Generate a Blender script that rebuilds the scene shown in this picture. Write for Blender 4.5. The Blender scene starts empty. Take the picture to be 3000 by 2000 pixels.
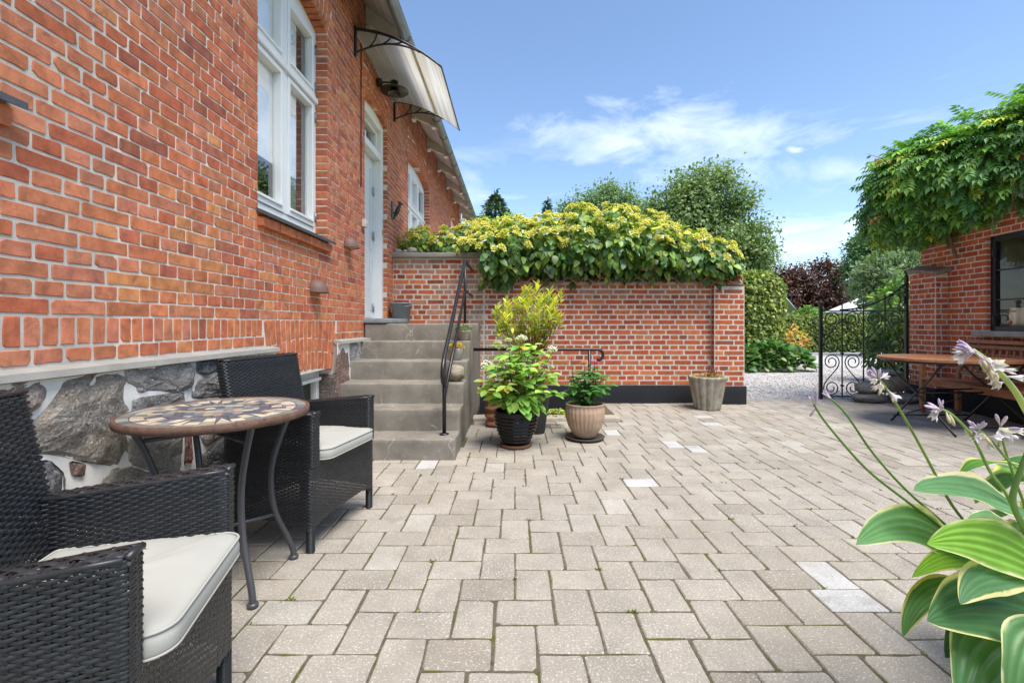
import bpy, math, random
import numpy as np
from mathutils import Vector, Matrix, noise

rnd = random.Random(11)
npr = np.random.default_rng(11)
PI = math.pi
SC = bpy.context.scene
COL = SC.collection

# ------------------------------------------------------------------ camera, sky, sun, exposure
F, VX, VY, H = 1360.0, 1508.0, 948.0, 1.14          # focal length and principal point in photo pixels, eye height in metres
cam_d = bpy.data.cameras.new('camera')
cam_d.sensor_width = 36.0
cam_d.lens = F / 3000 * 36
cam_d.shift_x = (1500 - VX) / 3000
cam_d.shift_y = (VY - 1000) / 3000
cam_d.clip_start = 0.02
cam_d.clip_end = 3000
cam = bpy.data.objects.new('camera', cam_d)
COL.objects.link(cam)
cam.location = (0, 0, H)
cam.rotation_euler = (math.radians(90), 0, 0)
SC.camera = cam

SUN_EL, SUN_AZ = math.radians(65), math.radians(142)   # azimuth from +Y towards +X
SUN_DIR = Vector((math.sin(SUN_AZ) * math.cos(SUN_EL), math.cos(SUN_AZ) * math.cos(SUN_EL), math.sin(SUN_EL)))
world = bpy.data.worlds.new('World')
SC.world = world
world.use_nodes = True
wt = world.node_tree
wt.nodes.clear()
def wn(t, **kw):
    n = wt.nodes.new(t)
    for k, v in kw.items():
        setattr(n, k, v)
    return n
w_out = wn('ShaderNodeOutputWorld')
w_bg = wn('ShaderNodeBackground')
w_sky = wn('ShaderNodeTexSky', sky_type='NISHITA', sun_disc=False, sun_elevation=SUN_EL, sun_rotation=SUN_AZ, air_density=1.0, dust_density=0.35, ozone_density=2.6, altitude=0)
w_tc = wn('ShaderNodeTexCoord')
w_map = wn('ShaderNodeMapping')
w_map.inputs['Scale'].default_value = (1.0, 1.0, 4.2)
w_map.inputs['Rotation'].default_value = (0.0, 0.12, 0.3)
w_map.inputs['Location'].default_value = (0.35, 0.2, 0.1)
w_no = wn('ShaderNodeTexNoise')
w_no.inputs['Scale'].default_value = 2.7
w_no.inputs['Detail'].default_value = 8
w_no.inputs['Roughness'].default_value = 0.62
w_no.inputs['Distortion'].default_value = 0.6
w_rmp = wn('ShaderNodeMapRange')
w_rmp.inputs['From Min'].default_value = 0.52
w_rmp.inputs['From Max'].default_value = 0.86
w_sep = wn('ShaderNodeSeparateXYZ')
w_el = wn('ShaderNodeMapRange')                        # thin cloud lies low in the sky
w_el.inputs['From Min'].default_value = 0.40
w_el.inputs['From Max'].default_value = 0.22
w_mul = wn('ShaderNodeMath', operation='MULTIPLY')
w_mix = wn('ShaderNodeMixRGB')
w_mix.inputs['Color2'].default_value = (6.3, 6.7, 7.3, 1)
w_bg.inputs['Strength'].default_value = 0.115
L = wt.links.new
L(w_tc.outputs['Generated'], w_map.inputs['Vector'])
L(w_map.outputs['Vector'], w_no.inputs['Vector'])
L(w_no.outputs['Fac'], w_rmp.inputs['Value'])
L(w_tc.outputs['Generated'], w_sep.inputs['Vector'])
L(w_sep.outputs['Z'], w_el.inputs['Value'])
L(w_rmp.outputs['Result'], w_mul.inputs[0])
L(w_el.outputs['Result'], w_mul.inputs[1])
def wmath(op, a, b=None, clamp=False):
    n = wn('ShaderNodeMath', operation=op, use_clamp=clamp)
    for i, q in enumerate((a, b)):
        if q is None: continue
        if isinstance(q, (int, float)): n.inputs[i].default_value = q
        else: L(q, n.inputs[i])
    return n.outputs['Value']
def cloud_bank(u0, v0, ru, rv, amount):
    w_v = wn('ShaderNodeSeparateXYZ'); L(w_tc.outputs['Generated'], w_v.inputs['Vector'])
    y = wmath('MAXIMUM', w_v.outputs['Y'], 0.05)
    du = wmath('DIVIDE', wmath('SUBTRACT', wmath('DIVIDE', w_v.outputs['X'], y), u0), ru)
    dv = wmath('DIVIDE', wmath('SUBTRACT', wmath('DIVIDE', w_v.outputs['Z'], y), v0), rv)
    d = wmath('SQRT', wmath('ADD', wmath('MULTIPLY', du, du), wmath('MULTIPLY', dv, dv)))
    nz = wn('ShaderNodeTexNoise'); nz.inputs['Scale'].default_value = 7.0; nz.inputs['Detail'].default_value = 7; nz.inputs['Roughness'].default_value = .6; nz.inputs['Distortion'].default_value = .4
    mp_ = wn('ShaderNodeMapping'); mp_.inputs['Scale'].default_value = (1, 1, 2.2); L(w_tc.outputs['Generated'], mp_.inputs['Vector']); L(mp_.outputs['Vector'], nz.inputs['Vector'])
    k = wmath('ADD', wmath('SUBTRACT', 1.0, d), wmath('MULTIPLY', wmath('SUBTRACT', nz.outputs['Fac'], .5), 3.2))
    return wmath('MULTIPLY', wmath('MULTIPLY', k, 1.0, True), amount)
w_all = wmath('MAXIMUM', w_mul.outputs['Value'], cloud_bank(.40, .40, .34, .085, .5))
w_all = wmath('MAXIMUM', w_all, cloud_bank(.75, .33, .35, .05, .35))
w_all = wmath('MAXIMUM', w_all, cloud_bank(.60, .375, .035, .012, .8))
L(w_all, w_mix.inputs['Fac'])
L(w_sky.outputs['Color'], w_mix.inputs['Color1'])
L(w_mix.outputs['Color'], w_bg.inputs['Color'])
L(w_bg.outputs['Background'], w_out.inputs['Surface'])

sun_d = bpy.data.lights.new('sun', 'SUN')
sun_d.energy = 3.0
sun_d.angle = math.radians(36)
sun_d.color = (1.0, 0.96, 0.90)
sun = bpy.data.objects.new('sun', sun_d)
COL.objects.link(sun)
sun.rotation_euler = SUN_DIR.to_track_quat('Z', 'Y').to_euler()
sun.location = (6, 4, 12)

SC.view_settings.view_transform = 'Standard'
SC.view_settings.look = 'None'
SC.view_settings.gamma = 1
SC.view_settings.exposure = 1.14
SC.view_settings.use_curve_mapping = False
SC.render.engine = 'CYCLES'
SC.cycles.max_bounces = 5
SC.cycles.diffuse_bounces = 3
SC.cycles.glossy_bounces = 3
SC.cycles.transmission_bounces = 4
SC.cycles.transparent_max_bounces = 8
SC.cycles.use_denoising = True

# ------------------------------------------------------------------ helpers
def P(px, py, Y):
    return Vector(((px - VX) * Y / F, Y, H - (py - VY) * Y / F))
def proj(p):
    return (VX + p[0] * F / p[1], VY - (p[2] - H) * F / p[1]) if p[1] > 0.05 else None
def lerp(a, b, t):
    return a + (b - a) * t
def tag(o, label=None, cat=None, group=None, kind=None):
    if label: o['label'] = label
    if cat: o['category'] = cat
    if group: o['group'] = group
    if kind: o['kind'] = kind
    return o
def empty(name, loc=(0, 0, 0), label=None, cat=None, group=None, kind=None):
    o = bpy.data.objects.new(name, None)
    o.empty_display_size = 0.1
    COL.objects.link(o)
    o.location = loc
    return tag(o, label, cat, group, kind)
def link(name, me, parent=None, mat=None, loc=None):
    o = bpy.data.objects.new(name, me)
    COL.objects.link(o)
    if mat is not None and len(me.materials) == 0:
        me.materials.append(mat)
    if parent is not None:
        o.parent = parent
        if parent.type == 'EMPTY':
            o.matrix_parent_inverse = Matrix.Translation(-parent.location)   # children are built in world coordinates
    if loc is not None:
        o.location = loc
    return o
def jc(c, a=0.12):
    k = 1 + rnd.uniform(-a, a)
    return tuple(max(0, x * k * (1 + rnd.uniform(-a, a) * 0.3)) for x in c)
def mixc(a, b, t):
    return tuple(x + (y - x) * t for x, y in zip(a, b))

class MB:
    """collects shapes and links them as one mesh object"""
    def __init__(s):
        s.v, s.f, s.c = [], [], []
        s.sm = []
    def add(s, vs, fs, col, smooth=False):
        b = len(s.v)
        s.v.extend([tuple(x) for x in vs])
        if isinstance(col, list):
            s.c.extend(col)
        else:
            s.c.extend([col] * len(vs))
        s.f.extend([tuple(i + b for i in f) for f in fs])
        s.sm.extend([smooth] * len(fs))
    def box(s, x0, x1, y0, y1, z0, z1, col, M=None):
        vs = [(x, y, z) for x in (x0, x1) for y in (y0, y1) for z in (z0, z1)]
        if M is not None: vs = [M @ Vector(v) for v in vs]
        s.add(vs, [(0, 1, 3, 2), (4, 6, 7, 5), (0, 4, 5, 1), (2, 3, 7, 6), (0, 2, 6, 4), (1, 5, 7, 3)], col)
    def room(s, pts, depth_vec, col):
        """open-fronted box: pts = front rectangle, extruded along depth_vec"""
        d = Vector(depth_vec); f = [Vector(p) for p in pts]
        s.add(f + [p + d for p in f], [(4, 5, 6, 7), (0, 1, 5, 4), (1, 2, 6, 5), (2, 3, 7, 6), (3, 0, 4, 7)], col)
    def cbox(s, x0, x1, y0, y1, z0, z1, b, col, M=None):
        """box with chamfered edges"""
        h = ((x1 - x0) / 2, (y1 - y0) / 2, (z1 - z0) / 2)
        c = ((x0 + x1) / 2, (y0 + y1) / 2, (z0 + z1) / 2)
        b = min(b, *[q * 0.49 for q in h])
        vs, idx = [], {}
        for sx in (-1, 1):
            for sy in (-1, 1):
                for sz in (-1, 1):
                    for ax in range(3):
                        p = [sx * (h[0] - b), sy * (h[1] - b), sz * (h[2] - b)]
                        p[ax] = (sx, sy, sz)[ax] * h[ax]
                        idx[(sx, sy, sz, ax)] = len(vs)
                        vs.append((p[0] + c[0], p[1] + c[1], p[2] + c[2]))
        fs = []
        for ax in range(3):
            o1, o2 = (ax + 1) % 3, (ax + 2) % 3
            for sg in (-1, 1):
                q = []
                for a, bb in ((-1, -1), (1, -1), (1, 1), (-1, 1)):
                    k = [0, 0, 0]
                    k[ax], k[o1], k[o2] = sg, a, bb
                    q.append(idx[(k[0], k[1], k[2], ax)])
                fs.append(q if sg > 0 else q[::-1])
            for a in (-1, 1):
                for bb in (-1, 1):
                    k0 = [0, 0, 0]; k1 = [0, 0, 0]
                    k0[ax], k0[o1], k0[o2] = -1, a, bb
                    k1[ax], k1[o1], k1[o2] = 1, a, bb
                    q = [idx[(*k0, o1)], idx[(*k1, o1)], idx[(*k1, o2)], idx[(*k0, o2)]]
                    fs.append(q if a * bb > 0 else q[::-1])
        for sx in (-1, 1):
            for sy in (-1, 1):
                for sz in (-1, 1):
                    q = [idx[(sx, sy, sz, a)] for a in range(3)]
                    fs.append(q if sx * sy * sz > 0 else q[::-1])
        if M is not None: vs = [M @ Vector(v) for v in vs]
        s.add(vs, fs, col)
    def rbox(s, c, size, r, n=(6, 6, 6), amp=0.0, ns=6.0, col=(.5, .5, .5), M=None, dome=0.0):
        """rounded box with subdivided faces and uneven surface"""
        h = [q / 2 for q in size]
        r = min(r, *[q * 0.98 for q in h])
        ax_c = []
        for k in range(3):
            inner = [(-h[k] + r) + (2 * h[k] - 2 * r) * i / n[k] for i in range(n[k] + 1)]
            ax_c.append([-h[k], -h[k] + r * 0.35] + inner + [h[k] - r * 0.35, h[k]])
        for ax in range(3):
            o1, o2 = (ax + 1) % 3, (ax + 2) % 3
            A, B = ax_c[o1], ax_c[o2]
            for sg in (-1, 1):
                vs = []
                for a in A:
                    for b in B:
                        p = [0, 0, 0]
                        p[ax], p[o1], p[o2] = sg * h[ax], a, b
                        q = Vector([max(-h[k] + r, min(h[k] - r, p[k])) for k in range(3)])
                        d = Vector(p) - q
                        nn = d.normalized() if d.length > 1e-9 else Vector((0, 0, 1))
                        w = q + nn * r
                        if dome:
                            w.z += dome * (1 - (p[0] / h[0]) ** 2) * (1 - (p[1] / h[1]) ** 2) * (1 if p[2] > 0 else -0.3)
                        wc = w + Vector(c)
                        if amp:
                            k = noise.noise(wc * ns) * amp + noise.noise(wc * ns * 3.1) * amp * 0.45
                            wc = wc + nn * k
                        vs.append(M @ wc if M is not None else wc)
                nb = len(B)
                fs = []
                for i in range(len(A) - 1):
                    for j in range(nb - 1):
                        q = (i * nb + j, (i + 1) * nb + j, (i + 1) * nb + j + 1, i * nb + j + 1)
                        fs.append(q if sg > 0 else q[::-1])
                s.add(vs, fs, col, True)
    def tube(s, pts, r, n=8, col=(.02, .02, .02), cap=True, flat=None, closed=False):
        pts = [Vector(p) for p in pts]
        m = len(pts)
        rs = r if isinstance(r, (list, tuple)) else [r] * m
        up = None
        vs = []
        for i in range(m):
            if closed:
                t = (pts[(i + 1) % m] - pts[(i - 1) % m])
            else:
                t = pts[min(i + 1, m - 1)] - pts[max(i - 1, 0)]
            t = t.normalized() if t.length > 1e-9 else Vector((0, 0, 1))
            if up is None:
                up = Vector((0, 0, 1)) if abs(t.z) < 0.9 else Vector((1, 0, 0))
            a = (up - t * up.dot(t))
            if a.length < 1e-5:
                a = Vector((1, 0, 0)) - t * t.x
            a.normalize()
            b = t.cross(a)
            up = a
            for k in range(n):
                an = 2 * PI * k / n
                ra, rb = rs[i], rs[i]
                if flat: rb = rs[i] * flat
                vs.append(pts[i] + a * math.cos(an) * ra + b * math.sin(an) * rb)
        fs = []
        for i in range(m if closed else m - 1):
            for k in range(n):
                i2 = (i + 1) % m
                fs.append((i * n + k, i * n + (k + 1) % n, i2 * n + (k + 1) % n, i2 * n + k))
        if cap and not closed:
            fs.append(tuple(range(n))[::-1])
            fs.append(tuple((m - 1) * n + k for k in range(n)))
        s.add(vs, fs, col, True)
    def lathe(s, prof, n=32, c=(0, 0, 0), col=(.5, .5, .5), fl=None, M=None):
        """prof: (radius, z) from bottom to top; fl(angle, z, r) -> r"""
        vs = []
        for (r, z) in prof:
            for k in range(n):
                a = 2 * PI * k / n
                rr = fl(a, z, r) if fl else r
                p = Vector((c[0] + rr * math.cos(a), c[1] + rr * math.sin(a), c[2] + z))
                vs.append(M @ p if M is not None else p)
        fs = []
        for i in range(len(prof) - 1):
            for k in range(n):
                fs.append((i * n + k, i * n + (k + 1) % n, (i + 1) * n + (k + 1) % n, (i + 1) * n + k))
        fs.append(tuple(range(n))[::-1])
        fs.append(tuple((len(prof) - 1) * n + k for k in range(n)))
        s.add(vs, fs, col, True)
    def blob(s, c, rad, amp=0.1, ns=2.0, seg=(18, 11), col=(.4, .4, .4), rot=0.0, seed=0, power=1.0):
        vs = []
        nu, nv = seg
        cr, sr = math.cos(rot), math.sin(rot)
        off = Vector((seed * 3.7, seed * 1.3, seed * 2.1))
        def pt(th, ph):
            d = Vector((math.sin(th) * math.cos(ph), math.sin(th) * math.sin(ph), math.cos(th)))
            if power != 1.0:
                d = Vector([math.copysign(abs(q) ** power, q) for q in d])
            k = 1 + amp * noise.noise(d * ns + off) + amp * 0.4 * noise.noise(d * ns * 2.7 + off)
            x, y, z = d.x * rad[0] * k, d.y * rad[1] * k, d.z * rad[2] * k
            return (c[0] + x * cr - y * sr, c[1] + x * sr + y * cr, c[2] + z)
        vs.append(pt(0, 0))
        for i in range(1, nv):
            for k in range(nu):
                vs.append(pt(PI * i / nv, 2 * PI * k / nu))
        vs.append(pt(PI, 0))
        fs = []
        for k in range(nu):
            fs.append((0, 1 + k, 1 + (k + 1) % nu))
            for i in range(nv - 2):
                a = 1 + i * nu
                fs.append((a + k, a + nu + k, a + nu + (k + 1) % nu, a + (k + 1) % nu))
            a = 1 + (nv - 2) * nu
            fs.append((a + (k + 1) % nu, a + k, len(vs) - 1))
        s.add(vs, fs, col, True)
    def prism(s, poly, z0, z1, col, M=None, bev=0.0):
        """polygon (x,y) ccw extruded from z0 to z1, optional chamfer on top"""
        n = len(poly)
        cx = sum(p[0] for p in poly) / n; cy = sum(p[1] for p in poly) / n
        vs = [(p[0], p[1], z0) for p in poly]
        if bev:
            vs += [(p[0], p[1], z1 - bev) for p in poly]
            ins = []
            for p in poly:
                d = math.hypot(p[0] - cx, p[1] - cy) + 1e-9
                ins.append((p[0] - (p[0] - cx) / d * bev, p[1] - (p[1] - cy) / d * bev, z1))
            vs += ins
            rings = 3
        else:
            vs += [(p[0], p[1], z1) for p in poly]
            rings = 2
        fs = []
        for k in range(rings - 1):
            for i in range(n):
                j = (i + 1) % n
                fs.append((k * n + i, k * n + j, (k + 1) * n + j, (k + 1) * n + i))
        fs.append(tuple((rings - 1) * n + i for i in range(n)))
        fs.append(tuple(range(n))[::-1])
        if M is not None: vs = [M @ Vector(v) for v in vs]
        s.add(vs, fs, col)
    def mesh(s, name, mat):
        me = bpy.data.meshes.new(name)
        me.from_pydata(s.v, [], s.f)
        at = me.attributes.new('col', 'FLOAT_COLOR', 'POINT')
        ar = np.ones((len(s.v), 4), dtype=np.float32)
        ar[:, :3] = np.array(s.c, dtype=np.float32)[:, :3]
        at.data.foreach_set('color', ar.ravel())
        me.polygons.foreach_set('use_smooth', s.sm)
        if mat is not None: me.materials.append(mat)
        me.update()
        return me
    def build(s, name, mat, parent=None, label=None, cat=None, group=None, kind=None):
        o = link(name, s.mesh(name, mat), parent)
        return tag(o, label, cat, group, kind)

def np_mesh(name, V, T, C, mat, smooth=False):
    """fast triangle mesh: V (n,3), T (m,3), C (n,3)"""
    me = bpy.data.meshes.new(name)
    V = np.ascontiguousarray(V, dtype=np.float32); T = np.ascontiguousarray(T, dtype=np.int32)
    me.vertices.add(len(V)); me.vertices.foreach_set('co', V.ravel())
    me.loops.add(T.size); me.loops.foreach_set('vertex_index', T.ravel())
    me.polygons.add(len(T))
    me.polygons.foreach_set('loop_start', np.arange(0, T.size, 3, dtype=np.int32))
    me.polygons.foreach_set('loop_total', np.full(len(T), 3, dtype=np.int32))
    if smooth: me.polygons.foreach_set('use_smooth', np.ones(len(T), dtype=bool))
    at = me.attributes.new('col', 'FLOAT_COLOR', 'POINT')
    ar = np.ones((len(V), 4), dtype=np.float32); ar[:, :3] = C
    at.data.foreach_set('color', ar.ravel())
    if mat is not None: me.materials.append(mat)
    me.update(calc_edges=True)
    return me

# ------------------------------------------------------------------ materials (all procedural; 'col' is the piece's own colour)
def MAT(name, rough=0.6, var=0.2, vs=6.0, bump=0.2, bs=80.0, metal=0.0, spec=0.5, speck=None, stain=None, trans=0.0, coat=0.0, objvar=0.0, bdist=0.004, rvar=0.0, hue=0.0):
    m = bpy.data.materials.new(name)
    m.use_nodes = True
    nt = m.node_tree
    nt.nodes.clear()
    lk = nt.links.new
    def nd(t, **kw):
        n = nt.nodes.new(t)
        for k, v in kw.items(): setattr(n, k, v)
        return n
    out = nd('ShaderNodeOutputMaterial')
    bs_ = nd('ShaderNodeBsdfPrincipled')
    at = nd('ShaderNodeAttribute', attribute_name='col')
    geo = nd('ShaderNodeNewGeometry')
    col = at.outputs['Color']
    def noise_(scale, detail=4, rough_=0.6, dist=0.0):
        n = nd('ShaderNodeTexNoise')
        n.inputs['Scale'].default_value = scale
        n.inputs['Detail'].default_value = detail
        n.inputs['Roughness'].default_value = rough_
        n.inputs['Distortion'].default_value = dist
        lk(geo.outputs['Position'], n.inputs['Vector'])
        return n
    def mrange(src, a, b, c, d):
        r = nd('ShaderNodeMapRange')
        r.inputs['From Min'].default_value = a; r.inputs['From Max'].default_value = b
        r.inputs['To Min'].default_value = c; r.inputs['To Max'].default_value = d
        lk(src, r.inputs['Value'])
        return r.outputs['Result']
    def mul(c, fac_socket):
        x = nd('ShaderNodeMixRGB', blend_type='MULTIPLY')
        x.inputs['Fac'].default_value = 1
        lk(c, x.inputs['Color1']); lk(fac_socket, x.inputs['Color2'])
        return x.outputs['Color']
    if var:
        col = mul(col, mrange(noise_(vs, 5).outputs['Fac'], 0.25, 0.75, 1 - var, 1 + var))
    if objvar:
        oi = nd('ShaderNodeObjectInfo')
        col = mul(col, mrange(oi.outputs['Random'], 0, 1, 1 - objvar, 1 + objvar))
    if hue:
        hs = nd('ShaderNodeHueSaturation')
        oi = nd('ShaderNodeObjectInfo')
        lk(mrange(oi.outputs['Random'], 0, 1, 0.5 - hue, 0.5 + hue), hs.inputs['Hue'])
        lk(col, hs.inputs['Color'])
        col = hs.outputs['Color']
    def overlay(c, scale, lo, hi, colour, amount, detail=3, dist=0.0, rough_=0.6):
        x = nd('ShaderNodeMixRGB')
        lk(mrange(noise_(scale, detail, rough_, dist).outputs['Fac'], lo, hi, 0, amount), x.inputs['Fac'])
        lk(c, x.inputs['Color1'])
        x.inputs['Color2'].default_value = (*colour, 1)
        return x.outputs['Color']
    for sp in (speck or []) + (stain or []):
        col = overlay(col, *sp)
    lk(col, bs_.inputs['Base Color'])
    bs_.inputs['Roughness'].default_value = rough
    bs_.inputs['Metallic'].default_value = metal
    bs_.inputs['Specular IOR Level'].default_value = spec
    if coat:
        bs_.inputs['Coat Weight'].default_value = coat
        bs_.inputs['Coat Roughness'].default_value = 0.08
    if rvar:
        lk(mrange(noise_(vs * 2, 4).outputs['Fac'], 0.3, 0.7, rough - rvar, min(1, rough + rvar)), bs_.inputs['Roughness'])
    if bump:
        b = nd('ShaderNodeBump')
        b.inputs['Strength'].default_value = bump
        b.inputs['Distance'].default_value = bdist
        lk(noise_(bs, 6, 0.65).outputs['Fac'], b.inputs['Height'])
        lk(b.outputs['Normal'], bs_.inputs['Normal'])
    if trans:
        tr = nd('ShaderNodeBsdfTranslucent')
        ms = nd('ShaderNodeMixShader')
        ms.inputs['Fac'].default_value = trans
        br = nd('ShaderNodeMixRGB', blend_type='MULTIPLY')
        br.inputs['Fac'].default_value = 1
        lk(col, br.inputs['Color1']); br.inputs['Color2'].default_value = (1.5, 1.6, 0.7, 1)
        lk(br.outputs['Color'], tr.inputs['Color'])
        lk(bs_.outputs['BSDF'], ms.inputs[1]); lk(tr.outputs['BSDF'], ms.inputs[2])
        lk(ms.outputs['Shader'], out.inputs['Surface'])
    else:
        lk(bs_.outputs['BSDF'], out.inputs['Surface'])
    m['nodes_bsdf'] = bs_.name
    return m

M_BRICK = MAT('brick', rough=0.85, var=0.36, vs=17, bump=0.5, bs=140, spec=0.25, bdist=0.003,
              stain=[(9, 0.6, 0.78, (.09, .05, .04), 0.7, 4, 0.4), (26, 0.56, 0.76, (.20, .085, .06), 0.55, 5, 0.6), (38, 0.62, 0.8, (.62, .42, .3), 0.35), (300, 0.68, 0.8, (.05, .03, .02), 0.5)])
M_MORTAR = MAT('mortar', rough=0.95, var=0.14, vs=9, bump=0.7, bs=200, spec=0.2, stain=[(5, 0.58, 0.8, (.3, .28, .25), 0.6), (240, 0.64, 0.78, (.18, .17, .16), 0.5)])
M_GARDENBRICK = MAT('garden_brick', rough=0.88, var=0.25, vs=18, bump=0.6, bs=150, spec=0.2, bdist=0.003,
                    stain=[(12, 0.6, 0.8, (.12, .06, .045), 0.5), (60, 0.64, 0.76, (.6, .48, .38), 0.4)])
M_STONE = MAT('fieldstone', rough=0.8, var=0.45, vs=7, bump=1.0, bs=45, spec=0.3, bdist=0.02,
              stain=[(3.5, 0.52, 0.75, (.19, .125, .075), 0.65, 4, 0.8), (75, 0.54, 0.66, (.52, .47, .42), 0.6), (100, 0.56, 0.68, (.03, .028, .027), 0.75)])
M_OLDCONC = MAT('weathered_concrete', rough=0.95, var=0.35, vs=9, bump=0.9, bs=90, spec=0.15, bdist=0.008,
                 stain=[(7, 0.5, 0.7, (.20, .155, .085), 0.6, 5, 0.6), (28, 0.56, 0.72, (.12, .10, .07), 0.6, 4, 0.4), (120, 0.6, 0.74, (.5, .46, .38), 0.5)])
M_CONC = MAT('concrete', rough=0.9, var=0.25, vs=4, bump=0.55, bs=120, spec=0.25,
             stain=[(6, 0.52, 0.72, (.15, .13, .10), 0.6, 5, 0.5), (22, 0.58, 0.74, (.42, .39, .33), 0.4, 5, 0.8), (180, 0.64, 0.76, (.5, .48, .43), 0.35)])
M_PAVER = MAT('paver', rough=0.9, var=0.2, vs=4.0, bump=0.85, bs=170, spec=0.2, bdist=0.004,
              speck=[(120, 0.56, 0.68, (.72, .68, .62), 0.65), (95, 0.56, 0.7, (.19, .155, .12), 0.6), (260, 0.58, 0.7, (.12, .10, .085), 0.6)], stain=[(1.3, 0.5, 0.72, (.25, .215, .165), 0.5, 5, 0.6), (5, 0.58, 0.74, (.20, .17, .13), 0.45, 5, 0.5), (14, 0.6, 0.8, (.22, .19, .15), 0.4)])
M_SAND = MAT('joint_sand', rough=1.0, var=0.4, vs=40, bump=1.0, bs=160, spec=0.1, bdist=0.01, stain=[(5.5, 0.5, 0.62, (.10, .105, .02), 0.85), (60, 0.58, 0.72, (.22, .19, .15), 0.7)])
M_GRAVEL = MAT('gravel', rough=0.95, var=0.3, vs=60, bump=1.0, bs=90, spec=0.2, bdist=0.02, speck=[(70, 0.55, 0.7, (.2, .17, .15), 0.6), (55, 0.55, 0.68, (.8, .77, .73), 0.6)])
M_GRASS = MAT('grass', rough=0.95, var=0.35, vs=2, bump=0.9, bs=60, spec=0.1)
M_WHITE = MAT('white_paint', rough=0.38, var=0.04, vs=4, bump=0.06, bs=90, spec=0.5)
M_OLDWHITE = MAT('old_white_paint', rough=0.7, var=0.12, vs=5, bump=0.3, bs=60, spec=0.3, stain=[(14, 0.63, 0.8, (.36, .3, .24), 0.6)])
M_BLACKMET = MAT('black_iron', rough=0.35, var=0.15, vs=20, bump=0.08, bs=120, spec=0.5)
M_METAL = MAT('metal', rough=0.42, var=0.2, vs=7, bump=0.05, bs=60, metal=0.85, rvar=0.15)
M_BLACKPAINT = MAT('black_plinth_paint', rough=0.72, var=0.2, vs=3, bump=0.3, bs=70, spec=0.4)
M_WICKER = MAT('wicker', rough=0.36, var=0.25, vs=25, bump=0.12, bs=300, spec=0.5)
M_CUSHION = MAT('cushion_fabric', rough=0.9, var=0.05, vs=5, bump=0.35, bs=500, spec=0.15, bdist=0.001, stain=[(7, 0.62, 0.85, (.5, .46, .38), 0.25)])
M_WOOD = MAT('oiled_wood', rough=0.5, var=0.28, vs=16, bump=0.2, bs=70, spec=0.4)
M_RUST = MAT('rusty_iron', rough=0.75, var=0.35, vs=25, bump=0.4, bs=150, spec=0.3, stain=[(30, 0.55, 0.75, (.05, .025, .018), 0.7)])
M_SLATE = MAT('slate', rough=0.6, var=0.2, vs=30, bump=0.3, bs=160, spec=0.4)
M_TERRA = MAT('terracotta', rough=0.82, var=0.2, vs=9, bump=0.3, bs=120, spec=0.25, stain=[(8, 0.58, 0.8, (.5, .42, .36), 0.4)])
M_GLAZE = MAT('black_glaze', rough=0.05, var=0.1, vs=10, bump=0.02, bs=20, spec=0.4)
M_MATTEPOT = MAT('matt_pot', rough=0.6, var=0.12, vs=8, bump=0.1, bs=100)
M_PLASTIC = MAT('plastic', rough=0.45, var=0.05, vs=8, bump=0.0)
M_LEAF = MAT('leaf', rough=0.42, var=0.22, vs=9, bump=0.0, spec=0.45, trans=0.28, objvar=0.18, hue=0.012)
M_FLOWER = MAT('petal', rough=0.6, var=0.12, vs=20, bump=0.0, spec=0.2, trans=0.3)
M_HOSTA = MAT('hosta_leaf', rough=0.4, var=0.16, vs=12, bump=0.3, bs=45, spec=0.4, trans=0.4, stain=[(30, 0.66, 0.78, (.30, .24, .08), 0.5)])
M_BARK = MAT('bark', rough=0.9, var=0.35, vs=8, bump=0.7, bs=40, spec=0.1, bdist=0.01)
M_TILE = MAT('pantile', rough=0.8, var=0.25, vs=10, bump=0.35, bs=90, spec=0.25, stain=[(8, 0.58, 0.78, (.12, .09, .06), 0.5)])
M_CURTAIN = MAT('curtain', rough=0.9, var=0.1, vs=8, bump=0.1, bs=200, spec=0.1)

def glass_mat(name, tint, refl):
    m = bpy.data.materials.new(name); m.use_nodes = True
    nt = m.node_tree; nt.nodes.clear()
    o = nt.nodes.new('ShaderNodeOutputMaterial'); g = nt.nodes.new('ShaderNodeBsdfGlossy'); t = nt.nodes.new('ShaderNodeBsdfTransparent')
    mx = nt.nodes.new('ShaderNodeMixShader'); fr = nt.nodes.new('ShaderNodeFresnel'); 
    no = nt.nodes.new('ShaderNodeTexNoise'); bp = nt.nodes.new('ShaderNodeBump'); ge = nt.nodes.new('ShaderNodeNewGeometry')
    no.inputs['Scale'].default_value = 1.6; no.inputs['Detail'].default_value = 1
    bp.inputs['Strength'].default_value = 0.06; bp.inputs['Distance'].default_value = 0.03
    g.inputs['Roughness'].default_value = 0.0; g.inputs['Color'].default_value = (1, 1, 1, 1)
    t.inputs['Color'].default_value = (*tint, 1); 
    sb = nt.nodes.new('ShaderNodeMath'); sb.operation = 'MULTIPLY_ADD'; sb.inputs[1].default_value = -2; sb.inputs[2].default_value = 1
    pw = nt.nodes.new('ShaderNodeMath'); pw.operation = 'POWER'; pw.inputs[0].default_value = refl       # same reflection from either side of the pane
    nt.links.new(ge.outputs['Backfacing'], sb.inputs[0]); nt.links.new(sb.outputs['Value'], pw.inputs[1]); nt.links.new(pw.outputs['Value'], fr.inputs['IOR'])
    nt.links.new(ge.outputs['Position'], no.inputs['Vector']); nt.links.new(no.outputs['Fac'], bp.inputs['Height'])
    nt.links.new(bp.outputs['Normal'], g.inputs['Normal'])
    nt.links.new(fr.outputs['Fac'], mx.inputs['Fac']); nt.links.new(t.outputs['BSDF'], mx.inputs[1]); nt.links.new(g.outputs['BSDF'], mx.inputs[2])
    nt.links.new(mx.outputs['Shader'], o.inputs['Surface'])
    return m
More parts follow.
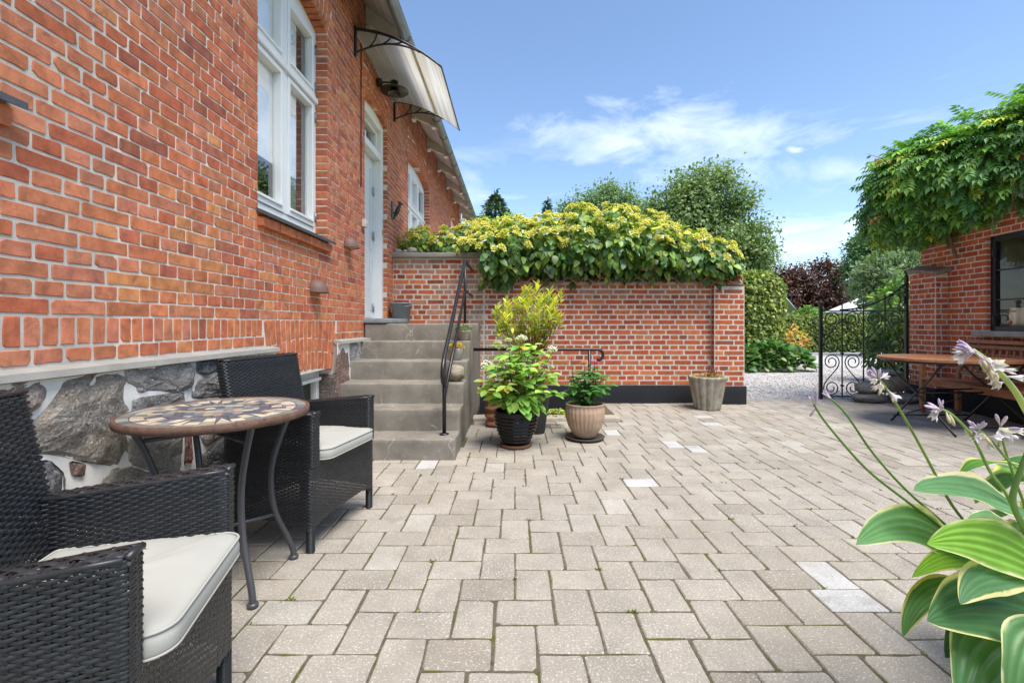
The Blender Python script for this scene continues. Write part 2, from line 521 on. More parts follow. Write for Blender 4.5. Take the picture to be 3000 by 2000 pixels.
M_GLASS = glass_mat('window_glass', (.97, .98, .97), 3.0)
M_DARKGLASS = glass_mat('old_glass', (.92, .94, .92), 1.38)
M_BULB = glass_mat('lamp_glass', (.85, .87, .85), 1.5)

def canopy_mat():
    m = bpy.data.materials.new('milky_polycarbonate'); m.use_nodes = True
    nt = m.node_tree; nt.nodes.clear(); lk = nt.links.new
    o = nt.nodes.new('ShaderNodeOutputMaterial'); d = nt.nodes.new('ShaderNodeBsdfPrincipled'); t = nt.nodes.new('ShaderNodeBsdfTranslucent')
    mx = nt.nodes.new('ShaderNodeMixShader'); g = nt.nodes.new('ShaderNodeNewGeometry'); w = nt.nodes.new('ShaderNodeTexNoise'); mp = nt.nodes.new('ShaderNodeMapping'); rr = nt.nodes.new('ShaderNodeValToRGB')
    mp.inputs['Scale'].default_value = (26, 0.5, 3)
    w.inputs['Scale'].default_value = 1.0; w.inputs['Detail'].default_value = 3
    rr.color_ramp.elements[0].position = 0.35; rr.color_ramp.elements[0].color = (.74, .71, .64, 1)
    rr.color_ramp.elements[1].position = 0.6; rr.color_ramp.elements[1].color = (.88, .87, .84, 1)
    d.inputs['Roughness'].default_value = 0.3; mx.inputs['Fac'].default_value = 0.65
    lk(g.outputs['Position'], mp.inputs['Vector']); lk(mp.outputs['Vector'], w.inputs['Vector']); lk(w.outputs['Fac'], rr.inputs['Fac'])
    lk(rr.outputs['Color'], d.inputs['Base Color']); lk(rr.outputs['Color'], t.inputs['Color'])
    lk(d.outputs['BSDF'], mx.inputs[1]); lk(t.outputs['BSDF'], mx.inputs[2]); lk(mx.outputs['Shader'], o.inputs['Surface'])
    return m
M_CANOPY = canopy_mat()

def cracked(m, scale, lo, width, colour):
    """thin pale repaired cracks over concrete"""
    nt = m.node_tree; lk = nt.links.new
    b = nt.nodes[m['nodes_bsdf']]
    src = b.inputs['Base Color'].links[0].from_socket
    g = nt.nodes.new('ShaderNodeNewGeometry'); n = nt.nodes.new('ShaderNodeTexNoise'); n.inputs['Scale'].default_value = 5; n.inputs['Detail'].default_value = 5
    ad = nt.nodes.new('ShaderNodeVectorMath'); ad.operation = 'MULTIPLY_ADD'; ad.inputs[1].default_value = (.28, .28, .28)
    v = nt.nodes.new('ShaderNodeTexVoronoi'); v.feature = 'DISTANCE_TO_EDGE'; v.inputs['Scale'].default_value = scale
    r = nt.nodes.new('ShaderNodeMapRange'); r.inputs['From Min'].default_value = 0; r.inputs['From Max'].default_value = width; r.inputs['To Min'].default_value = 1; r.inputs['To Max'].default_value = 0
    n2 = nt.nodes.new('ShaderNodeTexNoise'); n2.inputs['Scale'].default_value = 3.3
    r2 = nt.nodes.new('ShaderNodeMapRange'); r2.inputs['From Min'].default_value = lo; r2.inputs['From Max'].default_value = lo + .08; r2.inputs['To Max'].default_value = .75
    mu = nt.nodes.new('ShaderNodeMath'); mu.operation = 'MULTIPLY'
    mx = nt.nodes.new('ShaderNodeMixRGB'); mx.inputs['Color2'].default_value = (*colour, 1)
    lk(g.outputs['Position'], n.inputs['Vector']); lk(n.outputs['Color'], ad.inputs[0]); lk(g.outputs['Position'], ad.inputs[2])
    lk(ad.outputs['Vector'], v.inputs['Vector']); lk(v.outputs['Distance'], r.inputs['Value'])
    lk(g.outputs['Position'], n2.inputs['Vector']); lk(n2.outputs['Fac'], r2.inputs['Value'])
    lk(r.outputs['Result'], mu.inputs[0]); lk(r2.outputs['Result'], mu.inputs[1]); lk(mu.outputs['Value'], mx.inputs['Fac'])
    lk(src, mx.inputs['Color1']); lk(mx.outputs['Color'], b.inputs['Base Color'])
cracked(M_CONC, 2.3, 0.56, 0.010, (.48, .45, .40))

# ------------------------------------------------------------------ brickwork
ORANGE, RED, PINK, BROWN, YELLOW = (.515, .168, .076), (.455, .128, .064), (.495, .182, .10), (.25, .10, .07), (.54, .215, .085)
def brick_col(style='house'):
    t = rnd.random()
    if style == 'house':
        c = ORANGE if t < .36 else RED if t < .62 else PINK if t < .83 else mixc(BROWN, RED, .55) if t < .95 else YELLOW
    elif style == 'pale':
        c = mixc(ORANGE, PINK, .5) if t < .5 else PINK if t < .78 else RED if t < .93 else mixc(BROWN, PINK, .5)
    else:
        c = (.45, .105, .042) if t < .5 else (.39, .085, .04) if t < .78 else (.52, .155, .058) if t < .95 else (.25, .075, .045)
    return jc(c, .14)

def brick(mb, mp, q, col, d=.0038, back=-.02, fine=False, r=.0042, jit=.0018, bev=.0026, tl=.7):
    """one brick: q = four corners (u, v) ccw; mp(u, v, d) -> point; worn, chamfered outline"""
    o = []
    for i in range(4):
        a, p, n = q[i - 1], q[i], q[(i + 1) % 4]
        lp = math.hypot(a[0] - p[0], a[1] - p[1]) or 1; ln = math.hypot(n[0] - p[0], n[1] - p[1]) or 1
        rr = r * rnd.uniform(.4, 1.7)
        if fine and rnd.random() < .10: rr *= 2.2
        rp, rn = min(rr * rnd.uniform(.7, 1.4), lp * .4), min(rr * rnd.uniform(.7, 1.4), ln * .4)
        o.append((p[0] + (a[0] - p[0]) / lp * rp, p[1] + (a[1] - p[1]) / lp * rp))
        o.append((p[0] + (n[0] - p[0]) / ln * rn, p[1] + (n[1] - p[1]) / ln * rn))
        if fine and ln > .09:
            for t in ((.3, .62) if ln > .17 else (.5,)):
                t += rnd.uniform(-.1, .1)
                o.append((lerp(p[0], n[0], t), lerp(p[1], n[1], t)))
    o = [(x + rnd.uniform(-jit, jit), y + rnd.uniform(-jit, jit)) for x, y in o]
    n = len(o)
    cx = sum(x for x, _ in o) / n; cy = sum(y for _, y in o) / n
    tilt = (rnd.uniform(-.012, .012) * tl, rnd.uniform(-.03, .03) * tl)
    f = []
    for x, y in o:
        dx, dy = cx - x, cy - y
        l = math.hypot(dx, dy) or 1
        f.append((x + dx / l * bev * 1.25, y + dy / l * bev * 1.25))
    vs = [mp(x, y, d + (x - cx) * tilt[0] + (y - cy) * tilt[1] + rnd.uniform(-.0006, .0006)) for x, y in f]
    vs += [mp(x, y, d - bev) for x, y in o] + [mp(x, y, back) for x, y in o]
    fs = [tuple(range(n))]
    for k in (0, 1):
        for i in range(n):
            j = (i + 1) % n
            fs.append((k * n + i, (k + 1) * n + i, (k + 1) * n + j, k * n + j))
    mb.add(vs, fs, col)

def view_area(pts):
    """area in photo pixels of a quad of points, 0 when out of frame"""
    q = [proj(p) for p in pts]
    if any(p is None for p in q): return 0
    cx = sum(p[0] for p in q) / len(q); cy = sum(p[1] for p in q) / len(q)
    if not (-30 < cx < 3030 and -30 < cy < 2030): return 0
    a = 0
    for i in range(len(q)):
        a += q[i - 1][0] * q[i][1] - q[i][0] * q[i - 1][1]
    return abs(a) / 2

def emit_bricks(specs, mp, mat, parent, limit=300, name='brick', rest='brickwork'):
    """specs: (quad, colour, kwargs); the largest in view are objects of their own, the rest one part"""
    order = sorted(specs, key=lambda s: -view_area([mp(u, v, 0) for u, v in s[0]]))
    many = MB()
    for i, (q, c, kw) in enumerate(order):
        if i < limit and view_area([mp(u, v, 0) for u, v in q]) > 60:
            m = MB()
            brick(m, mp, q, c, fine=True, **kw)
            m.build(name, mat, parent)
        else:
            brick(many, mp, q, c, **kw)
    if many.v:
        many.build(rest, mat, parent, kind='stuff')

def courses(u0, u1, v0, v1, pitch, excl, joint, colf, hd=.12, st=.24, start=0, edge_back=-.105, mixp=.1, skip=None):
    """English bond; excl(v) -> list of open intervals in u at that height"""
    out = []
    k = start
    v = v0
    while v + pitch * .6 < v1:
        b = min(pitch, v1 - v)
        vm = v + b / 2
        ops = excl(vm)
        u = u0 - rnd.uniform(0, .02) - (hd / 2 if k % 2 else 0) - (st / 2 if k % 4 == 2 else 0)
        while u < u1:
            ln = hd if k % 2 else (st if rnd.random() > mixp else hd)
            a, c = max(u, u0), min(u + ln, u1)
            u += ln
            segs = [(a, c, 0, 0)]
            for (e0, e1) in ops:
                ns = []
                for (x, y, l, rr) in segs:
                    if y <= e0 or x >= e1: ns.append((x, y, l or abs(x - e1) < .002, rr or abs(y - e0) < .002)); continue
                    if x < e0: ns.append((x, e0, l, 1))
                    if y > e1: ns.append((e1, y, 1, rr))
                segs = ns
            for (x, y, l, rr) in segs:
                if y - x < (.02 if l else .045):
                    if rr and out and abs(out[-1][0][1][0] - x) < .03 and abs(out[-1][0][0][1] - v) < .02:
                        q_ = out[-1][0]; q_[1] = (y, q_[1][1]); q_[2] = (y, q_[2][1]); out[-1][2]['back'] = edge_back
                    continue
                j = joint(x, vm)
                xl = x + (0 if l else j / 2); yr = y - (0 if rr else j / 2)
                if yr - xl < .012: continue
                jj = j / 2
                if skip and skip((x + y) / 2, vm): continue
                out.append(([(xl, v + jj), (yr, v + jj), (yr, v + b - jj), (xl, v + b - jj)], colf((x + y) / 2, vm), {'back': edge_back if (l or rr) else -.02}))
        v += pitch
        k += 1
    return out

def arch(uc, w, spring, rise, hgt, pitch, colf, joint=.011, back=-.105, stagger=True, flat=None):
    """segmental arch of upright bricks"""
    out = []
    hw = w / 2
    R = (hw * hw + rise * rise) / (2 * rise)
    cy = spring + rise - R
    a0 = math.asin(hw / R)
    n = max(3, int(round(2 * a0 * R / pitch)))
    for i in range(n):
        t0, t1 = -a0 + 2 * a0 * i / n, -a0 + 2 * a0 * (i + 1) / n
        cuts = [0, hgt]
        if stagger: cuts = [0, hgt * (.64 if i % 2 else .36), hgt]
        for k in range(len(cuts) - 1):
            r0, r1 = R + cuts[k] + (joint / 2 if k else 0), R + cuts[k + 1] - joint / 2
            if flat and k == len(cuts) - 2: r1 = (flat - cy) / math.cos((t0 + t1) / 2)
            g = joint / 2 / R
            q = [(uc + math.sin(t) * r, cy + math.cos(t) * r) for t, r in ((t0 + g, r0), (t1 - g, r0), (t1 - g, r1), (t0 + g, r1))]
            out.append((q, colf(q[0][0], q[0][1]), {'back': back if k == 0 else -.02}))
    return out
def arch_excl(uc, w, spring, rise, hgt):
    hw = w / 2
    R = (hw * hw + rise * rise) / (2 * rise)
    cy = spring + rise - R
    a0 = math.asin(hw / R)
    def f(v):
        if v < spring: return None
        # left edge of the arch band at this height
        r = (v - cy) / math.cos(a0)
        if r <= R + hgt:
            half = (v - cy) * math.tan(a0)
        else:
            s = (R + hgt) ** 2 - (v - cy) ** 2
            if s <= 0: return None
            half = math.sqrt(s)
        return (uc - half - .004, uc + half + .004)
    return f

def backing(mb, mp, u0, u1, v0, v1, holes, colf, depth):
    """mortar sheet with rectangular holes and the sides of the holes"""
    us = sorted({u0, u1, *[min(max(h[i], u0), u1) for h in holes for i in (0, 1)]})
    vs = sorted({v0, v1, *[min(max(h[i], v0), v1) for h in holes for i in (2, 3)]})
    for a, b in zip(us, us[1:]):
        for c, d in zip(vs, vs[1:]):
            um, vm = (a + b) / 2, (c + d) / 2
            if any(h[0] < um < h[1] and h[2] < vm < h[3] for h in holes): continue
            mb.add([mp(a, c, 0), mp(b, c, 0), mp(b, d, 0), mp(a, d, 0)], [(0, 1, 2, 3)], colf(um))
    for h in holes:
        a, b, c, d = h
        e = .004
        a, b = a - e, b + e
        for q in (((a, c), (a, d)), ((b, d), (b, c)), ((b, c), (a, c)), ((a, d), (b, d))):
            (x0, y0), (x1, y1) = q
            mb.add([mp(x0, y0, 0), mp(x1, y1, 0), mp(x1, y1, -depth), mp(x0, y0, -depth)], [(0, 1, 2, 3)], colf(a))

# ------------------------------------------------------------------ ground
PAV_Y = 7.02
PIT = (-.50, 1.08, 5.62, 6.68)
def ring_sheet(mb, z, x0, x1, y0, y1, hole, col):
    hx0, hx1, hy0, hy1 = hole
    for a, b, c, d in ((x0, hx0, y0, y1), (hx1, x1, y0, y1), (hx0, hx1, y0, hy0), (hx0, hx1, hy1, y1)):
        mb.add([(a, c, z), (b, c, z), (b, d, z), (a, d, z)], [(0, 1, 2, 3)], col)
g = MB()
ring_sheet(g, -.06, -900, 900, -900, 900, PIT, (.09, .13, .035))
g.build('ground', M_GRASS, kind='structure')
g = MB()
g.add([(-1.6, PAV_Y, -.03), (16, PAV_Y, -.03), (16, 19.5, -.03), (-1.6, 19.5, -.03)], [(0, 1, 2, 3)], (.5, .47, .44))
g.build('gravel_yard', M_GRAVEL, kind='structure')
# loose pebbles where the gravel is near enough to show them
n = 15000
gx = npr.uniform(3.0, 9.0, n); gy = 7.0 + 7.0 * npr.random(n) ** 1.7
gs = npr.uniform(.006, .015, n)
oct_v = np.array([(1, 0, 0), (0, 1, 0), (-1, 0, 0), (0, -1, 0), (0, 0, .7), (0, 0, -.7)], dtype=np.float32)
oct_f = np.array([(0, 1, 4), (1, 2, 4), (2, 3, 4), (3, 0, 4), (1, 0, 5), (2, 1, 5), (3, 2, 5), (0, 3, 5)])
an = npr.uniform(0, 6.28, n)
R2 = np.stack([np.cos(an), -np.sin(an), np.sin(an), np.cos(an)], 1).reshape(n, 2, 2)
V = np.repeat(oct_v[None], n, 0) * gs[:, None, None] * npr.uniform(.6, 1.4, (n, 1, 3))
V[:, :, :2] = np.einsum('nij,nkj->nki', R2, V[:, :, :2])
V += np.stack([gx, gy, np.full(n, -.026)], 1)[:, None, :]
gc = npr.uniform(.25, .8, (n, 1)) * np.array([1, .95, .9])
gc[npr.random(n) < .2] *= np.array([.8, .6, .5])
me = np_mesh('gravel_pebbles', V.reshape(-1, 3), (oct_f[None] + np.arange(n)[:, None, None] * 6).reshape(-1, 3), np.repeat(gc, 6, 0), M_GRAVEL)
tag(link('gravel_pebbles', me), 'pale loose pebbles covering the yard beyond the iron gate', 'gravel', kind='stuff')

pav = MB()
ring_sheet(pav, -.0036, -1.75, 6.2, -1.2, PAV_Y, PIT, (.14, .118, .08))
pavement = pav.build('pavement', M_SAND, kind='structure')
PL, PW = .236, .1575
white_at = [(1248, 1357), (1903, 1427), (1985, 1305), (2050, 1315), (2095, 1245), (2080, 1220), (2405, 1655), (2475, 1720), (2770, 1405), (2860, 1545), (1780, 1272)]
white_w = [P(px, py, 1550 / (py - 948)) for px, py in white_at]
pv = []
def pv_ok(x0, x1, y0, y1):
    if x1 < -1.72 or x0 > 6.15 or y1 < -1.0 or y0 > PAV_Y - .02: return None
    x0, x1, y0, y1 = max(x0, -1.74), min(x1, 6.15), max(y0, -1.1), min(y1, PAV_Y - .01)
    def cut(bx0, bx1, by0, by1):
        nonlocal x0, x1, y0, y1
        if x1 <= bx0 or x0 >= bx1 or y1 <= by0 or y0 >= by1: return
        c = min((x1 - bx0, 0), (bx1 - x0, 1), (y1 - by0, 2), (by1 - y0, 3))
        if c[1] == 0: x1 = bx0
        elif c[1] == 1: x0 = bx1
        elif c[1] == 2: y1 = by0
        else: y0 = by1
    cut(-3, -.505, 3.9, 8); cut(-.505, 1.25, 5.42, 8)
    if y0 > 6.4: cut(-1, 3.27, 6.66, 8)
    if x1 - x0 < .04 or y1 - y0 < .04: return None
    return x0, x1, y0, y1
for k in range(-90, 90):
    for j in range(-40, 40):
        bx, by = k * PW + j * PL, -(k * PW - j * PL) + 3.1
        for (x, y, w, h) in ((bx, by, PL, PW), (bx + PL, by, PW, PL)):
            r_ = pv_ok(x, x + w, y, y + h)
            if r_: pv.append(r_)
pv_map = lambda u, v, d: (u, v, d)
specs = []
whites = set()
for w in white_w:
    i = min(range(len(pv)), key=lambda i: ((pv[i][0] + pv[i][1]) / 2 - w.x) ** 2 + ((pv[i][2] + pv[i][3]) / 2 - w.y) ** 2)
    whites.add(i)
for i, (x0, x1, y0, y1) in enumerate(pv):
    t = rnd.random()
    k_ = rnd.uniform(.93, 1.07); c = tuple(q * k_ for q in ((.325, .288, .238) if t < .78 else (.285, .248, .20) if t < .93 else (.365, .335, .285)))
    if i in whites: c = (.45, .44, .42)
    g_ = rnd.uniform(.0030, .0050) if i not in whites else .0035
    specs.append(([(x0 + g_, y0 + g_), (x1 - g_, y0 + g_), (x1 - g_, y1 - g_), (x0 + g_, y1 - g_)], c,
                  {'back': -.05, 'd': rnd.uniform(-.001, .0018), 'r': .005, 'jit': .0026, 'bev': .0042, 'tl': .6 if rnd.random() < .2 else .2}))
emit_bricks(specs, pv_map, M_PAVER, pavement, 300, 'paver', 'pavers')

# ------------------------------------------------------------------ the house
XW = -1.755
def hm(u, v, d): return (XW + d, u, v)
house = empty('house', (XW - 2, 6, 0), 'long red brick house with white windows, fieldstone base and eaves gutter', 'house')
V0 = .985                                     # top of the fieldstone base
W1 = (3.166, 4.34, 1.905, 3.848)
W0 = (.40, 1.574, 1.905, 3.848)
DR = (5.42, 6.374, 1.20, 3.80)
W2 = (7.626, 9.51, 1.905, 3.86)
W3 = (12.74, 14.25, 2.2, 4.10)
opens = [(W0, .10), (W1, .10), (DR, .06), (W2, .12), (W3, .08)]
AH = .34
arch_f = [arch_excl((o[0] + o[1]) / 2, o[1] - o[0], o[3], r_, AH) for o, r_ in opens]
BA = (3.32, 4.46, .70, .05, 1.172 - .75)       # low arch over the cellar window
def excl(v):
    out = []
    for (o, r_), f in zip(opens, arch_f):
        if o[2] < v < o[3]: out.append((o[0], o[1]))
        else:
            e = f(v)
            if e and v >= o[3]: out.append(e)
    return sorted(out)
def old(u): return u < 2.02 + .03 * math.sin(u * 40)
def h_joint(u, v): return .0125 if old(u) else .0085
def soot(u, v):
    k = 0
    if u > 6.5 and v > 3.6: k = max(0, min(1, (v - 3.7) / .9)) * (.35 + .65 * abs(noise.noise(Vector((u * 1.3, v * 1.5, 0)))))
    if 4.3 < u < 5.6 and v > 4.15: k = max(k, .55 * abs(noise.noise(Vector((u * 2, v * 2, 4)))) + .2)
    return k
def h_col(u, v):
    c = brick_col('pale' if old(u) else 'house')
    if v < 1.9 and u > 2 and rnd.random() < .2: c = jc(mixc(ORANGE, YELLOW, rnd.random()), .1)
    return mixc(c, (.05, .03, .025), soot(u, v) * rnd.uniform(.4, 1))
U0, U1, VT = -1.0, 15.08, 4.92
specs = courses(U0, BA[0] - .055, V0, V0 + .067, .067, lambda v: [], h_joint, h_col, start=1)
specs += courses(BA[1] + .055, 5.42, V0, V0 + .067, .067, lambda v: [], h_joint, h_col, start=1)
u = U0                                            # rowlock band
while u < 5.4:
    p = .068 if old(u) else .0645
    if not (BA[0] - .105 < u + p / 2 < BA[1] + .105):
        j = .012 if old(u) else .0085
        specs.append(([(u + j / 2, 1.058), (u + p - j / 2, 1.058), (u + p - j / 2, 1.166), (u + j / 2, 1.166)], h_col(u, 1.1), {}))
    u += p
specs += arch((BA[0] + BA[1]) / 2, BA[1] - BA[0], BA[2], BA[3], BA[4], .066, lambda u, v: jc(ORANGE, .15), joint=.009, back=-.16, flat=1.166)
specs += courses(U0, U1, 1.172, VT, .0667, excl, h_joint, h_col, start=0, mixp=.13,
                 skip=lambda u, v: abs(u - 11.6) < .1 and abs(v - 4.13) < .07)
for (o, r_) in opens:
    specs += arch((o[0] + o[1]) / 2, o[1] - o[0], o[3], r_, AH, .066, lambda u, v: mixc(jc(ORANGE, .16), (.06, .03, .02), soot(u, v) * .7), back=-.11)
wall = MB()
holes = [(o[0], o[1], o[2], o[3] + r_) for o, r_ in opens] + [(BA[0] + .02, BA[1] - .02, .3, .72), (11.5, 11.7, 4.06, 4.2)]
backing(wall, hm, U0, 2.03, .7, VT, [h for h in holes if h[0] < 2], lambda u: (.54, .50, .44), .12)
backing(wall, hm, 2.03, U1, .3, VT, [h for h in holes if h[0] > 2], lambda u: (.70, .62, .53), .12)
wall.add([(XW, U1, 0), (XW - 7, U1, 0), (XW - 7, U1, VT), (XW, U1, VT)], [(0, 1, 2, 3)], (.45, .16, .09))
wall.add([(XW, U0, 0), (XW - 7, U0, 0), (XW - 7, U0, VT), (XW, U0, VT)], [(0, 1, 2, 3)], (.45, .16, .09))
for a_, b_, z_ in ((U0, 3.42, .70), (3.42, 4.42, .27), (4.42, 15.08, .31)):
    wall.add([(XW, a_, 0), (XW, b_, 0), (XW, b_, z_), (XW, a_, z_)], [(0, 1, 2, 3)], (.3, .28, .26))
wall_o = wall.build('wall', M_MORTAR, house)
emit_bricks(specs, hm, M_BRICK, wall_o, 300)

def wbox(mb, u0, u1, v0, v1, d0, d1, col, b=.004):
    mb.cbox(XW + d0, XW + d1, u0, u1, v0, v1, b, col)
WHITE = (.80, .80, .77)
def house_window(o, lights, tv, rise, vent=False):
    u0, u1, v0, v1 = o
    win = MB()
    fd, bd = -.105, -.175                       # front and back of the frame
    top = v1 + rise
    wbox(win, u0, u0 + .05, v0 + .06, top, bd, fd, WHITE)
    wbox(win, u1 - .05, u1, v0 + .06, top, bd, fd, WHITE)
    wbox(win, u0 + .05, u1 - .05, v0 + .06, v0 + .12, bd, fd, WHITE)
    wbox(win, u0 + .05, u1 - .05, v1 - .05, top, bd, fd, WHITE)
    w = win.build('window', M_WHITE, house)
    # slate sill on a projecting brick course
    s = MB()
    vs = [(XW - .15, v0 + .09), (XW + .075, v0 - .005), (XW + .075, v0 - .03), (XW - .15, v0 + .06)]
    s.add([(x, y, z) for y in (u0 - .02, u1 + .03) for x, z in vs], [(0, 1, 5, 4), (1, 2, 6, 5), (2, 3, 7, 6), (0, 3, 2, 1), (4, 5, 6, 7)], (.075, .078, .085))
    s.build('sill', M_SLATE, w)
    u = u0 - .01
    while u < u1 - .02:
        m = MB(); e = min(u + .24, u1 + .01)
        brick(m, hm, [(u + .004, v0 - .098), (e - .004, v0 - .098), (e - .004, v0 - .033), (u + .004, v0 - .033)], jc(ORANGE, .12), d=.045, fine=True)
        m.build('sill_brick', M_BRICK, w)
        u += .24
    n = lights
    lw = (u1 - u0 - .10) / n
    for i in range(n):
        a, b = u0 + .05 + lw * i, u0 + .05 + lw * (i + 1)
        if i:
            m = MB(); wbox(m, a - .03, a + .03, v0 + .12, v1 - .05, bd, fd + .006, WHITE); m.build('mullion', M_WHITE, w)
            a += .03
        if i < n - 1: b -= .03
        for (c, d) in ((v0 + .12, tv - .03), (tv + .03, v1 - .05)):
            f = MB(); k = .048
            e = .012
            wbox(f, a + .003, a + k, c + .003, d - .003, bd + .01, fd + e, WHITE)
            wbox(f, b - k, b - .003, c + .003, d - .003, bd + .01, fd + e, WHITE)
            wbox(f, a + k, b - k, c + .003, c + k, bd + .01, fd + e, WHITE)
            wbox(f, a + k, b - k, d - k, d - .003, bd + .01, fd + e, WHITE)
            wbox(f, a + k - .01, b - k + .01, c + k - .005, c + k + .018, bd + .03, fd + e + .012, WHITE, .003)
            f.build('sash', M_WHITE, w)
            p = MB(); x = XW + bd + .03
            p.add([(x, a + k, c + k), (x, b - k, c + k), (x, b - k, d - k), (x, a + k, d - k)], [(0, 1, 2, 3)], (.1, .1, .1))
            p.build('pane', M_GLASS, w)
            if i in (0, n - 1):
                hy = u0 + .028 if i == 0 else u1 - .028
                for hz in (c + .1, d - .12):
                    hg = MB(); hg.tube([(XW + fd + .01, hy, hz - .045), (XW + fd + .01, hy, hz + .045)], .009, 8, (.28, .29, .3)); hg.build('hinge', M_METAL, w)
    m = MB(); wbox(m, u0 + .03, u1 - .01, tv - .028, tv + .028, bd, fd + .03, WHITE, .008); m.build('transom', M_WHITE, w)
    r = MB()                                    # a dim room behind the glass
    r.room([(XW - .178, u0 - .1, v0 - .02), (XW - .178, u1 + .1, v0 - .02), (XW - .178, u1 + .1, v1 + .2), (XW - .178, u0 - .1, v1 + .2)], (-1.7, 0, 0), (.40, .38, .35))
    r.build('room', M_CURTAIN, w)
    cu = MB()
    N = 40
    vs = [(XW - .27 + .012 * math.sin(q * 1.9), lerp(u1 - .42, u1 - .06, q / N), z) for z in (v0 + .08, v1 + .02) for q in range(N + 1)]
    cu.add(vs, [(q, q + 1, q + N + 2, q + N + 1) for q in range(N)], (.32, .35, .28), True)
    cu.build('curtain', M_CURTAIN, w)
    for i in range(n):                             # white sheets added close behind the glass, standing in for reflected sky
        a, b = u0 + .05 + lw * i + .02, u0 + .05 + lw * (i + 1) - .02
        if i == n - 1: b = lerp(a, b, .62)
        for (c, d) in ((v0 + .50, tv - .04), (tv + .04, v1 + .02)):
            q_ = MB(); q_.box(XW - .168, XW - .166, a, b, c, d, (.86, .86, .85)); q_.build('reflection_sheet', M_CURTAIN, w)
    return w
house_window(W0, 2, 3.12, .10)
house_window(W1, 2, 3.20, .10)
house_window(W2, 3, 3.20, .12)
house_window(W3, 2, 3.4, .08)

# door with a light over it
u0, u1, v0, v1 = DR
D = MB()
wbox(D, u0, u0 + .09, v0, v1 + .06, -.20, -.05, WHITE)
wbox(D, u1 - .09, u1, v0, v1 + .06, -.20, -.05, WHITE)
wbox(D, u0 + .09, u1 - .09, v1 - .08, v1 + .06, -.20, -.05, WHITE)
wbox(D, u0 + .09, u1 - .09, 3.34, 3.43, -.20, -.06, WHITE)
door = D.build('door', M_WHITE, house)
m = MB(); wbox(m, u0 + .095, u1 - .095, v0 + .01, 3.335, -.21, -.165, (.72, .73, .71), .006)
for (a, b) in ((1.32, 2.0), (2.12, 3.2)):
    for (c, d, e, f) in ((u0 + .2, u0 + .225, a, b), (u1 - .225, u1 - .2, a, b)):
        wbox(m, c, d, e, f, -.165, -.15, (.66, .67, .65))
m.build('door_leaf', M_WHITE, door)
p = MB(); p.add([(XW - .14, u0 + .13, 3.47), (XW - .14, u1 - .13, 3.47), (XW - .14, u1 - .13, 3.68), (XW - .14, u0 + .13, 3.68)], [(0, 1, 2, 3)], (.1, .1, .1)); p.build('pane', M_GLASS, door)
p = MB()
for q in ((u0 + .09, u0 + .13, 3.43, 3.72), (u1 - .13, u1 - .09, 3.43, 3.72), (u0 + .13, u1 - .13, 3.43, 3.47), (u0 + .13, u1 - .13, 3.68, 3.72)):
    wbox(p, *q, -.18, -.11, WHITE)
p.build('toplight_frame', M_WHITE, door)
p = MB(); p.room([(XW - .215, u0 - .1, v0), (XW - .215, u1 + .1, v0), (XW - .215, u1 + .1, v1 + .1), (XW - .215, u0 - .1, v1 + .1)], (-.8, 0, 0), (.3, .3, .28)); p.build('hall', M_CURTAIN, door)
for z in (1.36, 2.32, 2.92):
    h = MB(); wbox(h, u1 - .17, u1 - .085, z - .045, z + .045, -.165, -.155, (.45, .46, .47), .002)
    h.tube([(XW - .15, u1 - .1, z - .06), (XW - .15, u1 - .1, z + .06)], .008, 8, (.4, .41, .42))
    h.build('hinge', M_METAL, door)
h = MB(); h.lathe([(.002, 0), (.022, 0), (.022, .006), (.012, .009)], 16, (0, 0, 0), (.55, .36, .12), M=Matrix.Translation((XW - .05, u1 - .045, 2.38)) @ Matrix.Rotation(PI / 2, 4, 'Y') @ Matrix.Scale(1.7, 4, (1, 0, 0))); h.build('lock', M_METAL, door)
t = MB(); t.rbox((XW + .10, (u0 + u1) / 2, 1.175), (.36, 1.06, .055), .008, (4, 8, 1), .002, 9, (.26, .28, .29)); t.build('threshold', M_CONC, door)

# fieldstone base
XS = -1.69
base = MB()
N = 46
vs, fs = [], []
zs = [0, .15, .3, .45, .6, .75, .9, .955]
ys = [U0 + (5.45 - U0) * i / 90 for i in range(91)]
def in_cellar(y, z): return (3.42 < y < 4.42 and .26 < z < .72) or (3.31 < y < 4.47 and z > .59)
for y in ys:
    for z in zs:
        vs.append((XS + .012 * noise.noise(Vector((y * 4, z * 4, 1))) - .012, y, z))
for i in range(90):
    for k in range(len(zs) - 1):
        if in_cellar((ys[i] + ys[i + 1]) / 2, (zs[k] + zs[k + 1]) / 2): continue
        a = i * len(zs) + k
        fs.append((a, a + len(zs), a + len(zs) + 1, a + 1))
base.add(vs, fs, (.76, .73, .67), True)
jamb_stones = []
for (y, s_) in ((3.42, 1), (4.42, -1)):       # sides of the cellar window recess
    jm = MB(); jm.rbox((XW - .045, y - .065 if s_ > 0 else y + .045, .42), (.20, .13 if s_ > 0 else .09, .48), .02, (5, 4, 8), .02, 9, (.11, .085, .07)); jamb_stones.append(jm)
    base.box(XW - .0, XS - .014, 3.24 if s_ > 0 else 4.48, 3.31 if s_ > 0 else 4.56, .59, .95, (.45, .42, .38))
base.box(XW - .12, XS - .02, 3.42, 4.42, .2, .26, (.25, .24, .22))
base_o = base.build('stone_base', M_MORTAR, house)
for jm in jamb_stones: jm.build('jamb_stone', M_STONE, base_o)
def SP(zx, zy, ox=0, oy=700, s=.44643):
    px, py = ox + zx * s, oy + zy * s
    Y = -XS * F / (VX - px)
    return (Y, H - (py - VY) * Y / F)
GR, BRN, DK, PK = (.19, .172, .158), (.195, .168, .138), (.095, .095, .097), (.22, .175, .155)
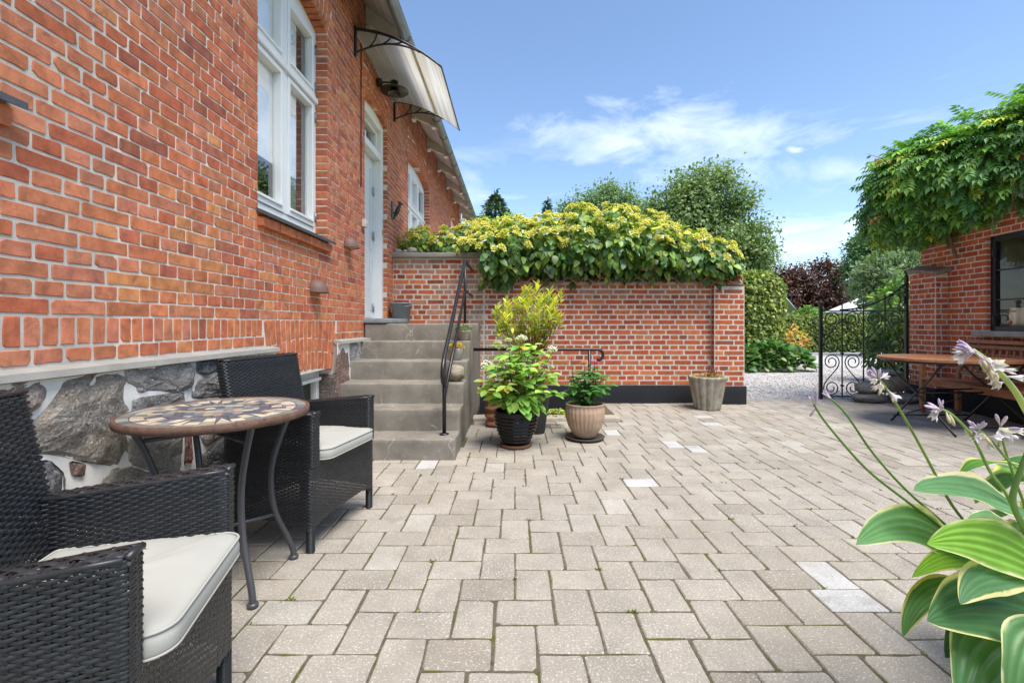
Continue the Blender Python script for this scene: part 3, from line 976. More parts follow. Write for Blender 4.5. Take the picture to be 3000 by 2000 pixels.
stones = [
    ([SP(*q) for q in ((-160, 905), (0, 905), (270, 905), (318, 990), (250, 1090), (130, 1165), (0, 1200), (-160, 1210))], PK),
    ([SP(*q) for q in ((435, 885), (620, 865), (795, 848), (830, 930), (852, 1150), (842, 1400), (800, 1478), (600, 1440), (400, 1385), (160, 1385), (110, 1260), (285, 1165), (390, 1050))], BRN),
    ([SP(*q) for q in ((842, 848), (1040, 822), (1230, 798), (1270, 860), (1270, 960), (1200, 995), (930, 1005), (855, 940))], GR),
    ([SP(*q) for q in ((1315, 792), (1462, 776), (1475, 850), (1365, 878), (1322, 868))], DK),
    ([SP(*q) for q in ((1292, 938), (1500, 875), (1640, 860), (1660, 1000), (1530, 1035), (1290, 1045))], mixc(DK, GR, .5)),
    ([SP(*q) for q in ((892, 1038), (1212, 1018), (1216, 1060), (1190, 1240), (1000, 1265), (895, 1250))], mixc(GR, DK, .3)),
    ([SP(*q) for q in ((872, 1285), (1192, 1275), (1198, 1420), (1168, 1525), (1040, 1520), (856, 1478))], GR),
    ([SP(*q) for q in ((1228, 1280), (1262, 1260), (1270, 1450), (1225, 1460))], (.16, .06, .05)),
    ([SP(*q) for q in ((1325, 1265), (1500, 1080), (1570, 1090), (1500, 1270), (1370, 1350))], GR),
    ([SP(*q) for q in ((1322, 1440), (1500, 1300), (1550, 1390), (1545, 1520), (1330, 1500))], DK),
    ([SP(*q) for q in ((190, 1490), (330, 1480), (410, 1560), (420, 1760), (230, 1760))], DK),
    ([SP(*q) for q in ((490, 1470), (550, 1492), (545, 1540), (510, 1525))], (.15, .09, .07)),
    ([SP(*q) for q in ((745, 1530), (900, 1500), (1040, 1560), (1100, 1800), (800, 1850), (640, 1700))], BRN),
    ([SP(*q) for q in ((-160, 1270), (60, 1260), (120, 1400), (60, 1560), (-160, 1600))], BRN),
    ([SP(*q) for q in ((-160, 1660), (100, 1620), (170, 1900), (-160, 2100))], GR),
    ([SP(*q) for q in ((1230, 1540), (1560, 1540), (1600, 1750), (1260, 1800))], BRN),
]
def rect_stone(y0, y1, z0, z1, c):
    my, mz = (y1 - y0) * .06, (z1 - z0) * .08
    j = lambda a: rnd.uniform(-a, a)
    stones.append(([(y0 + my + j(my), z0 + mz + j(mz)), ((y0 + y1) / 2, z0 + mz * .6), (y1 - my + j(my), z0 + mz + j(mz)), (y1 - my * .6, (z0 + z1) / 2), (y1 - my + j(my), z1 - mz + j(mz)), ((y0 + y1) / 2, z1 - mz * .6), (y0 + my + j(my), z1 - mz + j(mz)), (y0 + my * .6, (z0 + z1) / 2)], c))
cs = [GR, BRN, DK, PK]
for a, b in ((-1.0, -.45), (-.4, .1), (.15, .75), (.8, 1.3)):
    z = .04
    while z < .85:
        h_ = rnd.uniform(.24, .4); h_ = min(h_, .93 - z)
        if h_ > .1: rect_stone(a, b, z, z + h_, rnd.choice(cs))
        z += h_ + .03
for a, b, c, d, k in ((3.0, 3.38, .03, .35, GR), (2.95, 3.38, .4, .66, BRN), (3.4, 3.9, .02, .22, DK), (3.95, 4.4, .02, .22, GR), (4.43, 4.76, .28, .92, (.15, .085, .065)), (4.47, 4.9, .02, .27, GR), (4.78, 5.3, .68, .93, (.22, .22, .215)), (4.8, 5.3, .3, .64, BRN), (2.95, 3.3, .7, .93, DK)):
    rect_stone(a, b, c, d, k)
def chaikin(p, it=1):
    for _ in range(it):
        o = []
        for i in range(len(p)):
            a, b = p[i], p[(i + 1) % len(p)]
            o += [(a[0] * .87 + b[0] * .13, a[1] * .87 + b[1] * .13), (a[0] * .13 + b[0] * .87, a[1] * .13 + b[1] * .87)]
        p = o
    return p
for si, (poly, c) in enumerate(stones):
    a = sum(poly[i - 1][0] * poly[i][1] - poly[i][0] * poly[i - 1][1] for i in range(len(poly)))
    if a < 0: poly = poly[::-1]
    cy = sum(p[0] for p in poly) / len(poly); cz = sum(p[1] for p in poly) / len(poly)
    gro = .019
    poly = [(y + (y - cy) / (math.hypot(y - cy, z - cz) + 1e-6) * gro, z + (z - cz) / (math.hypot(y - cy, z - cz) + 1e-6) * gro) for y, z in poly]
    poly = [(y, min(max(z, .0), .945)) for y, z in chaikin(poly)]
    poly = [q for i in range(len(poly)) for q in (poly[i], ((poly[i][0] + poly[(i + 1) % len(poly)][0]) / 2, (poly[i][1] + poly[(i + 1) % len(poly)][1]) / 2))]
    n = len(poly)
    cy = sum(p[0] for p in poly) / n; cz = sum(p[1] for p in poly) / n
    big = max(max(p[0] for p in poly) - min(p[0] for p in poly), .1)
    vs, fs = [], []
    rings = (1.0, .96, .88, .74, .56, .36, .16)
    dep = (-.014, -.004, .002, .006, .008, .009, .009)
    for s_, d_ in zip(rings, dep):
        for (y, z) in poly:
            yy, zz = cy + (y - cy) * s_, cz + (z - cz) * s_
            fc_ = noise.voronoi(Vector((yy * 5 + si, zz * 5, si * 2)))[0]
            nn = (fc_[1] - fc_[0]) * .03 - .012 + noise.noise(Vector((yy * 14 + si, zz * 14, si))) * .012 + noise.noise(Vector((yy * 45, zz * 45, si))) * .005
            vs.append((XS + d_ * min(1, big * 3.2) + (nn if s_ < .97 else 0), yy + (noise.noise(Vector((yy * 40, zz * 40, 3))) * .006 if s_ > .9 else 0), zz))
    for k in range(len(rings) - 1):
        for i in range(n):
            j = (i + 1) % n
            fs.append((k * n + i, k * n + j, (k + 1) * n + j, (k + 1) * n + i))
    fs.append(tuple((len(rings) - 1) * n + i for i in range(n)))
    m = MB(); m.add(vs, fs, jc(tuple(q * 1.4 for q in c), .1), False)
    m.build('stone', M_STONE, base_o)
for a, b in ((U0, 3.30), (4.47, 5.42)):
    m = MB()
    nn = 40
    vs = []
    for i in range(nn + 1):
        y = lerp(a, b, i / nn)
        w = .008 * noise.noise(Vector((y * 7, 0, 5)))
        vs += [(XW - .02, y, V0 - .002), (XS + .02 + w, y, V0 - .014 + w * .5), (XS + .024 + w, y, V0 - .04), (XS - .03, y, V0 - .052)]
    m.add(vs, [(i * 4 + k, i * 4 + k + 1, i * 4 + k + 5, i * 4 + k + 4) for i in range(nn) for k in range(3)], (.36, .34, .30))
    m.add([vs[0], vs[1], vs[2], vs[3]], [(0, 1, 2, 3)], (.36, .34, .30)); m.add(vs[-4:], [(3, 2, 1, 0)], (.36, .34, .30))
    m.build('ledge', M_MORTAR, base_o)
# cellar window
cw = MB(); xf = -1.86
for q in ((3.43, 3.49, .27, .74), (4.36, 4.415, .27, .74), (3.49, 4.36, .27, .33), (3.49, 4.36, .64, .74)):
    cw.cbox(xf - .06, xf, q[0], q[1], q[2], q[3], .004, (.66, .65, .6))
cwo = cw.build('cellar_window', M_OLDWHITE, house)
p = MB(); p.cbox(xf - .02, xf + .05, 3.5, 4.35, .615, .645, .004, (.74, .73, .7)); p.build('weather_bar', M_OLDWHITE, cwo)
p = MB(); p.add([(xf - .03, 3.49, .33), (xf - .03, 4.36, .33), (xf - .03, 4.36, .64), (xf - .03, 3.49, .64)], [(0, 1, 2, 3)], (.1, .1, .1)); p.build('pane', M_DARKGLASS, cwo)
p = MB(); p.room([(xf - .062, 3.35, .15), (xf - .062, 4.5, .15), (xf - .062, 4.5, .85), (xf - .062, 3.35, .85)], (-.35, 0, 0), (.36, .37, .32)); p.build('cellar_room', M_CURTAIN, cwo)

# eaves: rafter tails, boards, gutter, roof
roof = MB()
SL = .72                                       # fall of the roof per metre outwards
def rz(x): return 4.875 - (x - XW) * SL
Ya, Yb = -1.2, 15.62
for (x0, x1, off, c) in ((-1.3, XW - 3.6, .10, (.36, .1, .05)),):
    roof.add([(x0, Ya, rz(x0) + off), (x0, Yb, rz(x0) + off), (x1, Yb, rz(x1) + off), (x1, Ya, rz(x1) + off),
              (x0, Ya, rz(x0) + off - .05), (x0, Yb, rz(x0) + off - .05), (x1, Yb, rz(x1) + off - .05), (x1, Ya, rz(x1) + off - .05)],
             [(0, 1, 2, 3), (7, 6, 5, 4), (0, 4, 5, 1), (1, 5, 6, 2), (3, 7, 4, 0), (2, 6, 7, 3)], c)
x1 = XW - 3.6
roof.add([(x1, Ya, rz(x1) + .1), (x1, Yb, rz(x1) + .1), (x1 - 3.9, Yb, rz(x1) - 2.7), (x1 - 3.9, Ya, rz(x1) - 2.7)], [(0, 1, 2, 3)], (.36, .1, .05))
roof_o = roof.build('roof', M_TILE, house)
CREAM = (.66, .61, .54)
nb = 5
for i in range(nb):                            # sloping soffit boards
    xa = lerp(XW - .05, -1.30, i / nb) ; xb = lerp(XW - .05, -1.30, (i + 1) / nb) - .006
    m = MB()
    m.add([(x, y, rz(x) + o_) for o_ in (0, .02) for x, y in ((xa, Ya), (xb, Ya), (xb, Yb), (xa, Yb))], [(3, 2, 1, 0), (4, 5, 6, 7), (0, 1, 5, 4), (1, 2, 6, 5), (2, 3, 7, 6), (3, 0, 4, 7)], jc(CREAM, .06))
    m.build('soffit_board', M_OLDWHITE, roof_o)
m = MB(); m.box(-1.30, -1.275, Ya, Yb, rz(-1.3) - .06, rz(-1.3) + .09, (.6, .56, .5)); m.build('fascia', M_OLDWHITE, roof_o)
raf_prof = []
L_ = .45
for i in range(13):                            # underside of a rafter tail: an ogee
    t = i / 12
    raf_prof.append((t * L_, -.21 + .11 * (1 / (1 + math.exp(-(t - .5) * 11))) + .018 * math.sin(t * PI * 2)))
for y in (1.9, 3.1, 4.3, 5.5, 6.7, 7.92, 9.3, 10.55, 11.9, 13.3, 14.7, 15.5):
    m = MB(); hw = .045
    n = len(raf_prof)
    vs = []
    for s_ in (-hw, hw):
        vs += [(XW + a, y + s_, rz(XW + a) - .003) for a, b in raf_prof] + [(XW + a, y + s_, rz(XW + a) + b) for a, b in raf_prof]
    fs = []
    for k in range(n - 1):
        fs += [(k, k + 1, n + k + 1, n + k), (2 * n + k + 1, 2 * n + k, 3 * n + k, 3 * n + k + 1), (n + k, n + k + 1, 3 * n + k + 1, 3 * n + k)]
    fs += [(n - 1, 3 * n - 1, 4 * n - 1, 2 * n - 1)]
    m.add(vs, fs, jc(CREAM, .05))
    m.build('rafter_tail', M_OLDWHITE, roof_o)
    for xx in (XW + .035, XW + .37):
        e = MB(); zc = rz(xx) + (-.235 if xx < XW + .1 else -.125)
        e.cbox(xx - .03, xx + .03, y - hw - .012, y + hw + .012, zc - .02, zc + .025, .004, (.74, .71, .66)); e.build('rafter_block', M_OLDWHITE, roof_o)
gut = MB(); gr_ = .062; gx, gz = -1.275, 4.50
n = 14
vs = []
for y in (Ya, Yb):
    for rr in (gr_, gr_ - .004):
        for k in range(n + 1):
            a = PI + PI * k / n
            vs.append((gx + rr * math.cos(a), y, gz + rr * math.sin(a)))
q = n + 1
fs = [(k, k + 1, 2 * q + k + 1, 2 * q + k) for k in range(n)] + [(q + k + 1, q + k, 3 * q + k, 3 * q + k + 1) for k in range(n)] + [(2 * q + k, 2 * q + k + 1, 3 * q + k + 1, 3 * q + k) for k in range(n)]
gut.add(vs, fs, (.34, .35, .36), True)
gut.tube([(gx + gr_, Ya, gz), (gx + gr_, Yb, gz)], .009, 8, (.32, .33, .34))
gut.add([(gx + gr_ * math.cos(PI + PI * k / n), Yb, gz + gr_ * math.sin(PI + PI * k / n)) for k in range(n + 1)], [tuple(range(n + 1))], (.34, .35, .36))
gut_o = gut.build('gutter', M_METAL, house)
y = .4
while y < 15.4:
    b = MB(); b.tube([(gx + (gr_ + .003) * math.cos(PI + PI * k / 12), y, gz + (gr_ + .003) * math.sin(PI + PI * k / 12)) for k in range(13)], .008, 6, (.2, .2, .21)); b.build('gutter_bracket', M_METAL, gut_o)
    y += .72
dp = MB(); dp.tube([(gx, 15.4, gz - .05), (gx, 15.4, gz - .16), (gx - .05, 15.36, gz - .24), (XW + .16, 15.16, 4.14), (XW + .08, 15.13, 4.05), (XW + .08, 15.13, 0)], .04, 10, (.33, .34, .35)); dp.build('downpipe', M_METAL, gut_o)

# ------------------------------------------------------------------ concrete steps up to the door
XR = -.50
STEP_Y = [3.88, 4.19, 4.50, 4.81, 5.11, 5.38]
STEP_Z = [1.14 - (5 - k) * .1933 for k in range(6)]
stairs = empty('staircase', (-1.1, 4.6, 0), 'cracked grey concrete steps rising to the house door', 'staircase')
CONC = (.205, .183, .15)
for k in range(6):
    y0 = STEP_Y[k]
    y1 = STEP_Y[k + 1] + .02 if k < 5 else 6.675
    x0 = -1.74
    z1 = STEP_Z[k]
    m = MB()
    m.rbox(((x0 + XR) / 2, (y0 + y1) / 2, z1 / 2 - .03), (XR - x0 + (.004 * (k % 2)), y1 - y0, z1 + .06), .014, (60, 8 if k < 5 else 16, 9), .007, 8, jc(CONC, .05))
    m.build('step' if k < 5 else 'landing', M_CONC, stairs)

# ------------------------------------------------------------------ cellar stairwell sunk in front of the garden wall
YG = 6.68
pit = MB()
px0, px1, py0, py1 = PIT
pit.add([(px0, py0, -.9), (px1, py0, -.9), (px1, py1, -.9), (px0, py1, -.9)], [(0, 1, 2, 3)], (.05, .05, .05))
for a, b in (((px0, py0), (px1, py0)), ((px1, py0), (px1, py1)), ((px0, py1), (px0, py0))):
    pit.add([(a[0], a[1], -.9), (b[0], b[1], -.9), (b[0], b[1], 0), (a[0], a[1], 0)], [(0, 1, 2, 3)], (.02, .021, .024))
for k in range(4):
    pit.box(px1 - .28 * (k + 1), px1 - .28 * k - .002, py0 + .005, py1 - .005, -.89, -.19 * (k + 1) + .02, (.06, .06, .058))
pit.build('cellar_stairwell', M_BLACKPAINT, kind='structure')
kerb = MB()
kerb.rbox(((px0 + px1) / 2 + .08, 5.525, -.03), (px1 - px0 + .15, .20, .14), .012, (14, 3, 2), .006, 6, (.36, .31, .25))
kerb.build('kerb', M_CONC, kind='structure')

# ------------------------------------------------------------------ garden wall with pantile coping
gw = empty('garden_wall', (1.4, YG + .15, 0), 'red brick garden wall with pantile coping and black painted foot', 'garden wall')
GP = .0725
GZ0, GZ1 = .256, 1.70
TX = -.44                                     # the taller part ends here
TZ = 2.085
PX0, PX1 = 2.83, 3.256
def gm(u, v, d): return (u, YG - d, v)
def pm(u, v, d): return (u, YG - .10 - d, v)
def worn(u, v):
    k = max(0, min(1, (.7 - u) / .8)) if u > -.75 else .3
    k *= .75 + .7 * noise.noise(Vector((u * 1.6, v * 2.2, 9)))
    if v > 1.58: k = max(k, .35)
    return max(0, min(.8, k))
def g_col(u, v):
    c = brick_col('garden')
    w = worn(u, v)
    if rnd.random() < w * 1.2: c = mixc(c, jc((.36, .27, .205), .2), .3 + .65 * w)
    return c
gj = lambda u, v: .0215 + rnd.uniform(-.002, .003)
none = lambda v: []
sp = courses(TX, PX0, GZ0, GZ1, GP, none, gj, g_col, hd=.125, st=.25, mixp=.03, edge_back=-.02)
sp += courses(XW, TX, GZ0, TZ, GP, none, gj, g_col, hd=.125, st=.25, mixp=.15, edge_back=-.02)
m = MB()
for a, b, z in ((XW, TX, TZ), (TX, PX1, GZ1)):
    m.box(a, b, YG, YG + .30, GZ0, z, (.60, .51, .42))
m.box(PX0, PX1, YG - .10, YG, GZ0, GZ1 - .03, (.60, .51, .42))
gwb = m.build('wall', M_MORTAR, gw)
emit_bricks(sp, gm, M_GARDENBRICK, gwb, 240)
sp = courses(PX0, PX1, GZ0, GZ1 - .03, GP, none, gj, g_col, hd=.14, st=.285, mixp=.0, edge_back=-.02)
emit_bricks(sp, pm, M_GARDENBRICK, gwb, 60, rest='pier_brickwork')
sp = []
k = 0; v = GZ0
while v < GZ1 - .06:                            # sides of the pier
    sp.append(([(.006, v + .009), (.096, v + .009), (.096, v + GP - .009), (.006, v + GP - .009)], g_col(2, v), {}))
    v += GP
emit_bricks(sp, lambda u, v, d: (PX0 - d, YG - u, v), M_GARDENBRICK, gwb, 0, rest='pier_brickwork')
emit_bricks(sp, lambda u, v, d: (PX1 + d, YG - .10 + u, v), M_GARDENBRICK, gwb, 0, rest='pier_brickwork')
f = MB()
f.rbox(((XW + PX1 - .01) / 2, YG + .14, -.20), (PX1 - .01 - XW, .335, .912), .008, (20, 2, 5), .003, 3, (.011, .0115, .0135))
f.rbox(((PX0 + PX1) / 2, YG - .055, .10), (PX1 - PX0 + .04, .14, .31), .008, (4, 2, 3), .003, 3, (.011, .0115, .0135))
f.build('painted_foot', M_BLACKPAINT, gw)
m = MB(); m.rbox(((XW + TX) / 2 + .01, YG + .13, TZ + .035), (TX - XW + .06, .40, .07), .01, (14, 4, 1), .004, 7, (.26, .235, .20)); m.build('coping_slab', M_CONC, gw)
def pantile(x, side):
    m = MB()
    w, ln = .245, .37
    nu, nv = 14, 3
    vs = []
    for lay in (0, -.014):
        for j in range(nv + 1):
            for i in range(nu + 1):
                t = i / nu
                prof = .034 * math.cos(t * 2 * PI + .9) - .006 * math.cos(t * 4 * PI)
                s_ = j / nv
                y = YG + .15 + side * (.005 + (ln - .12) * s_) if side > 0 else YG + .15 - (.005 + (ln - .07) * s_)
                z = 1.885 - .135 * s_ + prof + lay
                vs.append((x + w * t * 1.04, y, z))
    q = (nu + 1) * (nv + 1)
    fs = []
    for j in range(nv):
        for i in range(nu):
            a = j * (nu + 1) + i
            fs += [(a, a + 1, a + nu + 2, a + nu + 1), (q + a + nu + 1, q + a + nu + 2, q + a + 1, q + a)]
    for i in range(nu):
        a = nv * (nu + 1) + i
        fs.append((a, a + 1, q + a + 1, q + a)); fs.append((i + 1, i, q + i, q + i + 1))
    for j in range(nv):
        a = j * (nu + 1); b = a + nu
        fs.append((a, a + nu + 1, q + a + nu + 1, q + a)); fs.append((b + nu + 1, b, q + b, q + b + nu + 1))
    m.add(vs, fs, jc((.36, .135, .075) if rnd.random() < .6 else (.25, .11, .07), .15), True)
    m.build('pantile', M_TILE, gw)
x = TX
while x < 3.22:
    pantile(x, -1); pantile(x, 1)
    x += .245
for x in np.arange(TX, 3.1, .36):
    m = MB(); n = 9
    vs = [(xx, YG + .15 + .09 * math.cos(PI * k / n), 1.895 + (.005 if xx > x + .1 else .015) + .075 * math.sin(PI * k / n)) for xx in (x, x + .37) for k in range(n + 1)]
    m.add(vs, [(k, k + 1, n + 2 + k, n + 1 + k) for k in range(n)], jc((.33, .12, .07), .12), True)
    m.build('ridge_tile', M_TILE, gw)
m = MB()
m.prism([(YG - .06, 1.69), (YG + .30, 1.69), (YG + .30, 1.72), (YG + .15, 1.87), (YG - .06, 1.735)], TX + .01, PX1 - .004, (.42, .33, .27), M=Matrix(((0, 0, 1, 0), (1, 0, 0, 0), (0, 1, 0, 0), (0, 0, 0, 1))))
m.build('mortar_bed', M_MORTAR, gw)

# ------------------------------------------------------------------ outbuilding on the right
OB = Vector((5.98, 6.83, 0)); OT = Vector((-.135, -.991, 0)).normalized(); ON = Vector((-OT.y, OT.x, 0)) * -1
if ON.x > 0: ON = -ON
def om(u, v, d): p = OB + OT * u + ON * d; return (p.x, p.y, v)
outb = empty('outbuilding', OB + Vector((2, -2, 0)), 'low red brick outbuilding with black barred window overgrown by climber', 'outbuilding')
OW = (1.10, 2.10, 1.05, 2.21)
BU, BD = .50, .155                             # buttress length along the wall and depth
o_col = lambda u, v: brick_col('garden')
oj = lambda u, v: .016
ox = lambda v: [(OW[0], OW[1])] if OW[2] - .07 < v < OW[3] else []
sp = courses(0, 4.2, .256, 2.98, .0725, ox, oj, o_col, hd=.125, st=.25, mixp=.12, edge_back=-.09)
m = MB()
backing(m, om, 0, 4.2, 0, 3.0, [(OW[0], OW[1], OW[2], OW[3])], lambda u: (.60, .52, .44), .12)
def OBX(mb, u0, u1, v0, v1, d0, d1, col, b=.004):
    Mx = Matrix(((OT.x, ON.x, 0, OB.x), (OT.y, ON.y, 0, OB.y), (0, 0, 1, 0), (0, 0, 0, 1)))
    mb.cbox(u0, u1, d0, d1, v0, v1, b, col, M=Mx)
OBX(m, .0, BU, 0, 1.86, .001, BD, (.60, .52, .44))
b4 = [om(0, 0, 0), om(0, 0, -4)]
m.add([om(-.0, 0, 0), om(0, 0, -4), om(0, 3.0, -4), om(0, 3.0, 0)], [(0, 1, 2, 3)], (.4, .13, .07))
obo = m.build('wall', M_MORTAR, outb)
emit_bricks([s_ for s_ in sp if not (s_[0][1][0] < BU + .01 and s_[0][0][1] < 1.85)], om, M_GARDENBRICK, obo, 200)
bw = empty('buttress', (0, 0, 0)); bw.parent = outb; bw.matrix_parent_inverse = Matrix.Translation(-outb.location)
sp = courses(0, BU, .256, 1.86, .0725, none, oj, o_col, hd=.125, st=.25, mixp=.2, edge_back=-.02)
emit_bricks(sp, lambda u, v, d: om(u, v, BD + d), M_GARDENBRICK, bw, 80, rest='buttress_brickwork')
sp = courses(0, BD + .0, .256, 1.80, .0725, none, oj, o_col, hd=.16, st=.16, mixp=0, edge_back=-.02)
emit_bricks(sp, lambda u, v, d: om(BU + d, v, BD - u), M_GARDENBRICK, bw, 30, rest='buttress_brickwork')
m = MB()
Mx = Matrix(((OT.x, ON.x, 0, OB.x), (OT.y, ON.y, 0, OB.y), (0, 0, 1, 0), (0, 0, 0, 1)))
m.rbox((BU / 2 + .02, .08, 1.90), (BU + .09, .24, .06), .012, (8, 4, 1), .008, 6, (.24, .17, .12), M=Mx @ Matrix.Translation((.25, .08, 1.9)) @ Matrix.Rotation(math.radians(9), 4, 'Y') @ Matrix.Rotation(math.radians(-14), 4, 'X') @ Matrix.Translation((-.25, -.08, -1.9)))
m.build('buttress_cap', M_STONE, bw)
m = MB(); OBX(m, -.01, 4.2, -.05, .256, .0, .022, (.011, .0115, .0135)); OBX(m, -.02, BU + .015, -.05, .256, .03, BD + .02, (.011, .0115, .0135)); m.build('painted_foot', M_BLACKPAINT, outb)
u0, u1, v0, v1 = OW
BLK = (.012, .012, .014)
wn_ = MB()
for q in ((u0, u0 + .06, v0, v1), (u1 - .06, u1, v0, v1), (u0 + .06, u1 - .06, v0, v0 + .06), (u0 + .06, u1 - .06, v1 - .07, v1)):
    OBX(wn_, q[0], q[1], q[2], q[3], -.11, -.045, BLK)
wno = wn_.build('window', M_BLACKMET, outb)
for (v,) in ((1.43,), (1.79,)):
    m = MB(); OBX(m, u0 + .06, u1 - .06, v - .009, v + .009, -.09, -.055, BLK, .003); m.build('glazing_bar', M_BLACKMET, wno)
m = MB(); OBX(m, (u0 + u1) / 2 - .02, (u0 + u1) / 2 + .02, v0 + .06, v1 - .07, -.095, -.05, BLK, .003); m.build('glazing_bar', M_BLACKMET, wno)
for (a, b) in ((u0 + .06, (u0 + u1) / 2 - .02), ((u0 + u1) / 2 + .02, u1 - .06)):
    for (c, d) in ((v0 + .06, 1.421), (1.439, 1.781), (1.799, v1 - .07)):
        m = MB(); m.add([om(a, c, -.075), om(b, c, -.075), om(b, d, -.075), om(a, d, -.075)], [(0, 1, 2, 3)], (.1, .1, .1)); m.build('pane', M_DARKGLASS, wno)
m = MB()
for z in (v0 + .14, v1 - .2): OBX(m, u0 + .035, u0 + .055, z - .05, z + .05, -.046, -.03, BLK, .004)
m.build('hinge', M_BLACKMET, wno)
m = MB(); m.rbox(((u0 + u1) / 2, .0, v0 - .035), (u1 - u0 + .12, .26, .06), .012, (8, 3, 1), .005, 8, (.33, .30, .26), M=Mx); m.build('sill', M_CONC, wno)
m = MB(); m.room([om(u0 - .3, v0 + .05, -.12), om(u1 + .3, v0 + .05, -.12), om(u1 + .3, v1 + .1, -.12), om(u0 - .3, v1 + .1, -.12)], ON * -1.3, (.42, .36, .31)); m.build('room', M_CURTAIN, wno)
m = MB()
e0 = -.30
for a, b in ((e0, 2.45),):
    pts = [om(-.05, 3.06, .06), om(4.4, 3.06, .06), om(4.4, 4.6, -2.3), om(-.05, 4.6, -2.3)]
    lo = [(x, y, z - .1) for x, y, z in pts]
    m.add(pts + lo, [(0, 1, 2, 3), (7, 6, 5, 4), (0, 4, 5, 1), (1, 5, 6, 2), (2, 6, 7, 3), (3, 7, 4, 0)], (.22, .1, .06))
m.build('roof', M_TILE, outb)

# ------------------------------------------------------------------ seed bag standing behind the outbuilding window
BAGC = (.78, .64, .45)
bag = MB()
Mb = Mx @ Matrix.Translation((u0 + .215, -.19, v0 + .062)) @ Matrix.Scale(.80, 4)
prof = [(.0, .0), (.075, .0), (.098, .10), (.102, .19), (.088, .265), (.085, .27)]
bag.lathe(prof, 24, (0, 0, 0), BAGC, fl=lambda a, z, r: r * (1 + .0 * a), M=Mb @ Matrix.Scale(1.35, 4, (1, 0, 0)))
bag_o = bag.build('seed_bag', M_CURTAIN, None, 'beige seed bag lettered Tomate standing inside the black outbuilding window', 'seed bag')
fc = bpy.data.curves.new('lettering', 'FONT'); fc.body = 'Tomate'; fc.size = .042; fc.align_x = 'CENTER'; fc.extrude = .0006
txt = bpy.data.objects.new('lettering_source', fc)
COL.objects.link(txt)
tme = bpy.data.meshes.new_from_object(txt.evaluated_get(bpy.context.evaluated_depsgraph_get()))
bpy.data.objects.remove(txt); bpy.data.curves.remove(fc)
tat = tme.attributes.new('col', 'FLOAT_COLOR', 'POINT'); tat.data.foreach_set('color', [.03, .02, .015, 1] * len(tme.vertices))
tme.materials.clear(); tme.materials.append(M_CURTAIN)
txt = link('lettering', tme, bag_o)
Rz = Matrix(((OT.x, 0, ON.x, 0), (OT.y, 0, ON.y, 0), (0, 1, 0, 0), (0, 0, 0, 1)))
txt.matrix_basis = Matrix.Translation(Vector(om(u0 + .20, v0 + .225, -.19 + .085))) @ Rz
tm = MB(); tm.blob(Vector(om(u0 + .17, v0 + .115, -.122)), (.03, .03, .032), .15, 2, (14, 8), (.32, .06, .03), seed=3); tm.build('tomato_picture', M_CURTAIN, bag_o)

# ------------------------------------------------------------------ door canopy
CY0, CY1 = 5.07, 6.72
def cz(x):                                     # height of the curved sheet over x
    t = (x - XW) / .955
    return 4.355 - .07 * t - .345 * t ** 2.1
canopy = empty('door_canopy', (XW, 5.9, 4.2), 'curved milky plastic canopy on black brackets above the front door', 'canopy')
m = MB(); n = 28
vs = []
for lay in (0, -.006):
    for y in (CY0 + .01, CY1 - .01):
        vs += [(XW + .955 * i / n, y, cz(XW + .955 * i / n) + lay - .004) for i in range(n + 1)]
q = n + 1
fs = [(i, i + 1, q + i + 1, q + i) for i in range(n)] + [(3 * q + i, 3 * q + i + 1, 2 * q + i + 1, 2 * q + i) for i in range(n)]
fs += [(i + 1, i, 2 * q + i, 2 * q + i + 1) for i in range(n)] + [(q + i, q + i + 1, 3 * q + i + 1, 3 * q + i) for i in range(n)]
m.add(vs, fs, (.8, .8, .8), True); m.build('sheet', M_CANOPY, canopy)
CB = (.012, .012, .014)
for y in (CY0, CY1):
    b = MB()
    b.tube([(XW + .955 * i / 24, y, cz(XW + .955 * i / 24) + .002) for i in range(25)], [.018 - .008 * i / 24 for i in range(25)], 8, CB)
    b.cbox(XW + .002, XW + .03, y - .02, y + .02, 4.06, 4.385, .006, CB)
    lo = []
    for i in range(21):
        t = i / 20
        x = XW + .02 + .70 * t
        z = lerp(4.10, cz(XW + .72) - .0, t) + .085 * math.sin(PI * t) ** 1.0
        lo.append((x, y, min(z, cz(x) - .012)))
    b.tube(lo, .011, 8, CB)
    for (ta, tb) in ((.22, .26), (.40, .42), (.58, .56)):
        a = Vector(lo[int(ta * 20)]); e = Vector((XW + .955 * tb, y, cz(XW + .955 * tb)))
        b.tube([a + (e - a) * t + Vector((.03 * math.sin(PI * t), 0, 0)) * .8 for t in (0, .25, .5, .75, 1)], .009, 6, CB)
    b.build('bracket', M_BLACKMET, canopy)
m = MB(); x = XW + .955; m.tube([(x, CY0 - .02, cz(x)), (x, CY1 + .02, cz(x))], .008, 8, (.05, .05, .05)); m.build('edge_strip', M_BLACKMET, canopy)
m = MB(); m.cbox(XW + .003, XW + .02, CY0 + .03, CY1 - .03, 4.32, 4.345, .003, (.55, .54, .5)); m.build('wall_strip', M_METAL, canopy)
m = MB(); x = XW + .955 * .66; m.cbox(x - .018, x + .018, CY0 + .02, CY1 - .02, cz(x) - .022, cz(x) - .012, .003, (.6, .54, .4)); m.build('seam_strip', M_OLDWHITE, canopy)

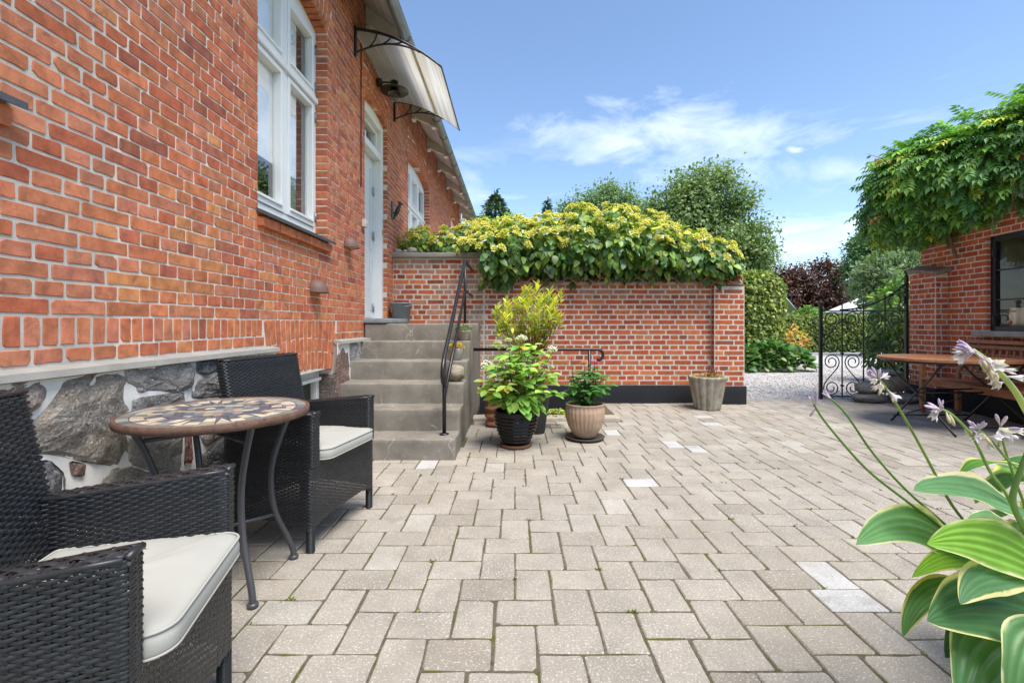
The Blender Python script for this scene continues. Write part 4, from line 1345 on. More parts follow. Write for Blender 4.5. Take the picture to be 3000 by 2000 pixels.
# wall lamp over the door
lamp = empty('wall_lamp', (XW, 5.92, 4.2), 'dark green metal wall lamp with wide flat shade under the canopy', 'lamp')
LX, LZ, LY = -1.535, 4.10, 5.92
LG = (.075, .072, .055)
m = MB(); m.lathe([(.002, 0), (.055, 0), (.055, .05), (.045, .055)], 20, col=LG, M=Matrix.Translation((XW + .005, LY, 4.21)) @ Matrix.Rotation(PI / 2, 4, 'Y')); m.build('wall_plate', M_METAL, lamp)
m = MB(); m.tube([(XW + .05, LY, 4.215), (LX, LY, 4.215)], .011, 8, LG); m.build('arm', M_METAL, lamp)
m = MB(); m.lathe([(.01, .04), (.178, .0), (.18, .004), (.12, .03), (.06, .055), (.05, .06), (.048, .125), (.03, .135)], 36, (LX, LY, LZ), LG); m.build('shade', M_METAL, lamp)
m = MB(); m.lathe([(.03, .0), (.055, -.012), (.085, -.03), (.088, -.03), (.06, -.005), (.04, .03)], 28, (LX, LY, LZ), LG); m.build('reflector', M_METAL, lamp)
m = MB(); m.blob((LX, LY, LZ - .055), (.043, .043, .06), 0, 1, (16, 10), (.5, .5, .5)); m.build('glass', M_BULB, lamp)
for k in range(4):
    a = k * PI / 2 + .4
    m = MB(); m.tube([(LX + .05 * math.cos(a) * s_, LY + .05 * math.sin(a) * s_, LZ + z) for s_, z in ((1, .01), (1.0, -.06), (.75, -.1), (.1, -.122))], .003, 5, LG); m.build('guard_wire', M_METAL, lamp)

# half-dome lights on the wall
def dome_light(y, z, label):
    r = .085
    m = MB(); n, k_ = 18, 7
    vs = []
    for j in range(k_ + 1):
        ph = PI / 2 * j / k_
        for i in range(n + 1):
            th = PI * i / n
            vs.append((XW + .008 + .115 * math.sin(th) * math.cos(ph), y - r * 1.15 * math.cos(th) * math.cos(ph), z + .115 * math.sin(ph)))
    fs = [(j * (n + 1) + i, j * (n + 1) + i + 1, (j + 1) * (n + 1) + i + 1, (j + 1) * (n + 1) + i) for j in range(k_) for i in range(n)]
    m.add(vs, fs, (.16, .085, .065), True)
    m.add(vs[:n + 1], [tuple(range(n + 1))], (.5, .42, .32))
    m.tube([v for v in vs[:n + 1]], .006, 6, (.14, .08, .06))
    o = m.build('dome_light', M_MATTEPOT, None, label, 'wall light', 'half dome wall lights')
    return o
dome_light(4.06, 1.415, 'brown half dome wall light low on the bricks above the cellar window')
dome_light(4.86, 1.935, 'brown half dome wall light beside the door, the higher one')
# cable, doorbell box, iron bird
m = MB(); m.tube([(XW + .012, 5.27, 4.4), (XW + .012, 5.272, 3.6), (XW + .012, 5.268, 2.72), (XW + .004, 5.27, 2.69)], .006, 6, (.02, .018, .018)); m.build('cable', M_PLASTIC, None, 'thin black cable running down the bricks left of the door', 'cable')
m = MB(); m.cbox(XW + .004, XW + .05, 5.30, 5.39, 2.25, 2.335, .006, (.62, .56, .5)); bo = m.build('doorbell', M_PLASTIC, None, 'small pale doorbell box on the wall beside the door', 'doorbell')
m = MB(); m.lathe([(.001, 0), (.014, 0), (.014, .005), (.008, .008)], 14, col=(.5, .45, .4), M=Matrix.Translation((XW + .05, 5.345, 2.29)) @ Matrix.Rotation(PI / 2, 4, 'Y')); m.build('button', M_PLASTIC, bo)
bird = empty('door_knocker', (XW, 6.62, 2.75), 'dark cast iron woodpecker knocker fixed right of the door', 'door knocker')
m = MB(); m.prism([(-.035, -.13), (.035, -.13), (.045, -.05), (.03, 0), (.045, .06), (.03, .13), (-.03, .13), (-.045, .06), (-.03, 0), (-.045, -.05)], 0, .012, (.09, .088, .085), M=Matrix.Translation((XW + .008, 6.62, 2.75)) @ Matrix(((0, 0, 1, 0), (1, 0, 0, 0), (0, 1, 0, 0), (0, 0, 0, 1))), bev=.004); m.build('back_plate', M_BLACKMET, bird)
m = MB(); B = lambda a, b: (XW + a, 6.62, 2.75 + b)
m.tube([B(.03, -.125), B(.04, -.09), B(.062, -.05), B(.08, -.01), B(.095, .035), B(.11, .065), B(.118, .09), B(.14, .097), B(.175, .09)], [.006, .012, .026, .034, .031, .022, .026, .014, .003], 10, (.035, .033, .033))
m.tube([B(.122, .105), B(.10, .125), B(.085, .135)], [.016, .012, .002], 8, (.035, .033, .033))
m.tube([B(.07, -.03), B(.04, -.035), B(.015, -.03)], .007, 6, (.035, .033, .033))
m.build('bird', M_BLACKMET, bird)

# ------------------------------------------------------------------ iron handrails
IR = (.012, .012, .013)
hr = empty('stair_handrail', (-.62, 4.05, .17), 'black iron handrail with two sloping bars on the steps', 'handrail')
XH = -.615
def poly(pts, r=.017): 
    m = MB(); m.tube(pts, r, 10, IR); return m
poly([(XH, 4.05, .17), (XH, 4.05, .86)]).build('post', M_BLACKMET, hr)
poly([(XH, 5.74, 1.13), (XH, 5.74, 1.90)]).build('post', M_BLACKMET, hr)
m = MB(); m.lathe([(.002, 0), (.042, 0), (.042, .008), (.02, .014)], 16, (XH, 4.05, STEP_Z[0] + .002), IR); m.build('base_plate', M_BLACKMET, hr)
poly([(XH, 4.05, .60), (XH, 3.985, .64), (XH, 3.955, .70), (XH, 3.97, .77), (XH, 4.03, .835), (XH, 4.9, 1.385), (XH, 5.66, 1.86), (XH, 5.71, 1.895), (XH, 5.78, 1.91), (XH, 6.70, 1.91)], .019).build('handrail_bar', M_BLACKMET, hr)
poly([(XH, 4.05, .50), (XH, 4.9, 1.02), (XH, 5.68, 1.50), (XH, 5.74, 1.535), (XH, 5.82, 1.545), (XH, 6.70, 1.545)], .015).build('knee_rail', M_BLACKMET, hr)
cr = empty('stairwell_rail', (.93, 5.67, 0), 'low horizontal black rail with curled end before the garden wall', 'handrail')
arc = [(1.0 + .065 * math.sin(a), 5.60, .70 + .065 + .065 * math.cos(a) - .0) for a in np.linspace(0, PI * 1.05, 9)]
poly([(XR - .02, 5.60, .83), (.2, 5.60, .83)] + arc, .019).build('rail', M_BLACKMET, cr)
poly([(.90, 5.60, .03), (.90, 5.60, .83)], .017).build('post', M_BLACKMET, cr)
m = MB(); m.lathe([(.002, 0), (.04, 0), (.04, .008), (.018, .012)], 14, (.90, 5.60, .036), IR); m.build('base_plate', M_BLACKMET, cr)

# ------------------------------------------------------------------ wrought iron gate
gate = empty('iron_gate', (5.4, 7.2, 0), 'black wrought iron gate with scrolls and swooping top rail', 'gate')
GY, GX0, GX1 = 7.2, 4.745, 6.075
def gp(zx, zy):                                # from a crop of the photograph to the plane of the gate
    px, py = 2100 + zx * .44643, 650 + zy * .44643
    v = P(px, py, GY); return (v.x, v.y, v.z)
def gbar(pts, r, name):
    m = MB(); m.tube(pts, r, 8, IR); return m.build(name, M_BLACKMET, gate)
for x, zt in ((GX0, 1.44), (GX1, 1.92)):
    m = MB(); m.cbox(x - .022, x + .022, GY - .022, GY + .022, -.03, zt - .04, .004, IR)
    m.lathe([(.012, 0), (.03, .005), (.03, .015), (.012, .022), (.014, .03), (.03, .045), (.034, .062), (.028, .08), (.01, .092)], 14, (x, GY, zt - .045), IR); m.build('post', M_BLACKMET, gate)
bars = [lerp(GX0, GX1, t) for t in (.25, .5, .75)]
ztop = H + (948 - (650 + 583 * .44643)) * GY / F
zbot = H + (948 - (650 + 1143 * .44643)) * GY / F
zmid = (ztop + zbot) / 2
def swoop(x):
    t = max(0, (x - (GX0 + .25)) / (GX1 - GX0 - .25))
    return ztop + .015 + .42 * t ** 2.3
for x in bars:
    zt = swoop(x) + (.13 if x < 5.2 else .10)
    gbar([(x, GY, zbot), (x, GY, zt - .06), (x, GY, zt)], [.010, .010, .002], 'bar')
gbar([(GX0, GY, zbot), (GX1, GY, zbot)], .011, 'cross_rail')
gbar([(GX0, GY, ztop), (GX1, GY, ztop)], .009, 'cross_rail')
gbar([(x, GY, swoop(x)) for x in np.linspace(GX0 + .3, GX1, 22)], .013, 'swoop_rail')
def scroll(xc, zc, w, h, mir):
    R = w * .40
    pts = []
    c1 = (0.0, h / 2 - R - .004)
    a_end = 0.0
    for i in range(30):                          # spiral from the eye outwards, ending on its outer side going down
        t = i / 29
        a = PI * 3.15 * (1 - t) + 0.0
        r = lerp(.28, 1.0, t ** .8) * R
        pts.append((c1[0] + r * math.cos(a), c1[1] + r * math.sin(a)))
    up = pts
    lo = [(-x, -y) for x, y in up][::-1]
    A, B = up[-1], lo[0]
    k = h * .22
    mid = []
    for i in range(1, 10):
        t = i / 10
        b0, b1, b2, b3 = (1 - t) ** 3, 3 * t * (1 - t) ** 2, 3 * t * t * (1 - t), t ** 3
        mid.append((b0 * A[0] + b1 * A[0] + b2 * B[0] + b3 * B[0], b0 * A[1] + b1 * (A[1] - k) + b2 * (B[1] + k) + b3 * B[1]))
    return [(xc + mir * x, GY, zc + z) for x, z in up + mid + lo]
cols = [GX0] + bars + [GX1]
for i in range(4):
    w = cols[i + 1] - cols[i] - .03
    for j, (a, b) in enumerate(((zbot, zmid), (zmid, ztop))):
        gbar(scroll((cols[i] + cols[i + 1]) / 2, (a + b) / 2, w, b - a - .01, 1 if i % 2 == 0 else -1), .0085, 'scroll')
xc, zc = (cols[3] + cols[4]) / 2, ztop + .155
gbar([(xc + .145 * lerp(1, .45, t) * math.cos(.6 - t * 8.6), GY, zc + .145 * lerp(1, .45, t) * math.sin(.6 - t * 8.6)) for t in np.linspace(0, 1, 34)], .0085, 'scroll')
gbar([(xc + .1 + .055 * lerp(1, .5, t) * math.cos(3 - t * 8), GY, swoop(xc + .1) - .075 + .055 * lerp(1, .5, t) * math.sin(3 - t * 8)) for t in np.linspace(0, 1, 20)], .007, 'scroll')
for x in bars:
    for z in (zmid, zbot + (zmid - zbot) * .25, zmid + (ztop - zmid) * .78):
        m = MB(); m.cbox(x - .02, x + .02, GY - .016, GY + .016, z - .016, z + .016, .004, IR); m.build('collar', M_BLACKMET, gate)
m = MB(); m.cbox(GX1 + .0, GX1 + .08, GY - .03, GY + .03, .0, .06, .004, IR); m.build('hinge_block', M_BLACKMET, gate)

# ------------------------------------------------------------------ wicker armchairs
def path2d(pts, rad, closed=False, step=.004):
    """rounded polyline in a plane: returns length and a sampler s -> (x, y, nx, ny) with the normal on the right"""
    pts = [Vector(p) for p in pts]
    out = []
    n = len(pts)
    for i in range(n):
        if not closed and i in (0, n - 1):
            out.append(pts[i]); continue
        p, a, b = pts[i], pts[i - 1], pts[(i + 1) % n]
        da, db = (a - p).normalized(), (b - p).normalized()
        for k in range(7):
            t = k / 6
            q0, q2 = p + da * rad, p + db * rad
            out.append(q0 * (1 - t) ** 2 + p * 2 * t * (1 - t) + q2 * t * t)
    if closed: out.append(out[0].copy())
    arr = np.array([(q.x, q.y) for q in out])
    seg = np.hypot(*(arr[1:] - arr[:-1]).T)
    s = np.concatenate([[0], np.cumsum(seg)])
    def f(u):
        u = np.clip(u, 0, s[-1])
        x = np.interp(u, s, arr[:, 0]); y = np.interp(u, s, arr[:, 1])
        e = .006
        tx = np.interp(u + e, s, arr[:, 0]) - np.interp(u - e, s, arr[:, 0]); ty = np.interp(u + e, s, arr[:, 1]) - np.interp(u - e, s, arr[:, 1])
        if closed:
            pass
        l = np.hypot(tx, ty) + 1e-9
        return x, y, ty / l, -tx / l
    return s[-1], f
def weave(mb, surf, ulen, vlen, pv=.0088, pu=.0215, amp=.0032, keep=None, col=(.028, .029, .031)):
    """interlaced strands over a surface; surf(u[], v) -> points (n,3), normals (n,3)"""
    rows = int(vlen / pv)
    ns = int(round(ulen / pu)) * 2
    us = np.linspace(0, ulen, ns + 1)
    for i in range(rows):
        v = (i + .5) * pv
        ph = np.cos(np.arange(ns + 1) * PI / 2 + PI * (i % 2) + .0)
        p0_, _ = surf(us, np.full(ns + 1, v)); off = amp * ph * np.where(p0_[:, 0] > .272, .35, 1) + npr.normal(0, .0005, ns + 1)
        hh = pv * .47
        rings = []
        for dv, dn in ((-hh, -.0016), (0, .0009), (hh, -.0016)):
            p, n = surf(us, np.full(ns + 1, v + dv))
            rings.append(p + n * (off + dn)[:, None])
        vs = np.concatenate(rings)
        m = ns + 1
        fs = []
        for k in range(ns):
            if keep is not None and not keep((us[k] + us[k + 1]) / 2, v): continue
            fs.append((k, k + 1, m + k + 1, m + k)); fs.append((m + k, m + k + 1, 2 * m + k + 1, 2 * m + k))
        if fs:
            g_ = rnd.uniform(.8, 1.25)
            mb.add(vs.tolist(), fs, tuple(c * g_ for c in col), True)
    st = np.linspace(0, vlen, 6)
    for k in range(0, ns + 1, 2):
        u = us[k]
        if keep is not None:
            lo = next((v for v in np.linspace(0, vlen, 30) if keep(u, v)), None)
            if lo is None: continue
            sv = np.linspace(lo, vlen, 6)
        else: sv = st
        a, n1 = surf(np.full(6, u - .003), sv); b, n2 = surf(np.full(6, u + .003), sv)
        a = a - n1 * .0005; b = b - n2 * .0005
        mb.add(a.tolist() + b.tolist(), [(q, q + 1, q + 7, q + 6) for q in range(5)], tuple(c * .8 for c in col))
WK = (.019, .020, .022)
def vsurf(f, z0, lean=None):
    def s(u, v):
        x, y, nx, ny = f(u)
        z = z0 + v
        if lean is not None: x = x + lean(z)
        return np.stack([x, y, np.broadcast_to(z, x.shape)], 1), np.stack([nx, ny, np.zeros_like(x)], 1)
    return s
AW, AT = .31, .068                              # half width, arm thickness
chair_meshes = {}
def make_chair_meshes():
    # lower body, open arched skirt
    L0, f0 = path2d([(-.21, -AW), (.29, -AW), (.29, AW), (-.21, AW)], .028, True)
    z0, z1 = .085, .45
    sides = [.57, .62, .57, .62]
    cum = np.cumsum([0] + sides)
    def keep(u, v):
        x, y, _, _ = f0(np.array([u])); x, y = x[0], y[0]
        t = abs(y) / AW if abs(x - .04) > .235 else abs(x - .04) / .25
        t = min(1, t)
        return v + z0 > z0 + .062 * math.sqrt(max(0, 1 - t ** 3.2))
    m = MB(); weave(m, vsurf(f0, z0), L0, z1 - z0, keep=keep, col=WK); chair_meshes['skirt'] = m.mesh('skirt', M_WICKER)
    for s_, nm in ((-1, 'a'), (1, 'b')):
        pts = [(-.215, s_ * AW), (.295, s_ * AW), (.295, s_ * (AW - AT)), (-.17, s_ * (AW - AT))]
        if s_ > 0: pts = pts[::-1]
        L1, f1 = path2d(pts, .018)
        m = MB()
        drop = lambda x: 1 - .20 * np.clip((.29 - x) / .5, 0, 1)          # the arm falls gently towards the back
        def asurf(u, v, f1=f1):
            x, y, nx, ny = f1(u)
            return np.stack([x, y, .425 + v * drop(x)], 1), np.stack([nx, ny, np.zeros_like(x)], 1)
        weave(m, asurf, L1, .265, col=WK)
        az_ = lambda x: .425 + .265 * drop(x)
        def top(u, v, s_=s_):
            x = -.215 + u; y = s_ * (AW - AT + v); h_ = .012 * np.sin(np.clip(v / AT, 0, 1) * PI)
            dx = np.clip((x - .26) / .04, 0, 1)
            return np.stack([x, np.broadcast_to(y, x.shape), az_(x) + h_ - .012 * dx ** 2], 1), np.stack([0 * x, 0 * x, 1 + 0 * x], 1)
        weave(m, top, .51, AT, pv=.0115, pu=.024, amp=.003, col=WK)
        m.tube([(x, s_ * (AW - .004), az_(x)) for x in np.linspace(-.215, .285, 8)], .0065, 6, WK)
        m.tube([(x, s_ * (AW - AT + .004), az_(x)) for x in np.linspace(-.18, .285, 8)], .0065, 6, WK)
        m.tube([(.29, s_ * (AW - .006), .69), (.293, s_ * (AW - AT / 2), .694), (.29, s_ * (AW - AT + .006), .69)], .008, 6, WK)
        chair_meshes['arm' + nm] = m.mesh('armrest', M_WICKER)
    lean = lambda z: -(np.asarray(z) - .40) * .19
    L2, f2 = path2d([(-.19, -AW + .014), (-.13, -AW + .014), (-.13, AW - .014), (-.19, AW - .014)], .02, True)
    m = MB(); weave(m, vsurf(f2, .40, lean), L2, .545, col=WK)
    def bt(u, v):
        y = -AW + .02 + u; x = -.19 + v + lean(.95) ; h_ = .010 * np.sin(np.clip(v / .06, 0, 1) * PI)
        return np.stack([np.broadcast_to(x, y.shape), y, .945 + h_], 1), np.stack([0 * y, 0 * y, 1 + 0 * y], 1)
    weave(m, bt, AW * 2 - .04, .06, pv=.0115, pu=.024, amp=.003, col=WK)
    for xx in (-.187, -.133): m.tube([(xx + lean(.95), y, .945) for y in np.linspace(-AW + .02, AW - .02, 8)], .0065, 6, WK)
    chair_meshes['back'] = m.mesh('backrest', M_WICKER)
    m = MB(); m.box(-.2, .285, -AW + .004, AW - .004, .43, .446, (.012, .012, .013)); chair_meshes['seat'] = m.mesh('seat', M_WICKER)
    m = MB()
    # wrapped leg
    for i in range(22):
        z = i * .0055 + .004
        m.tube([(.019 * math.cos(a), .019 * math.sin(a), z) for a in np.linspace(0, 2 * PI, 9)[:-1]], .0034, 5, tuple(c * rnd.uniform(.8, 1.2) for c in WK), closed=True)
    m.lathe([(.017, 0), (.017, .15)], 10, col=(.01, .01, .01)); chair_meshes['leg'] = m.mesh('leg', M_WICKER)
make_chair_meshes()
def armchair(loc, rz, label):
    c = empty('wicker_armchair', (0, 0, 0), label, 'armchair', 'black wicker armchairs at the mosaic table')
    for k, nm in (('skirt', 'skirt'), ('seat', 'seat'), ('arma', 'armrest'), ('armb', 'armrest'), ('back', 'backrest')):
        link(nm, chair_meshes[k], c)
    for x in (-.185, .268):
        for y in (-AW + .022, AW - .022): link('leg', chair_meshes['leg'], c, loc=(x, y, 0))
    c.location = loc; c.rotation_euler = (0, 0, rz)
    return c
C1 = ((-1.10, 1.111, 0), math.radians(14.5)); C2 = ((-1.225, 2.655, 0), math.radians(-11.5))
armchair(*C1, 'black wicker armchair nearest the camera with its arm cut by the photo edge')
armchair(*C2, 'black wicker armchair beside the concrete steps, behind the mosaic table')
def cushion(loc, rz, label):
    m = MB()
    w, d, r = .243, .235, .055                  # half sizes
    out = []
    for (cx, cy, a0) in ((d - r, w - r, 0), (-d + .02, w - .02, PI / 2), (-d + .02, -w + .02, PI), (d - r, -w + r, 3 * PI / 2)):
        rr = r if cx > 0 else .02
        for k in range(7):
            a = a0 + PI / 2 * k / 6
            out.append((cx + rr * math.cos(a), cy + rr * math.sin(a)))
    # subdivide the outline
    dense = []
    for i in range(len(out)):
        a, b = out[i], out[(i + 1) % len(out)]
        n_ = max(1, int(math.hypot(b[0] - a[0], b[1] - a[1]) / .03))
        dense += [(lerp(a[0], b[0], q / n_), lerp(a[1], b[1], q / n_)) for q in range(n_)]
    n = len(dense)
    lay = [(1.0, 0), (1.012, .012), (1.014, .03), (1.0, .052), (.93, .061), (.8, .066), (.6, .070), (.35, .072), (.1, .073)]
    vs = []
    for s_, z in lay:
        for (x, y) in dense:
            k = noise.noise(Vector((x * 7, y * 7, z * 20 + loc[0]))) * .007 + noise.noise(Vector((x * 26, y * 9, z * 50))) * .0022 - .010 * math.exp(-((x / .13) ** 2 + (y / .14) ** 2)) * s_
            vs.append((x * s_ + .10, y * s_, .448 + z + (k if z > .03 else 0)))
    fs = [(j * n + i, j * n + (i + 1) % n, (j + 1) * n + (i + 1) % n, (j + 1) * n + i) for j in range(len(lay) - 1) for i in range(n)]
    fs.append(tuple((len(lay) - 1) * n + i for i in range(n))); fs.append(tuple(range(n))[::-1])
    m.add(vs, fs, (.35, .342, .305), True)
    o = m.build('seat_cushion', M_CUSHION, None, label, 'cushion', 'pale grey seat cushions')
    for z in (.0535, .003):
        p = MB(); p.tube([(x * 1.003 + .10, y * 1.003, .448 + z) for x, y in dense], .0035, 6, (.36, .35, .31), closed=True); p.build('piping', M_CUSHION, o)
    o.location = loc; o.rotation_euler = (0, 0, rz)
cushion(*C1, 'pale grey seat cushion on the armchair nearest the camera')
cushion(*C2, 'pale grey seat cushion on the armchair beside the steps')

# ------------------------------------------------------------------ mosaic bistro table
MT = Vector((-1.305, 2.05, 0)); MR, MZ = .362, .76
mt = empty('mosaic_table', MT, 'round mosaic slate table with rusty rim and curved iron legs', 'table')
m = MB(); m.lathe([(MR - .01, -.034), (MR, -.030), (MR + .003, -.028), (MR + .003, .0), (MR - .003, .002), (MR - .008, -.003)], 72, (MT.x, MT.y, MZ), (.125, .07, .047)); m.build('rim', M_RUST, mt)
m = MB(); m.lathe([(MR - .012, -.032), (MR - .011, -.0035)], 64, (MT.x, MT.y, MZ), (.42, .37, .31)); tb = m.build('grout_bed', M_MORTAR, mt)
SLT = [(.105, .105, .12), (.19, .185, .17), (.28, .26, .21), (.44, .355, .255), (.17, .155, .135), (.30, .20, .13), (.08, .08, .095)]
def mtile(poly, c):
    poly = [(x * .923, y * .923) for x, y in poly]
    a = sum(poly[i - 1][0] * poly[i][1] - poly[i][0] * poly[i - 1][1] for i in range(len(poly)))
    if a < 0: poly = poly[::-1]
    m = MB(); m.prism([(x + MT.x, y + MT.y) for x, y in poly], MZ - .005, MZ - .0005 + rnd.uniform(-.0006, .0008), jc(c, .18), bev=.001); m.build('mosaic_tile', M_SLATE, tb)
def sector(r0, r1, a0, a1, g=.0016):
    ga0, ga1 = g / r0, g / r1
    n = max(2, int((a1 - a0) * r1 / .03))
    o = [(r1 * math.cos(lerp(a0 + ga1, a1 - ga1, k / n)), r1 * math.sin(lerp(a0 + ga1, a1 - ga1, k / n))) for k in range(n + 1)]
    o += [(r0 * math.cos(lerp(a1 - ga0, a0 + ga0, k / n)), r0 * math.sin(lerp(a1 - ga0, a0 + ga0, k / n))) for k in range(n + 1)]
    return o
n = 30
for k in range(n):
    mtile(sector(.336, .379, 2 * PI * k / n, 2 * PI * (k + 1) / n), SLT[rnd.choice((0, 1, 2, 4, 4, 1))])
n = 36
for k in range(n):
    a0, a1 = 2 * PI * k / n, 2 * PI * (k + 1) / n
    if k % 3 == 0:
        am = (a0 + a1) / 2
        mtile([(.332 * math.cos(a0 + .01), .332 * math.sin(a0 + .01)), (.332 * math.cos(a1 - .01), .332 * math.sin(a1 - .01)), (.225 * math.cos(am), .225 * math.sin(am))], SLT[3])
        mtile([(.325 * math.cos(a0), .325 * math.sin(a0)), (.222 * math.cos(am - .012), .222 * math.sin(am - .012)), (.222 * math.cos(a0 + .008), .222 * math.sin(a0 + .008))], SLT[0])
        mtile([(.325 * math.cos(a1), .325 * math.sin(a1)), (.222 * math.cos(a1 - .008), .222 * math.sin(a1 - .008)), (.222 * math.cos(am + .012), .222 * math.sin(am + .012))], SLT[6])
    else:
        c1, c2 = (SLT[3], SLT[0]) if k % 3 == 1 else (SLT[1], SLT[3])
        s_ = rnd.uniform(.27, .29)
        mtile(sector(s_ + .002, .332, a0, a1), c1); mtile(sector(.222, s_ - .002, a0, a1), c2)
n = 22
for k in range(n):
    mtile(sector(.176, .218, 2 * PI * k / n, 2 * PI * (k + 1) / n), SLT[rnd.choice((0, 1, 6, 2))])
hs = .026
for q in range(-6, 7):
    for r_ in range(-6, 7):
        x, y = hs * 1.732 * (q + r_ / 2), hs * 1.5 * r_
        if math.hypot(x, y) > .168: continue
        o = [(x + (hs - .0014) * math.cos(PI / 6 + PI / 3 * k), y + (hs - .0014) * math.sin(PI / 6 + PI / 3 * k)) for k in range(6)]
        o = [(px_ * min(1, .172 / math.hypot(px_, py_)), py_ * min(1, .172 / math.hypot(px_, py_))) for px_, py_ in o]
        mtile(o, SLT[rnd.choice((0, 1, 2, 2, 3, 6, 5, 1))])
LEGC = (.05, .05, .055)
angs = [math.radians(a) for a in (-36, 42, 144, 222)]
for a in angs:
    m = MB()
    prof = [(.30, MZ - .036), (.285, .69), (.25, .60), (.215, .48), (.21, .36), (.23, .24), (.275, .13), (.305, .05), (.31, .0)]
    pts = []
    for i in range(len(prof) - 1):
        for k in range(4):
            t = k / 4
            p0, p1, p2, p3 = prof[max(i - 1, 0)], prof[i], prof[i + 1], prof[min(i + 2, len(prof) - 1)]
            f_ = lambda j: .5 * (2 * p1[j] + (p2[j] - p0[j]) * t + (2 * p0[j] - 5 * p1[j] + 4 * p2[j] - p3[j]) * t * t + (-p0[j] + 3 * p1[j] - 3 * p2[j] + p3[j]) * t ** 3)
            pts.append((MT.x + f_(0) * math.cos(a), MT.y + f_(0) * math.sin(a), f_(1)))
    pts.append((MT.x + .31 * math.cos(a), MT.y + .31 * math.sin(a), .012))
    m.tube(pts, .0135, 10, LEGC)
    lo = m.build('leg', M_BLACKMET, mt)
    ft = MB(); ft.lathe([(.021, 0), (.022, .014), (.016, .02)], 14, (MT.x + .31 * math.cos(a), MT.y + .31 * math.sin(a), 0), LEGC); ft.build('foot', M_BLACKMET, lo)
for z, r_ in ((.655, .262), (.225, .226)):
    for i in (0, 1):
        a, b = angs[i], angs[i + 2]
        m = MB(); m.tube([(MT.x + r_ * math.cos(a) * t + r_ * math.cos(b) * (1 - t), MT.y + r_ * math.sin(a) * t + r_ * math.sin(b) * (1 - t), z + .0125 * i) for t in (0, .25, .5, .75, 1)], .009, 8, LEGC); m.build('crossbar', M_BLACKMET, mt)

# ------------------------------------------------------------------ folding wooden table and bench on the right
WD = (.30, .125, .055)
T2 = Vector((4.86, 5.2, 0)); TZ2, TRX, TRY = .765, .66, .60
ft_ = empty('folding_table', T2, 'round slatted wooden folding table with crossed black iron legs', 'table')
nsl = 11
for i in range(nsl):
    y0, y1 = -TRY + 2 * TRY * i / nsl + .004, -TRY + 2 * TRY * (i + 1) / nsl - .004
    pl_ = []
    for k in range(9): y = lerp(y0, y1, k / 8); pl_.append((TRX * math.sqrt(max(0, 1 - (y / TRY) ** 2)), y))
    for k in range(9): y = lerp(y1, y0, k / 8); pl_.append((-TRX * math.sqrt(max(0, 1 - (y / TRY) ** 2)), y))
    m = MB(); m.prism([(T2.x + x, T2.y + y) for x, y in pl_], TZ2 - .028, TZ2, jc(WD, .14), bev=.003); m.build('slat', M_WOOD, ft_)
m = MB(); m.tube([(T2.x + (TRX - .045) * math.cos(a), T2.y + (TRY - .045) * math.sin(a), TZ2 - .04) for a in np.linspace(0, 2 * PI, 41)[:-1]], .011, 8, IR, closed=True); m.build('rim', M_BLACKMET, ft_)
for x in (-.44, .42):
    for (ya, yb, dx) in ((.36, -.52, 0), (-.40, .24, .016)):
        m = MB(); A = Vector((T2.x + x + dx, T2.y + ya, TZ2 - .035)); B_ = Vector((T2.x + x + dx, T2.y + yb, .012))
        md = (A + B_) / 2 + Vector((0, 0, .02))
        m.tube([A, A.lerp(md, .5) + Vector((0, 0, -.02)), md, md.lerp(B_, .6) + Vector((0, 0, .012)), B_ + Vector((0, 0, .02)), B_ + Vector((0, -.03 if yb < 0 else .03, -.005))], .014, 8, IR, flat=.55); m.build('leg', M_BLACKMET, ft_)
for (y, z) in ((-.08, .38), (.06, .40), (-.46, .075), (.22, .075)):
    m = MB(); m.tube([(T2.x - .44, T2.y + y, z), (T2.x + .43, T2.y + y, z)], .009, 8, IR); m.build('crossbar', M_BLACKMET, ft_)
for s_ in (-1, 1):
    m = MB(); m.tube([(T2.x - .3 * s_, T2.y - .08, .39), (T2.x + .3 * s_, T2.y + .2, .10)], .006, 6, IR); m.build('brace', M_BLACKMET, ft_)

bench = empty('garden_bench', Vector(om(1.5, 0, .35)), 'wooden slatted garden bench against the outbuilding wall below its window', 'bench')
def BB(u0, u1, v0, v1, d0, d1, name, tilt=0.0, c=WD):
    m = MB()
    Mt = Matrix.Identity(4)
    if tilt: Mt = Matrix.Translation(((u0 + u1) / 2, .18, .44)) @ Matrix.Rotation(tilt, 4, 'X') @ Matrix.Translation((-(u0 + u1) / 2, -.18, -.44))
    m.cbox(u0, u1, d0, d1, v0, v1, .004, jc(c, .14), M=Mx @ Mt); m.build(name, M_WOOD, bench)
b0, b1 = .88, 2.5
for u in (b0, b1 - .055):
    BB(u, u + .055, .0, .66, .56, .61, 'leg')
    BB(u, u + .055, .0, .44, .15, .20, 'leg')
    BB(u, u + .055, .44, .95, .15, .195, 'back_post', tilt=math.radians(9))
    BB(u - .004, u + .06, .655, .685, .12, .64, 'armrest')
    BB(u + .01, u + .045, .36, .42, .2, .56, 'seat_rail')
for k in range(6): BB(b0 - .01, b1 + .01, .425, .447, .20 + k * .07, .262 + k * .07, 'seat_slat')
BB(b0 + .056, b1 - .056, .36, .42, .545, .575, 'apron')
for z in (.50, .84, .905): BB(b0 + .056, b1 - .056, z, z + .045, .155, .185, 'back_rail', tilt=math.radians(9))
k = b0 + .10
while k < b1 - .1:
    BB(k, k + .028, .546, .839, .162, .178, 'back_slat', tilt=math.radians(9)); k += .088

